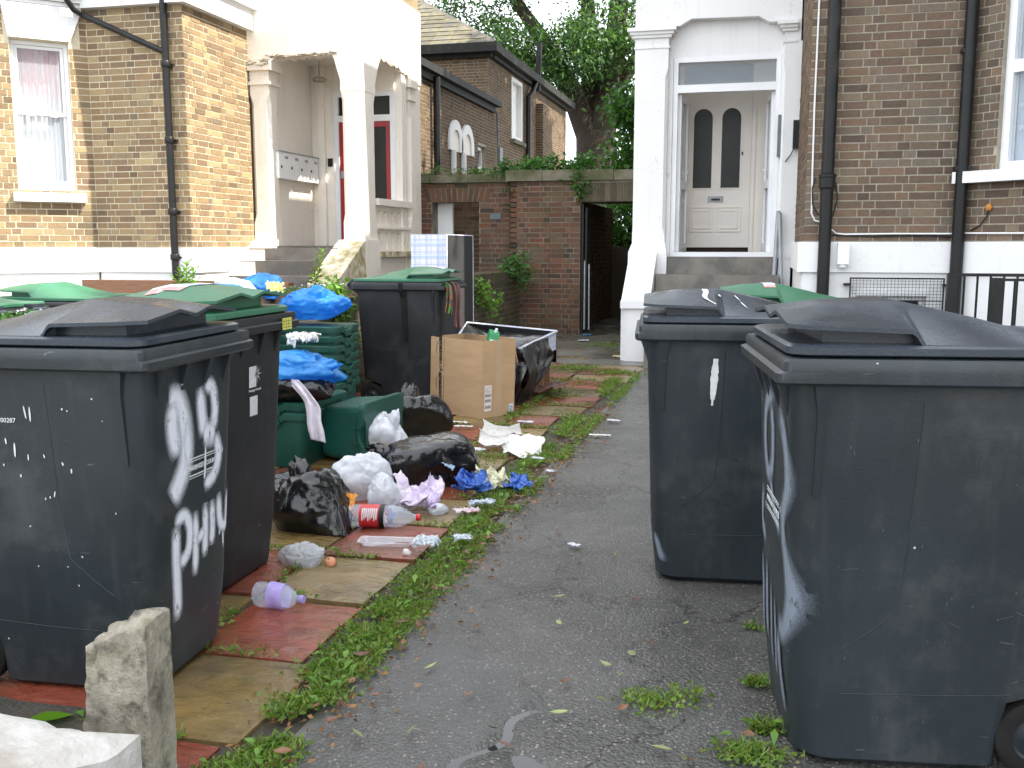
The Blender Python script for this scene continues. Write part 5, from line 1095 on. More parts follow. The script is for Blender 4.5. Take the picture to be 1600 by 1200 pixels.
# decals: spray strokes, lettering, stickers
def catmull(pts, n=10):
    P = [Vector(p) for p in pts]; P = [P[0]*2-P[1]] + P + [P[-1]*2-P[-2]]; out = []
    for i in range(1, len(P)-2):
        for k in range(n):
            t = k/n; a, b, c, d = P[i-1], P[i], P[i+1], P[i+2]
            out.append(.5*((2*b) + (c-a)*t + (2*a-5*b+4*c-d)*t*t + (-a+3*b-3*c+d)*t**3))
    out.append(P[-2]); return out
ks = [0]
def strokes(lst, surf, parent, name='graffiti', mat=None, label=None):
    m = MB(); m.uv = []
    for pts, w in lst:
        ks[0] += 1; eps = .0022 + .0003*(ks[0] % 9); C = catmull([(a, b, 0) for a, b in pts]); n = len(C); b0 = len(m.v); NW = 7
        for i, c in enumerate(C):
            t = (C[min(i+1, n-1)]-C[max(i-1, 0)]); t.normalize(); s = Vector((-t.y, t.x, 0)); f = i/(n-1); fe = min(1, f*n/7+.25, (1-f)*n/5+.2)
            for k in range(NW):
                q = (k/(NW-1)-.5)*2; wf = (.68 if (mat is None or mat is MT['spray_faint']) else .5*(.25+.75*math.sin(math.pi*min(1, f*1.15+.08))**.7)*(1+.35*noise.noise((i*.45, w*90, 1)))); p_ = c + s*q*w*wf; m.v.append(tuple(surf(p_.x, p_.y, eps))); m.uv.append((1-abs(q), fe))
        for i in range(n-1):
            for k in range(NW-1): a = b0+i*NW+k; m.f.append((a, a+1, a+NW+1, a+NW)); m.m.append(0)
    o = m.build(name, mat or MT['spray'], parent, fix=False)
    if label: o['label'] = label
    return o
fsurf = lambda y, z, e: (front_x(max(-.29, min(.29, y)), z)+e, y, z)
strokes([([(-.15,.86),(-.10,.86),(-.065,.80),(-.05,.72),(-.06,.66),(-.095,.61),(-.14,.565)], .085), ([(-.12,.86),(-.13,.78),(-.10,.69)], .075), ([(-.045,.80),(-.04,.64)], .05),
         ([(.035,.88),(.045,.80),(.06,.72)], .06), ([(.06,.87),(.11,.87),(.13,.80),(.115,.73)], .05), ([(.05,.73),(.09,.725),(.13,.72)], .085), ([(.13,.72),(.15,.65),(.12,.59),(.05,.565)], .05), ([(.065,.70),(.06,.62),(.055,.585)], .013),
         ([(-.115,.485),(-.117,.40),(-.113,.30),(-.11,.19)], .052), ([(-.125,.49),(-.07,.505),(-.035,.46),(-.045,.39),(-.10,.355)], .046),
         ([(.0,.50),(.0,.40),(-.005,.295)], .042), ([(.062,.51),(.062,.42),(.055,.335)], .042), ([(.0,.40),(.06,.425)], .04), ([(.105,.51),(.108,.43),(.10,.36)], .040),
         ([(.150,.52),(.155,.44),(.175,.405),(.205,.42),(.215,.52)], .042), ([(.235,.56),(.236,.42),(.238,.28)], .022), ([(.175,.40),(.178,.33)], .012), ([(.158,.41),(.158,.375)], .010)], fsurf, L1, label='white spray painted scrawl and letters')
strokes([([(.03,.90),(-.10,.86),(-.13,.76),(-.09,.68),(-.02,.70),(.0,.80),(-.03,.88)], .055), ([(.10,.88),(.19,.80),(.21,.70),(.15,.60),(.20,.50),(.22,.42),(.17,.33),(.08,.30)], .07), ([(-.05,.68),(.02,.60),(.12,.56)], .045),
         ([(-.18,.42),(-.17,.30),(-.18,.16)], .05), ([(-.10,.42),(-.10,.30),(-.09,.20)], .045), ([(-.03,.38),(-.02,.26),(-.02,.16)], .03), ([(.03,.36),(.05,.24),(.04,.15)], .03), ([(.09,.30),(.11,.20),(.15,.10)], .055), ([(-.16,.62),(-.19,.52),(-.12,.47)], .05)], fsurf, R1, mat=MT['spray_faint'], label='blurred white spray marks')
ssurf = lambda s: (lambda x, z, e: (x, s*(bodyp(z)[2]+e), z))
strokes([([(.055,.90),(.058,.84),(.062,.76),(.064,.72)], .030), ([(.06,.88),(.05,.83)], .014)], ssurf(1), R2, 'paint_drip', MT['paint_white'])
strokes([([(.215,.20),(.22,.14),(.225,.08)], .022)], lambda y, z, e: (front_x(y, z)+e, y, z), R2, 'graffiti', MT['spray_faint'])
lsurf = lambda x, y, e: (x, y, lidz(x, y)+e)
strokes([([(.10,.05),(.09,.12),(.095,.2),(.06,.28)], .022), ([(-.02,.12),(-.04,.17)], .007), ([(-.04,.18),(-.06,.23)], .007), ([(.04,.15),(.04,.17)], .012)], lsurf, R2, 'paint_drip', MT['paint_white'])
spl = MB(); rsp = random.Random(3)
def dash(m, x, z, l, w, ang, s, off=.0018):
    d = Vector((math.sin(ang), 0, math.cos(ang))); n_ = Vector((d.z, 0, -d.x)); pts = []
    for k in range(8):
        a = 2*math.pi*k/8; q = Vector((x, 0, z)) + d*math.sin(a)*l/2 + n_*math.cos(a)*w/2; pts.append((q.x, s*(bodyp(max(.03, min(.94, q.z)))[2]+off), q.z))
    m.add(pts, [tuple(range(8))])
for x, z, l, w in ((-.045,.845,.04,.005),(-.03,.84,.045,.006),(-.115,.76,.02,.005),(-.09,.735,.045,.006),(-.05,.715,.02,.004),(.0,.72,.012,.004),(.055,.70,.012,.005),(-.14,.80,.01,.005),(-.16,.84,.008,.005),(-.13,.69,.008,.004),(.02,.61,.02,.004),(.005,.60,.008,.004),(-.01,.595,.008,.004),(-.08,.66,.01,.005),(.08,.68,.015,.005)): dash(spl, x, z, l, w, rsp.uniform(-.25,.25), -1)
for k in range(16): dash(spl, rsp.uniform(-.25,.22), rsp.uniform(.3,.9), rsp.uniform(.003,.008), rsp.uniform(.002,.005), rsp.uniform(-1,1), -1)
spl.build('paint_splash', MT['paint_white'], L1, fix=False)['kind'] = 'stuff'
spl = MB()
MT['scuff'] = pm('pale_scuff_marks', (.10,.105,.11), (.06,.065,.07), .6, 60, bst=.1)
for k in range(26): dash(spl, rsp.uniform(-.36,.2), rsp.uniform(.12,.9), rsp.uniform(.004,.012), rsp.uniform(.0015,.003), rsp.uniform(-.3,.3), 1)
for k in range(9): dash(spl, rsp.uniform(-.3,.2), rsp.uniform(.2,.6), rsp.uniform(.02,.05), rsp.uniform(.001,.0022), 1.57+rsp.uniform(-.5,.5), 1)
spl.build('scuff_mark', MT['scuff'], R1, fix=False)['kind'] = 'stuff'
def text_mesh(s, size, T, mat, parent, name='lettering', ext=.0006, bold=0):
    cu = bpy.data.curves.new('txt', 'FONT'); cu.body = s; cu.size = size; cu.align_x = 'CENTER'; cu.align_y = 'CENTER'; cu.offset = bold; cu.extrude = ext; cu.resolution_u = 2
    o = bpy.data.objects.new('txt', cu); COL.objects.link(o); bpy.context.view_layer.update(); dg = bpy.context.evaluated_depsgraph_get()
    me = bpy.data.meshes.new_from_object(o.evaluated_get(dg)); bpy.data.objects.remove(o); me.name = name; me.transform(T); me.materials.clear(); me.materials.append(mat)
    return link(name, me, parent)
def star(m, T, r, n=8):
    for k in range(n):
        a = 2*math.pi*k/n; d = Vector((math.cos(a), math.sin(a), 0)); s = Vector((-d.y, d.x, 0))
        m.add([T @ (d*r*.18+s*r*.07), T @ (d*r), T @ (d*r*.18-s*r*.07)], [(0, 1, 2)])
def frontT(y, z, rotdeg=0, e=.003):
    """decal frame on a bin's front: text reads left to right seen from the front"""
    x = front_x(y, z)+e; sl = (bodyp(z+.02)[1]-bodyp(z-.02)[1])/.04
    n = Vector((1, 0, -sl)).normalized(); u = Vector((0, 1, 0)); v = n.cross(u)
    return Matrix(((u.x, v.x, n.x, x), (u.y, v.y, n.y, y), (u.z, v.z, n.z, z), (0,0,0,1))) @ Matrix.Rotation(R(rotdeg), 4, 'Z')
MT['decal'] = pm('printed_white', (.60,.61,.62), (.5,.51,.52), .5, 60, bst=0)
for B in (L1, R1):
    T = frontT(.06 if B is L1 else .0, .635 if B is L1 else .60, -1)
    text_mesh('HARINGEY COUNCIL', .0205, T, MT['decal'], B, bold=.0004)
    m = MB()
    for yy, th in ((.030,.0035),(.022,.0018),(-.022,.0035),(-.030,.0018)): m.box(-.095,.095,yy-th/2,yy+th/2,-.0005,.0005,0,T)
    star(m, T @ Matrix.Translation((.115,.024,0)), .018); star(m, T @ Matrix.Translation((-.115,-.026,0)), .018)
    m.build('council_emblem', MT['decal'], B, fix=False)
Ts = Matrix(((1,0,0,-.105),(0,0,-1,-bodyp(.82)[2]-.002),(0,1,0,.82),(0,0,0,1)))
text_mesh('300287', .019, Ts, MT['decal'], L1, 'serial_number')
T = frontT(.035, .80); m = MB().box(-.055,.0,-.04,.04,-.0005,.0004,0,T); m.build('emblem_panel', MT['decal'], L2, fix=False)
m = MB(); star(m, T @ Matrix.Translation((.005,.008,.001)), .04); m.build('emblem_star', MT['decal'], L2, fix=False)
m = MB(); star(m, T @ Matrix.Translation((-.004,.008,.0016)), .02); m.build('emblem_star', MT['bin_black'], L2, fix=False)
text_mesh('Haringey Council', .0135, T @ Matrix.Translation((-.01,-.052,0)), MT['decal'], L2)
MB().box(-.05,.01,-.15,-.075,-.0005,.0005,0,T).build('white_sticker', MT['decal'], L2, fix=False)
MT['sticker_y'] = pm('yellow_sticker', (.62,.60,.10), (.5,.5,.12), .5, 20, bst=0)
yl = MB().box(.3588,.3598,.17,.25,.966,1.012).build('yellow_sticker', MT['sticker_y'], L2)
m = MB(); 
for k in range(3): m.box(.36,.3604,.18+.02*k,.182+.02*k,.973,1.008); m.box(.36,.3604,.175,.245,.975+.012*k,.9765+.012*k)
m.build('sticker_print', MT['black_iron'], yl)
def lid_sticker(B, x0, x1, y0, y1, cols):
    for k, (a, b, mt) in enumerate(cols):
        m = MB()
        def P(u, v): x = x0+(x1-x0)*u; y = y0+(y1-y0)*(a+(b-a)*v); return (x, y, lidz(x, y)+.003)
        m.grid(P, 6, 6); m.build('lid_sticker', mt, B, fix=False)
MT['st_blue'] = pm('blue_print', (.12,.28,.5), None, .5, bst=0); MT['st_red'] = pm('faded_red_print', (.45,.12,.12), (.6,.4,.38), .5, 30, bst=0); MT['st_white'] = pm('white_print', (.7,.72,.74), (.6,.62,.64), .5, 30, bst=0)
for B in (L2, R3): lid_sticker(B, -.03 if B is L2 else .05, .12 if B is L2 else .11, -.16, .16, ((.0,.15,MT['st_red']),(.15,.42,MT['st_white']),(.42,.58,MT['st_blue']),(.58,.85,MT['st_white']),(.85,1,MT['st_red'])))
lid_sticker(L3, .13, .25, -.02, .16, ((0,1,MT['st_white']),))
# belt hanging down the side of the far bin
m = MB(); hw = lambda z: -bodyp(min(.95, z))[2]
def band(x, z0, z1, w, dx=0):
    vs = []
    for k in range(9): z = z0+(z1-z0)*k/8; y = (-.34 if z > .955 else hw(z)-.012); xx = x+dx*k/8; vs += [(xx-w/2,y,z),(xx+w/2,y,z)]
    b = len(m.v); m.v += vs; m.f += [(b+2*k,b+2*k+1,b+2*k+3,b+2*k+2) for k in range(8)]; m.m += [0]*8
band(-.005,1.025,.56,.03,.012); band(.022,.955,.56,.014,.0)
st = m.build('strap', MT['rubber'], None, fix=False); sd = st.modifiers.new('s','SOLIDIFY'); sd.thickness = .006; st.matrix_world = L3.matrix_basis.copy(); tag(st, 'black strap hanging down the side of the far bin', 'strap')

# ------------------------------------------------------------------ recycling crates
MT['crate'] = plastic('dark_green_crate_plastic', (.006,.055,.042), (.010,.075,.056), .35, .35, False)
CH = .34
def make_crate():
    t = root('recycling_crate', 'x', 'crate')
    b = MB(); o_ = [ring(-.245,.245,.165,.045,.045,0), ring(-.252,.252,.172,.05,.05,.012), ring(-.275,.275,.195,.05,.05,CH-.02)]; i_ = [ring(-.268,.268,.188,.045,.045,CH-.02), ring(-.245,.245,.165,.045,.045,.014)]
    b.loft(o_+i_); b.build('body', MT['crate'], t, smooth=40)
    def dip(pt, z):
        x, y, _ = pt; d = 0
        if abs(y) < .075: d = .030 if abs(y) < .055 else .030*(.075-abs(y))/.02
        return (x, y, z - (d if abs(x) > .2 else 0))
    r = MB(); prof = [(.270,.190,CH-.045),(.290,.210,CH-.045),(.294,.214,CH-.02),(.294,.214,CH-.006),(.288,.208,CH),(.268,.188,CH)]
    r.loft([[dip(p, z) for p in ring(-a,a,b_,.05,.05,z)] for a, b_, z in prof]); r.build('rim', MT['crate'], t, smooth=40)
    for s in (-1,1):
        g = MB(); g.box(s*.29-.012, s*.29+.012, -.054, .054, CH-.075, CH-.062)
        for y in (-.05,.05): g.box(s*.285-.02, s*.285+.012, y-.004, y+.004, CH-.070, CH-.03)
        g.build('handle', MT['crate'], t)
    return t
CR = make_crate(); cu_ = [False]
def crate(label, loc, rot=(0,0,0), grp='recycling crates'):
    t = CR if not cu_[0] else copy_tree(CR); cu_[0] = True
    t.location = loc; t.rotation_euler = [R(a) for a in rot]; t['label'] = label; t['group'] = grp; return t
names = ['bottom', 'second lowest', 'third lowest', 'middle', 'third highest', 'second highest', 'topmost']
for k in range(7): crate('dark green recycling crate, %s of the tall stack by the wall' % names[k], (-3.17+random.uniform(-.006,.006), 6.62+random.uniform(-.006,.006), .068*k), (0,0,random.uniform(-2,2)-3))
crate('lower dark green crate of the short stack under the black bag', (-2.75,5.50,0), (0,0,86)); crate('upper dark green crate of the short stack under the black bag', (-2.752,5.502,.062), (0,0,87))
crate('dark green crate stood on its end beside the short stack', (-2.53,5.66,.19), (90,0,84)).scale = (.92,.92,.92)
# ------------------------------------------------------------------ bags, litter, furniture
def film(name, c, rough=.2, bs=14, bst=.5, opac=1, c2=None, trans=0):
    m, nt, p = newmat(name); co = coords(nt)
    n = noise_tex(nt, co, 5, 5, .6); nt.links.new(mix(nt, rng(nt, n, .35, .7), c, c2 or tuple(x*.6 for x in c)), p.inputs['Base Color']); p.inputs['Roughness'].default_value = rough; p.inputs['Specular IOR Level'].default_value = .6
    vo = nd(nt, 'TexVoronoi', feature='DISTANCE_TO_EDGE'); nz = nd(nt, 'TexNoise'); nt.links.new(co, nz.inputs['Vector']); nz.inputs['Scale'].default_value = 4
    mv = nd(nt, 'VectorMath', operation='ADD'); nt.links.new(co, mv.inputs[0]); sc = nd(nt, 'VectorMath', operation='SCALE'); nt.links.new(nz.outputs['Color'], sc.inputs[0]); sc.inputs['Scale'].default_value = .35; nt.links.new(sc.outputs[0], mv.inputs[1]); nt.links.new(mv.outputs[0], vo.inputs['Vector']); vo.inputs['Scale'].default_value = bs
    h = math_(nt, 'ADD', vo.outputs['Distance'], math_(nt, 'MULTIPLY', noise_tex(nt, co, bs*3, 4, .6), .35)); bump(nt, p, h, bst, .02)
    out = p.outputs[0]
    if trans:
        t = nd(nt, 'BsdfTranslucent'); t.inputs[0].default_value = c4(c); ms = nd(nt, 'MixShader'); ms.inputs[0].default_value = trans; nt.links.new(out, ms.inputs[1]); nt.links.new(t.outputs[0], ms.inputs[2]); out = ms.outputs[0]
    if opac < 1:
        t = nd(nt, 'BsdfTransparent'); ms = nd(nt, 'MixShader'); ms.inputs[0].default_value = opac; nt.links.new(t.outputs[0], ms.inputs[1]); nt.links.new(out, ms.inputs[2]); out = ms.outputs[0]
    nt.links.new(out, nt.nodes['Material Output'].inputs[0]); return m
MT['bag_black'] = film('black_bin_liner', (.008,.008,.009), .22, 8, .38); MT['bag_blue'] = film('blue_carrier_bag', (.05,.38,.92), .22, 12, .5, trans=.4); MT['bag_white'] = film('white_carrier_bag', (.66,.67,.70), .35, 10, .3, trans=.2, c2=(.52,.54,.60))
MT['tissue'] = film('white_paper', (.72,.70,.67), .85, 22, .5, c2=(.58,.55,.52)); MT['clear'] = clear_mat('clear_crumpled_plastic', (.80,.86,.92), .45, .12, .8, 25); MT['bottle_clear'] = clear_mat('clear_bottle_plastic', (.72,.80,.92), .24, .05, .5, 18)
MT['wrap_purple'] = film('purple_white_wrapper', (.72,.66,.70), .35, 20, .5, c2=(.34,.22,.50)); MT['wrap_blue'] = film('dark_blue_foil_wrapper', (.02,.08,.36), .2, 18, .7, c2=(.05,.15,.5)); MT['wrap_orange'] = film('orange_packet', (.75,.25,.03), .35, 14, .4, c2=(.65,.45,.05)); MT['wrap_cream'] = film('cream_foil_wrapper', (.62,.60,.45), .3, 18, .6, c2=(.50,.50,.30))
MT['wrap_yellow'] = film('yellow_green_packet', (.72,.62,.18), .45, 14, .3, c2=(.30,.42,.12)); MT['cloth_white'] = film('pale_lilac_cloth', (.62,.58,.64), .9, 12, .3); MT['cloth_brown'] = pm('pinkish_brown_cloth', (.24,.135,.12), (.18,.10,.09), .95, 12, bs=140, bst=.5); MT['cloth_dark'] = pm('wet_dark_brown_cloth', (.07,.035,.025), (.12,.055,.035), .6, 10, bs=60, bst=.6)
MT['cloth_pattern'], nt, p = newmat('green_patterned_cloth'); vo = nd(nt, 'TexVoronoi'); nt.links.new(coords(nt), vo.inputs['Vector']); vo.inputs['Scale'].default_value = 26; sp = nd(nt, 'SeparateColor'); nt.links.new(vo.outputs['Color'], sp.inputs[0]); cr = nd(nt, 'ValToRGB'); cr.color_ramp.interpolation = 'CONSTANT'
for i, c in enumerate(((.20,.10,.09),(.06,.22,.05),(.28,.12,.05),(.10,.07,.06))):
    e = cr.color_ramp.elements[i] if i < 2 else cr.color_ramp.elements.new(.25*i); e.position = .25*i; e.color = c4(c)
nt.links.new(sp.outputs[0], cr.inputs[0]); nt.links.new(cr.outputs[0], p.inputs['Base Color']); p.inputs['Roughness'].default_value = .9
def ridg(v, f, s): return 1-abs(noise.noise(v*f + Vector((s, s*1.7, -s))))*2
def bag(name, label, cat, loc, dims, mat, seed, rz=0, crease=1.0, knot=None, sub=5, group=None, flat=.62, lump=.22):
    """plastic sack: film drawn tight over lumps of contents, folds running to the tied neck"""
    bm = bmesh.new(); bmesh.ops.create_icosphere(bm, subdivisions=sub, radius=1); dx, dy, dz = dims
    rq = random.Random(seed); pl = []
    for k in range(15):
        c = Vector((rq.gauss(0,1), rq.gauss(0,1), rq.gauss(.15,1))).normalized(); pl.append((c, rq.uniform(.72, 1.08)))
    pl += [(Vector((0,0,-1)), .9), (Vector((0,0,1)), 1.0)]
    kd = Vector(knot).normalized() if knot else Vector((rq.uniform(-.5,.5), rq.uniform(-.5,.5), 1)).normalized()
    ka = kd.orthogonal().normalized(); kb = kd.cross(ka)
    for v in bm.verts:
        d = v.co.normalized(); r = sum(max(0, c.dot(d)/h)**11 for c, h in pl)**(-1/11)
        r = min(r, 1.35) + .05*noise.noise(d*2.2+Vector((seed,)*3))
        wv = d + Vector((noise.noise(d*1.6+Vector((seed,0,0))), noise.noise(d*1.6+Vector((0,seed,0))), noise.noise(d*1.6+Vector((0,0,seed)))))*.35
        t = d.dot(kd); an = math.atan2(d.dot(kb), d.dot(ka)) + .5*noise.noise(wv*1.3); q = Vector((math.cos(an)*2.2, math.sin(an)*2.2, t*.9+seed))
        fold = ridg(q, 1.1, seed)*.05 + ridg(q, 2.4, seed+2)*.03 + ridg(wv, 1.8, seed+5)*.05 + ridg(wv, 3.7, seed+8)*.024 + ridg(wv, 8.5, seed+8)*.008
        r += crease*fold*(.6+.7*max(0, t)) - .09
        if knot and t > .82:
            k = (t-.82)/.18; r *= 1-.22*math.sin(k*math.pi)**2; r += .30*max(0, k-.7)/.3 * (.8+.4*math.sin(an*5))
        p = d*r
        if p.z < -flat: p.z = -flat + (p.z+flat)*.04; p.x *= 1.04; p.y *= 1.04
        v.co = Vector((p.x*dx, p.y*dy, (p.z+flat)*dz))
    for f in bm.faces: f.smooth = True
    for e in bm.edges:
        if e.calc_face_angle(0) > R(60): e.smooth = False
    me = bpy.data.meshes.new(name); bm.to_mesh(me); bm.free(); me.materials.append(mat)
    o = link(name, me); o.location = loc; o.rotation_euler = (0, 0, R(rz)); return tag(o, label, cat, group)
def crumple(name, label, cat, loc, w, h, amp, mat, seed, rz=0, tilt=(0,0), n=34, freq=2.2, group=None, curl=0, parent=None, prof=None, thick=.0012):
    m = MB(); S = Vector((seed, seed*.7, 0))
    def P(u, v):
        a = Vector((u-.5, v-.5, 0)); q = a*freq*2 + S
        z = amp*(ridg(q, .8, 1)*.5 + ridg(q, 1.7, 4)*.3 + ridg(q, 3.9, 7)*.14 + ridg(q, 8, 2)*.06 + .5)
        e = noise.noise(Vector((u*3, v*3, seed+9)))*.16; x = (u-.5)*w*(1+e); y = (v-.5)*h*(1+noise.noise(Vector((u*3, v*3, seed+19)))*.16)
        x += amp*.6*noise.noise(q*1.3); y += amp*.6*noise.noise(q*1.3+Vector((9,9,9)))
        if prof: z *= prof(u, v)
        return (x, y, max(.0015, z + curl*((u-.5)**2+(v-.5)**2)*4*w))
    m.grid(P, n, n); o = m.build(name, mat, parent, smooth=50, fix=False); o.location = loc; o.rotation_euler = (R(tilt[0]), R(tilt[1]), R(rz))
    sd = o.modifiers.new('thickness', 'SOLIDIFY'); sd.thickness = thick
    if label: tag(o, label, cat, group)
    return o
# black sacks
bag('rubbish_bag', 'torn black rubbish bag at the front of the heap, beside the drinks bottle', 'bag', (-2.0,4.12,0), (.21,.18,.18), MT['bag_black'], 2.3, 10, 1.25, (-.3,.2,1), lump=.3)
bag('rubbish_bag', 'big black rubbish bag in the middle of the path with spilling wrapper', 'bag', (-1.84,5.10,0), (.28,.21,.17), MT['bag_black'], 7.1, 8, 1.1, (-.9,.2,.5), lump=.3)
bag('rubbish_bag', 'rounded black rubbish bag in front of the cardboard box', 'bag', (-2.30,6.25,0), (.26,.21,.20), MT['bag_black'], 11.7, 40, .9, (.1,.1,1), lump=.2)
bag('rubbish_bag', 'black rubbish bag lying on the short crate stack', 'bag', (-2.72,5.32,.40), (.27,.20,.13), MT['bag_black'], 5.5, 0, 1.2)
bag('rubbish_bag', 'flattened dark bag behind the front black bag', 'bag', (-2.25,4.35,0), (.16,.14,.13), MT['bag_black'], 31.5, 0, 1.2)
# blue bags
bag('blue_bag', 'tied blue plastic bag on top of the tall crate stack', 'bag', (-3.13,6.60,.79), (.25,.19,.135), MT['bag_blue'], 3.1, 12, 1.7, (.2,-.5,1), lump=.18)
bag('blue_bag', 'rounded blue plastic bag on the garden wall', 'bag', (-3.62,6.72,.93), (.16,.20,.115), MT['bag_blue'], 14.2, 0, 1.7)
bag('blue_bag', 'big blue plastic bag on the short crate stack', 'bag', (-2.66,5.36,.50), (.21,.19,.13), MT['bag_blue'], 21.4, 0, 1.7, (.8,.1,.3))
bag('blue_bag', 'small blue bag on the ground beside the end crate', 'bag', (-2.85,6.85,0), (.11,.10,.09), MT['bag_blue'], 9.9, 0, 1.0, sub=4)
bag('blue_bag', 'flat blue bag on the wall at the left of the heap', 'bag', (-3.60,5.95,.96), (.14,.24,.06), MT['bag_blue'], 41.0, 0, 1.6, sub=4)
crumple('white_tissue', 'crumpled white tissues above the blue bag on the short stack', 'tissue', (-2.66,5.42,.68), .17, .16, .085, MT['tissue'], 5.2, 20)
bag('clothing_heap', 'pale clothes heaped on the garden wall beside the blue bag', 'clothes', (-3.60,6.30,.95), (.14,.20,.09), MT['cloth_white'], 15.0, 0, 1.2, sub=4)
crumple('food_packet', 'yellow and green packet on the blue bags', 'packet', (-3.36,6.42,1.0), .11, .10, .035, MT['wrap_yellow'], 4.4, 30, (35,10))
tag(MB().tube([(-3.78,5.85,.98),(-3.66,6.1,1.0),(-3.52,6.25,.96)], [.012,.016,.012], 8).build('grey_strip', MT['lead'], smooth=40), 'bent grey plastic strip among the clothes on the wall', 'strip')
# white cloth hanging over the black bag on the short stack
def hang(name, label, cat, pts, w, mat, seed, n=26, parent=None, amp=.02):
    C = catmull(pts, 8); m = MB(); nC = len(C)
    def P(u, v):
        c = C[min(nC-1, int(v*(nC-1)+.5))]; t = (C[min(nC-1, int(v*(nC-1)+.5)+1)]-C[max(0, int(v*(nC-1)+.5)-1)]).normalized(); s = Vector((.85,-.5,0)) 
        ww = w*(1+.25*noise.noise(Vector((v*4, seed, 0)))); q = c + s*(u-.5)*ww; k = amp*math.sin(u*11+seed+v*3)*(.4+v) + amp*.6*noise.noise(Vector((u*4, v*5, seed)))
        return q + Vector((.4*k, -k, .3*k))
    m.grid(P, 20, nC); o = m.build(name, mat, parent, smooth=70, fix=False); sd = o.modifiers.new('thickness', 'SOLIDIFY'); sd.thickness = .002
    if label: tag(o, label, cat)
    return o
hang('white_cloth', 'white cloth hanging down over the black bag and crates', 'cloth', [(-2.62,5.18,.55),(-2.52,5.10,.50),(-2.44,5.07,.42),(-2.42,5.05,.32),(-2.39,5.03,.22)], .15, MT['cloth_white'], 3, amp=.012)
# white carrier bags behind the front sacks
bag('carrier_bag', 'white carrier bag standing beside the end crate', 'bag', (-2.20,5.55,0), (.14,.11,.20), MT['bag_white'], 17.3, 0, 1.2, (.6,0,.8), lump=.3)
bag('carrier_bag', 'white carrier bag flopped behind the front black bag', 'bag', (-1.95,4.66,0), (.14,.09,.15), MT['bag_white'], 19.9, 20, 1.2)
bag('printed_bag', 'white bag with blue and red print beside the drinks bottle', 'bag', (-1.76,4.40,0), (.09,.07,.13), MT['bag_white'], 23.1, 0, 1.2)
m_ = film('white_bag_blue_print', (.66,.68,.74), .35, 16, .5); nt = m_.node_tree
crumple('printed_wrapper', 'blue and white printed wrapper leaning on the white bag', 'wrapper', (-1.73,4.27,.01), .16, .11, .03, MT['wrap_blue'], 8.8, 10, (60,0))
crumple('white_wrapper', 'white strip of wrapper across the blue print', 'wrapper', (-1.71,4.245,.03), .07, .10, .02, MT['tissue'], 12.8, 40, (60,0))
crumple('orange_packet', 'orange snack packet tucked in the front black bag', 'packet', (-1.84,4.17,.10), .05, .13, .012, MT['wrap_orange'], 3.9, 20, (70,20))
crumple('purple_wrapper', 'crumpled purple and white wrapper behind the drinks bottle', 'wrapper', (-1.60,4.50,0), .21, .19, .12, MT['wrap_purple'], 27.0, 15, freq=1.3, prof=lambda u, v: .3+1.2*abs(v-.3))
crumple('clear_wrap', 'clear plastic wrap spilling from the big black bag', 'wrapper', (-1.68,5.10,.16), .15, .12, .055, MT['clear'], 6.6, 30, (10,25))
crumple('blue_label', 'pale blue paper on the big black bag', 'paper', (-1.62,5.02,.13), .09, .08, .012, film('pale_blue_paper', (.42,.60,.78), .6, 10, .3), 6.1, 10, (15,35))
crumple('foil_wrapper', 'dark blue foil wrapper lying in the weeds', 'wrapper', (-1.44,4.90,.002), .16, .15, .085, MT['wrap_blue'], 33., 15, freq=1.3, prof=lambda u, v: .25+1.3*abs(v-.3)); crumple('foil_wrapper', 'cream and yellow foil wrapper between the two blue ones', 'wrapper', (-1.34,5.0,.006), .15, .14, .085, MT['wrap_cream'], 35., 30, freq=1.3, prof=lambda u, v: .25+1.3*abs(v-.3)); crumple('foil_wrapper', 'dark blue foil wrapper at the edge of the drive', 'wrapper', (-1.23,5.0,.002), .13, .12, .075, MT['wrap_blue'], 37., -20, freq=1.3, prof=lambda u, v: .25+1.3*abs(v-.3))
crumple('drink_pouch', 'crushed silvery pouch lying in the weeds', 'pouch', (-1.30,4.58,.02), .13, .05, .03, film('silver_blue_pouch', (.42,.48,.56), .25, 14, .5, c2=(.6,.6,.62)), 43., 25); crumple('drink_pouch', 'crushed white and red pouch lying in the weeds', 'pouch', (-1.33,4.43,.02), .12, .05, .025, film('white_red_pouch', (.66,.64,.66), .3, 14, .5, c2=(.5,.12,.12)), 44., 25)
bag('tissue_ball', 'small crumpled foil ball behind the red bottle cap', 'tissue', (-1.49,4.48,0), (.042,.036,.04), MT['bag_white'], 51, 0, 1.2, sub=4); bag('tissue_ball', 'tiny white paper ball at the edge of the red slab', 'tissue', (-1.42,3.82,.004), (.02,.016,.02), MT['tissue'], 53, 0, 1.2, sub=3)
crumple('clear_wrap', 'clear crumpled wrap in the weeds beside the red slab', 'wrapper', (-1.34,3.86,.01), .09, .09, .05, MT['clear'], 54., 0); crumple('clear_wrap', 'clear crumpled wrap at the kerb stones', 'wrapper', (-1.22,4.0,.015), .07, .06, .03, MT['clear'], 55., 20)
bag('plastic_wrap', 'white crumpled plastic wrap on the yellow slab', 'wrapper', (-1.80,3.60,.004), (.095,.06,.05), film('milky_plastic_wrap', (.74,.76,.82), .2, 20, .8, opac=.62, trans=.25), 57, -8, 2.0, sub=5, lump=.35)
m = MB(); T = TRS((-1.675,3.615,.012),(20,-25,30)); m.lathe([(.004,.030),(.016,.026),(.024,.014),(.026,0)], T, 18, cap=False); o = m.build('egg_shell', pm('orange_egg_shell', (.55,.24,.12), (.48,.19,.09), .5, 10, bst=.1), smooth=60); o.modifiers.new('t','SOLIDIFY').thickness = .0015; tag(o, 'half an orange egg shell on the yellow slab', 'egg shell')
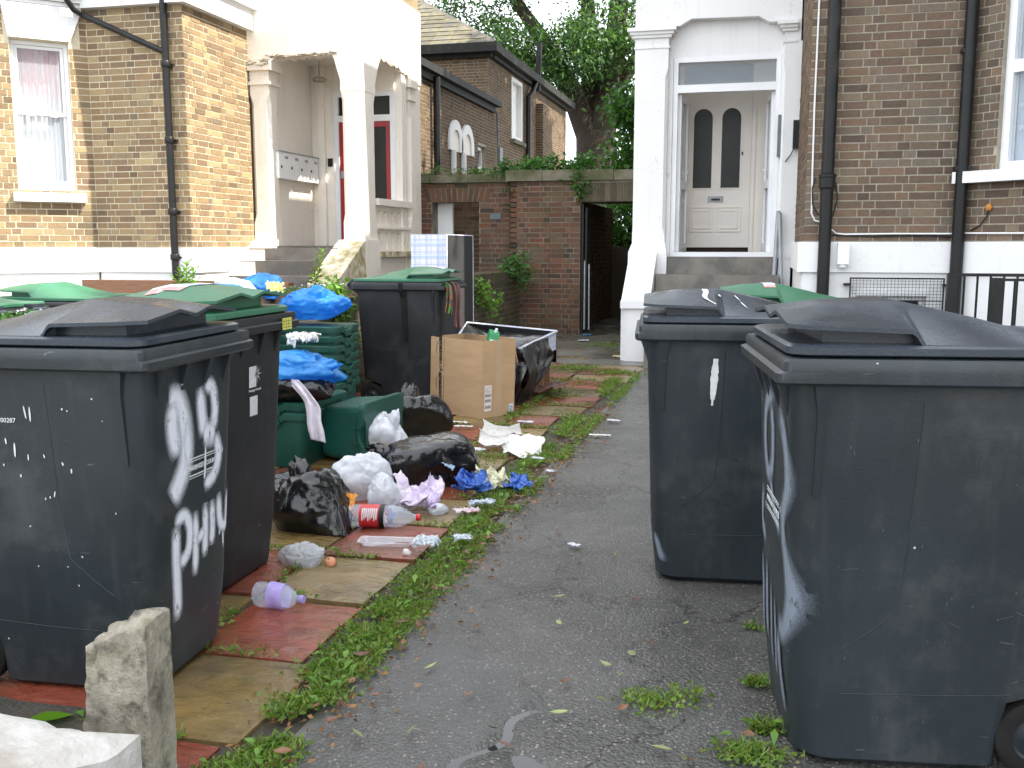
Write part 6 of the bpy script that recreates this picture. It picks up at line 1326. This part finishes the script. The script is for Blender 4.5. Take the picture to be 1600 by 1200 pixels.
# clear plastic tray
tr = MB(); tr.loft([ring(-.105,.105,.035,.015,.015,.002), ring(-.115,.115,.042,.018,.018,.022), ring(-.128,.128,.05,.02,.02,.023), ring(-.128,.128,.05,.02,.02,.021)], cap1=False); o = tr.build('plastic_tray', MT['clear'], smooth=40); o.location = (-1.55,3.93,.008); o.rotation_euler = (0,0,R(8)); tag(o, 'empty clear plastic tray on the red slab', 'tray')
# white paper pile and scraps
crumple('paper_pile', 'torn white paper pile on the slabs by the weeds', 'paper', (-1.42,6.0,.004), .26, .22, .05, MT['tissue'], 61., 15, (22,0), freq=.8); crumple('card_strip', 'curved cream card strip at the paper pile', 'card', (-1.60,6.22,.02), .26, .09, .03, MT['tissue'], 62., -8, (38,0), freq=.5, curl=.25); crumple('card_strip', 'cream card strip nearest in the paper pile', 'card', (-1.60,6.0,.012), .20, .09, .03, MT['tissue'], 63., -5, (35,0), freq=.5, curl=.25)
for i, (x, y, w, h, mt, lab) in enumerate(((-1.01,7.22,.10,.05,'bag_white','pale blue paper scrap on the wet drive near the second right bin'),(-1.02,6.62,.15,.03,'tissue','long white paper scrap on the wet drive'),(-1.13,5.47,.06,.04,'bag_white','small pale scrap at the kerb beside the drive'),(-.74,4.10,.055,.03,'bag_white','tiny pale blue scrap in the middle of the drive'),(-2.02,6.66,.14,.04,'tissue','pinkish paper strip in front of the cardboard box'),(-2.12,6.82,.16,.03,'tissue','white paper strip at the foot of the cardboard box'),(-2.2,6.35,.06,.08,'bag_white','blue white scrap beside the rounded black bag'),(-1.63,6.95,.12,.05,'bag_white','pale plastic scrap on the red slab beside the cardboard box'),(-2.40,14.2,.12,.09,'bag_blue','pale blue scrap on the ground in front of the doorway'),(-2.3,13.3,.14,.1,'bag_white','white scrap on the ground in front of the doorway'),(-1.56,11.45,.13,.06,'wrap_cream','yellowish scrap at the foot of the white pedestal'),(-2.28,15.7,.16,.1,'bag_white','white litter inside the dark passage'),(-2.0,15.3,.1,.06,'bag_white','small pale litter inside the passage, right one'),(-1.27,5.75,.09,.05,'bag_white','pale plastic scrap in the weeds behind the paper pile'),(-1.72,5.92,.13,.06,'clear','clear film scrap on the red slab behind the big black bag'))):
    crumple('litter_scrap', lab, 'litter', (x, y, .012), w, h, .016 if i > 3 else .008, MT[mt], 70.+i*3, random.uniform(-20,20), n=14)
# bottles
def bottle(name, label, loc, rot, prof, lab0, lab1, rl, body_m, label_m, cap_m, capz, capr, squash=0, seed=0, text=None):
    t = root(name, label, 'bottle', loc); t.rotation_euler = [R(a) for a in rot]
    m = MB(); pr = []
    for (r0, z0), (r1, z1) in zip(prof, prof[1:]):
        for k in range(5): f = k/5; pr.append((r0+(r1-r0)*f, z0+(z1-z0)*f))
    pr.append(prof[-1]); m.lathe(pr, Matrix(), 28)
    def sq(v):
        f = 1-squash*.5*(1+noise.noise(Vector((v[0]*12, v[1]*12, v[2]*14+seed)))); return (v[0]*(1-squash*.2*noise.noise(Vector((seed, v[2]*15, 0)))), v[1]*f + squash*.02*noise.noise(Vector((v[2]*20, seed, 3))), v[2])
    m.v = [sq(v) for v in m.v]; m.build('body', body_m, t, smooth=50)
    l = MB(); l.lathe([(rl, z) for z in np.linspace(lab0, lab1, 9)], Matrix(), 28, cap=False); l.v = [sq(v) for v in l.v]; lo = l.build('label', label_m, t, smooth=60, fix=False)
    c = MB(); c.lathe([(capr*.9, capz), (capr, capz+.002), (capr, capz+.017), (capr*.92, capz+.02)], Matrix(), 20); c.build('cap', cap_m, t, smooth=40)
    return t, lo
MT['cap_red'] = pm('red_plastic_cap', (.60,.02,.025), None, .35, bst=0); MT['cap_lilac'] = pm('lilac_plastic_cap', (.36,.30,.62), None, .35, bst=0); MT['lab_red'] = pm('red_bottle_label', (.50,.025,.03), (.42,.02,.025), .35, 9, bst=0); MT['lab_lilac'] = clear_mat('lilac_bottle_label', (.50,.40,.85), .8, .25, .5, 20)
b1, lo = bottle('drinks_bottle', 'large clear drinks bottle with red label and red cap lying on the slabs', (-1.86,4.17,.057), (0,90,8), [(.03,0),(.05,.004),(.054,.02),(.054,.09),(.052,.12),(.054,.14),(.054,.24),(.046,.28),(.028,.315),(.0145,.335),(.0145,.35)], .085, .20, .0556, MT['bottle_clear'], MT['lab_red'], MT['cap_red'], .348, .0165)
l = MB(); l.lathe([(.0559, .178), (.0559, .203)], Matrix(), 28, cap=False); l.build('label_band', MT['black_iron'], b1, smooth=60, fix=False)
# white facts panel with bars on the label, facing the camera side
l = MB(); 
def lp(a0, a1, z0, z1, r): 
    n_ = 6; vs = [(r*math.cos(a0+(a1-a0)*k/n_), r*math.sin(a0+(a1-a0)*k/n_), z) for z in (z0, z1) for k in range(n_+1)]; l.add(vs, [(k, k+1, n_+2+k, n_+1+k) for k in range(n_)])
A0 = R(205)
for k in range(8): lp(A0+R(10), A0+R(74-8*(k % 3)), .098+k*.0095, .1045+k*.0095, .0562)
l.build('label_print', MT['decal'], b1, fix=False)['kind'] = 'stuff'
b2, lo = bottle('water_bottle', 'crushed clear water bottle with lilac label and cap on the red slab', (-1.76,3.15,.044), (0,90,-6), [(.03,0),(.046,.004),(.049,.02),(.045,.06),(.049,.10),(.046,.125),(.032,.155),(.014,.172),(.014,.184)], .06, .125, .0505, MT['bottle_clear'], MT['lab_lilac'], MT['cap_lilac'], .18, .0155, .5, 3.3)
# cardboard box
MT['card'] = pm('brown_cardboard', (.43,.285,.155), (.36,.235,.125), .85, 3, bs=50, bst=.12, sc3=(1,1,4)); MT['tape'] = pm('tan_parcel_tape', (.42,.29,.17), (.38,.26,.15), .45, 5, bst=.05); MT['ink'] = pm('black_print', (.02,.018,.016), None, .7, bst=0); MT['paper_label'] = pm('white_paper_label', (.66,.62,.58), (.58,.54,.50), .7, 30, bst=0)
aL = math.atan2(.51, -.86)
BX = root('cardboard_box', 'brown cardboard parcel box with printed side standing open on the path', 'box', (-2.02,7.12,0), aL-math.pi/2+math.pi)
# local frame: x = right face direction (.51,.86) ; y = left face direction
BX.rotation_euler = (0, 0, math.atan2(.86, .51))
W1, W2, BH, th = .36, .60, .60, .006       # x extent, y extent
def lean(mb): mb.v = [(v[0]+.02*v[2], v[1]-.015*v[2], v[2]) for v in mb.v]; return mb
lean(MB().box(0,W1,0,th,0,BH-.0)).build('side', MT['card'], BX); lean(MB().box(0,th,th,W2,0,BH)).build('side', MT['card'], BX); lean(MB().box(th,W1,W2-th,W2,0,BH)).build('side', MT['card'], BX); lean(MB().box(W1-th,W1,th,W2-th,0,BH)).build('side', MT['card'], BX)
MB().box(.01,W1,.01,W2-.01,.002,.01).build('base', MT['card'], BX)
def flap(P0, P1, d, ang_out, name='flap'):
    a, b = Vector(P0), Vector(P1); n = Vector((0,0,1)); m = MB(); out = Vector(ang_out); t = out.normalized()*.004
    vs = [a, b, b+out, a+out]; nn = (b-a).cross(out).normalized()*.004; m.add([v-nn for v in vs]+[v+nn for v in vs], [(0,1,2,3),(4,5,6,7),(0,1,5,4),(1,2,6,5),(2,3,7,6),(3,0,4,7)]); m.build(name, MT['card'], BX)
ox, oy = .02*BH, -.015*BH
flap((W1+ox,.02,BH),(W1+ox,W2-.02,BH),0,(.05,0,-.2)); flap((.02+ox,W2+oy,BH),(W1-.02+ox,W2+oy,BH),0,(0,.06,-.22)); 
TT = Matrix(((1,0,0,0),(0,0,-1,-.0012),(0,1,0,0),(0,0,0,1)))   # right face: u=x, v=z, out=-y
def onright(u0,u1,z0,z1,name,mat,e=.0008): m = lean(MB().box(u0,u1,-e-.0006,-e,z0,z1)); return m.build(name, mat, BX)
m = MB(); zz = [(.16,.60),(.165,.48),(.175,.32),(.17,.10),(.175,.0)]
for (u, z), (u2, z2) in zip(zz, zz[1:]): m.add([(u-.035+.0,-.0014,z),(u+.04,-.0014,z),(u2+.04,-.0014,z2),(u2-.035,-.0014,z2)], [(0,1,2,3)])
m.v = [(v[0]+.02*v[2], v[1]-.015*v[2], v[2]) for v in m.v]; m.build('tape', MT['tape'], BX, fix=False)
lb = onright(.03,.105,.055,.255,'address_label',MT['paper_label']); m = MB()
rq = random.Random(2)
for z0 in (.075,.125,.165): m.box(.036,.098,-.0022,-.0016,z0,z0+.022)
for k in range(5): m.box(.036,.06+rq.random()*.035,-.0022,-.0016,.20+k*.009,.203+k*.009)
lean(m).build('label_print', pm('grey_label_print', (.30,.27,.26), (.2,.18,.17), .7, 90, bst=0), lb)['kind'] = 'stuff'; onright(.30,.345,.02,.085,'corner_label',MT['st_white'])
m = MB(); [m.box(.305+k*.006,.308+k*.006,-.0022,-.0016,.03,.075) for k in range(6)]; lean(m).build('barcode', MT['st_blue'], BX)
# printed lettering on the left face (plane x=0, reading downwards)
def onleft(s, size, y, z, bold=0): 
    Tm_ = Matrix(((0,0,-1,-.0012+.02*z),(0,-1,0,y-.015*z),(-1,0,0,z),(0,0,0,1)))
    # text x -> -z (down), text y -> -y ... normal -x
    Tm_ = Matrix(((0,0,-1,-.0012+.02*z),(0,1,0,y-.015*z),(1,0,0,z),(0,0,0,1))) @ Matrix.Rotation(math.pi, 4, 'Z')
    return text_mesh(s, size, Tm_, MT['ink'], BX, 'lettering', bold=bold)
onleft('amazon', .062, .475, .505, .003); onleft('.co.uk', .05, .475, .385, .0015); onleft('amazon', .062, .475, .225, .003); onleft('.de', .05, .475, .125, .0015); onleft('am', .062, .475, .035, .003)
m = MB()
for zc in (.505, .225): m.tube([(-.0015+.02*z, .515-.015*z+dy, z) for z, dy in ((zc+.06,.0),(zc+.03,.012),(zc,.016),(zc-.04,.008))], .0022, 4)
for za, zb in ((.33,.59),(.08,.30),(.0,.06)): m.tube([(-.001+.02*za,.44-.015*za,za),(-.001+.02*zb,.44-.015*zb,zb)], .0015, 4)
m.build('print_lines', MT['ink'], BX)
# green juice carton in the box
CT = root('juice_carton', 'green drinks carton poking out of the cardboard box', 'carton', (-2.02,7.37,.47), R(25)); CT.rotation_euler = (R(-8), R(14), R(30))
MT['carton_g'] = pm('green_carton', (.02,.20,.07), (.03,.26,.09), .4, 8, bst=0)
m = MB(); m.box(-.04,.04,-.035,.035,0,.16); m.add([(-.04,-.035,.16),(.04,-.035,.16),(.04,.035,.16),(-.04,.035,.16),(-.04,0,.20),(.04,0,.20)], [(0,1,5,4),(2,3,4,5),(1,2,5),(3,0,4)]); m.build('body', MT['carton_g'], CT); MB().box(-.03,.03,-.0365,-.0352,.02,.12).build('panel', MT['st_white'], CT); MB().box(.0402,.0412,-.025,.025,.03,.13).build('panel', MT['st_white'], CT); MB().lathe([(.014,0),(.014,.02)], TRS((-.012,-.037,.06),(90,0,0)), 14).build('fruit_print', MT['cap_red'], CT); MB().lathe([(.011,0),(.011,.03)], TRS((.01,-.012,.185),(25,0,0)), 12).build('spout', MT['white_gloss'], CT)
# rags in the far bin
hang('rag', 'pinkish brown rag hanging from under the green lid of the far bin', 'rag', [(-2.42,7.60,1.03),(-2.36,7.56,1.0),(-2.335,7.54,.9),(-2.335,7.53,.78),(-2.32,7.52,.66)], .10, MT['cloth_brown'], 2, amp=.022); hang('rag', 'green patterned rag hanging from under the green lid of the far bin', 'rag', [(-2.44,7.50,1.03),(-2.385,7.46,1.0),(-2.37,7.45,.92),(-2.372,7.44,.83),(-2.38,7.44,.78)], .085, MT['cloth_pattern'], 5, amp=.018)
# divan bases
MT['plaid'], nt, p = newmat('blue_plaid_ticking'); co = coords(nt); sx = nd(nt, 'SeparateXYZ'); nt.links.new(co, sx.inputs[0])
def stripes(axis, f, ph, w): 
    s_ = math_(nt, 'FRACT', math_(nt, 'ADD', math_(nt, 'MULTIPLY', sx.outputs[axis], f), ph)); return math_(nt, 'LESS_THAN', s_, w)
xy = math_(nt, 'ADD', sx.outputs[0], sx.outputs[1])
def sv(sock, f, ph, w): return math_(nt, 'LESS_THAN', math_(nt, 'FRACT', math_(nt, 'ADD', math_(nt, 'MULTIPLY', sock, f), ph)), w)
col = mix(nt, 0.0, (.66,.62,.62), (.66,.62,.62))
for sock in (xy, sx.outputs[2]):
    col = mix(nt, math_(nt, 'MULTIPLY', sv(sock, 8.3, .1, .34), .55), col, (.28,.40,.66)); col = mix(nt, math_(nt, 'MULTIPLY', sv(sock, 8.3, .62, .10), .5), col, (.22,.34,.62)); col = mix(nt, math_(nt, 'MULTIPLY', sv(sock, 25, .3, .2), .25), col, (.30,.42,.68)); col = mix(nt, math_(nt, 'MULTIPLY', sv(sock, 8.3, .86, .06), .5), col, (.8,.8,.8))
nt.links.new(col, p.inputs['Base Color']); p.inputs['Roughness'].default_value = .85
MT['under'] = pm('black_dust_cover_fabric', (.017,.018,.020), (.026,.027,.029), .9, 3, bs=120, bst=.2); MT['trim'] = pm('white_piping', (.60,.62,.68), (.45,.48,.56), .8, 20, bst=.1); MT['lining'] = film('shiny_black_lining', (.009,.009,.010), .28, 7, .5)
DV = root('divan_base', 'divan bed base stood upright with plaid end and black underside', 'bed base', (-3.13,9.65,0))
m = MB(); m.box(-.19,.168,-.45,.45,.02,1.425); m.build('frame', MT['plaid'], DV); MB().box(.17,.182,-.448,.448,.022,1.423).build('dust_cover', MT['under'], DV)
m = MB(); m.tube([(.178,-.45,.02),(.178,-.45,1.425),(.178,.45,1.425),(.178,.45,.02)], .009, 6); m.box(-.19,.17,-.45,.45,1.4265,1.432); m.build('piping', MT['trim'], DV)
# tipped divan base lying on the slabs
D2 = root('divan_base', 'broken divan base lying upturned with torn shiny black lining', 'bed base', (-2.3,8.6,0), worldbuilt=True)
FL, FR_, BR, BL = Vector((-2.55,8.02,.44)), Vector((-1.90,7.95,.47)), Vector((-1.86,9.25,.50)), Vector((-2.90,9.70,.53))
m = MB()
def side(a, b, h, mat, t=.03):
    c = (FL+FR_+BR+BL)/4; inn = ((c-(a+b)/2)); inn.z = 0; inn = inn.normalized()*t; mm = MB(); dn = Vector((0,0,-h)); vs = [a, b, b+dn, a+dn, a+inn, b+inn, b+inn+dn, a+inn+dn]
    mm.add(vs, [(0,1,2,3),(4,5,6,7),(0,1,5,4),(1,2,6,5),(2,3,7,6),(3,0,4,7)]); mm.build('side_panel', mat, D2)
side(FR_, BR, .17, MT['plaid']); side(BR, BL, .30, MT['lining']); side(BL, FL, .30, MT['lining'])
MB().tube([FL, FL.lerp(BL,.5), BL, BR, FR_], .013, 8).build('piping', MT['trim'], D2, smooth=60)
m = MB()
def LN(u, v):
    a = FL.lerp(FR_, u); b = BL.lerp(BR, u); q = a.lerp(b, v); e = min(u, 1-u)*2; sag = .20*min(1, e*1.6)*min(1, (1-v)*1.6) 
    q = Vector(q); q.z -= .004 + sag*(.8+.5*noise.noise(Vector((u*3, v*3, 2)))) + .05*ridg(Vector((u*2, v*2, 0)), 1.6, 3)*min(1, e*3); q.x += .02*noise.noise(Vector((u*6,v*6,5))); return q
m.grid(LN, 46, 46); m.build('lining', MT['lining'], D2, smooth=50, fix=False)
m = MB()
def TN(u, v):   # torn lining hanging from the front edge to the ground
    q = FL.lerp(FR_, u) + Vector((.0,-.03,0)); z = q.z*(1-v) + .01; x = q.x + (.12*v*(u-.35)) + .05*ridg(Vector((u*3, v*1.5, 0)), 1.3, 6) - .08*v*v*u; y = q.y - .16*math.sin(v*2.4)*.7 + .09*ridg(Vector((u*2.6, v*1.2, 4)), 1.5, 2) - .05*v
    return (x, y, z + .03*noise.noise(Vector((u*7, v*3, 1)))*(1-v))
m.grid(TN, 50, 40); m.build('torn_lining', MT['lining'], D2, smooth=50, fix=False)
m = MB()
def TR_(u, v):   # more of it hanging over the right hand edge
    q = FR_.lerp(BR, u*.55-.04); n_ = Vector((1,0,0)); z = q.z*(1-v) + .02; out = .025 + .05*math.sin(v*3.0)+.05*ridg(Vector((u*2.2, v*1.1, 2)), 1.4, 3)
    return (q.x + out - .05*v*(1-u), q.y + .05*noise.noise(Vector((u*3, v*3, 8))) - .10*v*(1-u), max(.012, z + .22*u*u*v + .05*noise.noise(Vector((u*5, 3, 1)))*v))
m.grid(TR_, 40, 36); m.build('torn_lining', MT['lining'], D2, smooth=50, fix=False)
m = MB()
for a, b in ((BR, FR_),): m.box(-1.93,-1.88,8.25,8.30,.0,.25); m.box(-1.93,-1.88,9.0,9.05,.0,.25)
m.box(-2.75,-2.70,9.2,9.25,0,.25); m.build('foot', MT['timber'], D2)
# wicker basket and wet brown cloth behind it
WB = root('wicker_basket', 'brown wicker basket under the upturned divan', 'basket', (-1.97,8.62,0)); MT['wicker'] = pm('brown_wicker', (.28,.13,.055), (.16,.07,.03), .7, 14, sc3=(1,1,3), bs=60, bst=.6)
m = MB(); m.lathe([(.10,0),(.105,.01),(.13,.20),(.137,.215),(.137,.23),(.125,.23),(.12,.21),(.095,.02)], Matrix(), 24, cap=False); m.build('body', MT['wicker'], WB, smooth=40)
for k in range(9): MB().tube([((.105+.0028*k)*math.cos(a), (.105+.0028*k)*math.sin(a), .02+k*.022) for a in [2*math.pi*i/24 for i in range(25)]], .006, 5).build('weave', MT['wicker'], WB, smooth=60)
crumple('brown_cloth', 'wet dark brown cloth lying on the slabs beside the basket', 'cloth', (-1.84,8.36,.006), .46, .36, .075, MT['cloth_dark'], 88., 10, n=46, freq=1.6)
# foreground: broken concrete post and white wall
MT['post'], nt, p = newmat('weathered_concrete'); co = coords(nt); n1 = noise_tex(nt, co, 7, 7, .7); n2 = noise_tex(nt, co, 16, 5, .6); n3 = noise_tex(nt, co, 70, 4, .7)
col = mix(nt, rng(nt, n1, .35, .62), (.36,.33,.26), (.18,.16,.12)); col = mix(nt, rng(nt, n2, .50, .64, 0, .85), col, (.06,.052,.04)); col = mix(nt, rng(nt, noise_tex(nt, co, 5, 5), .56, .7, 0, .8), col, (.13,.13,.05)); col = mix(nt, rng(nt, n3, .62, .7, 0, .7), col, (.45,.38,.30))
nt.links.new(col, p.inputs['Base Color']); p.inputs['Roughness'].default_value = .9; bump(nt, p, math_(nt, 'ADD', n3, math_(nt, 'MULTIPLY', n2, 1.5)), .8, .008)
m = MB(); nz_ = 46; rings_ = []
for k in range(nz_):
    f = k/(nz_-1); z = f*.54; ringp = []
    for j in range(48):
        s_ = j/48*4; e = int(s_); q = s_-e; cx, cy = [(-.09+.18*q,-.07),(.09,-.07+.14*q),(.09-.18*q,.07),(-.09,.07-.14*q)][e]
        tp = z*(1.0 if cx > .0 else 1.0-.05*(-cx/.09)) 
        zt = z - max(0, f-.5)*2*(.055*(.09-cx)/.18)
        r_ = .012 if cx < -.05 else .0025; cx2 = cx + r_*noise.noise(Vector((cx*30,cy*30,z*26))) + (.016*noise.noise(Vector((3,cy*15,z*12))) if cx < -.06 else 0) + .03*max(0,(z-.1))*(1 if cx < -.05 else 0)
        ringp.append((cx2, cy + r_*noise.noise(Vector((cx*30,z*26,4))), zt + (.012*noise.noise(Vector((cx*25,cy*25,7))) if f > .9 else 0)))
    rings_.append(ringp)
top = rings_[-1]; 
for sc_, dz in ((.9,.006),(.6,.010),(.3,.012)):
    cxm = sum(p_[0] for p_ in top)/48; cym = sum(p_[1] for p_ in top)/48; rings_.append([(cxm+(x-cxm)*sc_, cym+(y-cym)*sc_, z+dz+.008*noise.noise(Vector((x*40*sc_,y*40*sc_,3)))) for x, y, z in top])
m.loft(rings_); o = m.build('concrete_post', MT['post'], smooth=45); o.location = (-1.405,1.90,-.075); o.scale = (.88,.88,1.0); o.rotation_euler = (0,0,R(8)); tag(o, 'broken weathered concrete post in the left foreground', 'post')
m = MB(); MT['limewash'] = pm('flaking_white_masonry', (.46,.445,.42), (.30,.27,.23), .85, 5, .42, .66, bs=22, bst=1.0, bd=.01)
nn_ = 44
def WT(u, v):
    x = -2.7 + u*1.45; y = .55 + v*1.17; e1 = 1.0; xr = x - (.10*max(0, noise.noise(Vector((3, y*5, 1)))) + .02*noise.noise(Vector((1, y*22, 1))))*u; yr = y - (.05*max(0, noise.noise(Vector((x*4, 2, 1)))) + .015*noise.noise(Vector((x*20, 2, 1))))*v
    ed = min(1, (1-u)*22, (1-v)*22); return (xr, yr, .315 + .018*noise.noise(Vector((x*3, y*3, 0))) + .006*noise.noise(Vector((x*14, y*14, 0))) + (1-ed)*-.03)
m.grid(WT, nn_, nn_); rimi = [i for i in range(nn_)] + [j*nn_+nn_-1 for j in range(1, nn_)] + [(nn_-1)*nn_+i for i in range(nn_-2, -1, -1)] + [j*nn_ for j in range(nn_-2, 0, -1)]
b = len(m.v); m.v += [(m.v[i][0], m.v[i][1], -.03) for i in rimi]; n = len(rimi); m.f += [(rimi[i], b+i, b+(i+1) % n, rimi[(i+1) % n]) for i in range(n)]; m.m += [0]*n
tag(m.build('boundary_wall', MT['limewash'], smooth=50), 'low flaking white wall end in the bottom left corner', 'wall')
tag(MB().add(blobpoly([(-2.9,1.7),(-1.45,1.74),(-1.58,2.22),(-2.9,2.38)], .016, 6, .03, 9), [tuple(range(24))]).build('earth_patch', MT['earth'], fix=False), kind='structure')
fallen(-1.86, 2.16, .6, .13, .10, MT['leaf_bright'], 'single bright green leaf on the ground beside the concrete post', None, .02)
for o in list(bpy.data.objects):
    if o.get('worldbuilt') is not None: del o['worldbuilt']
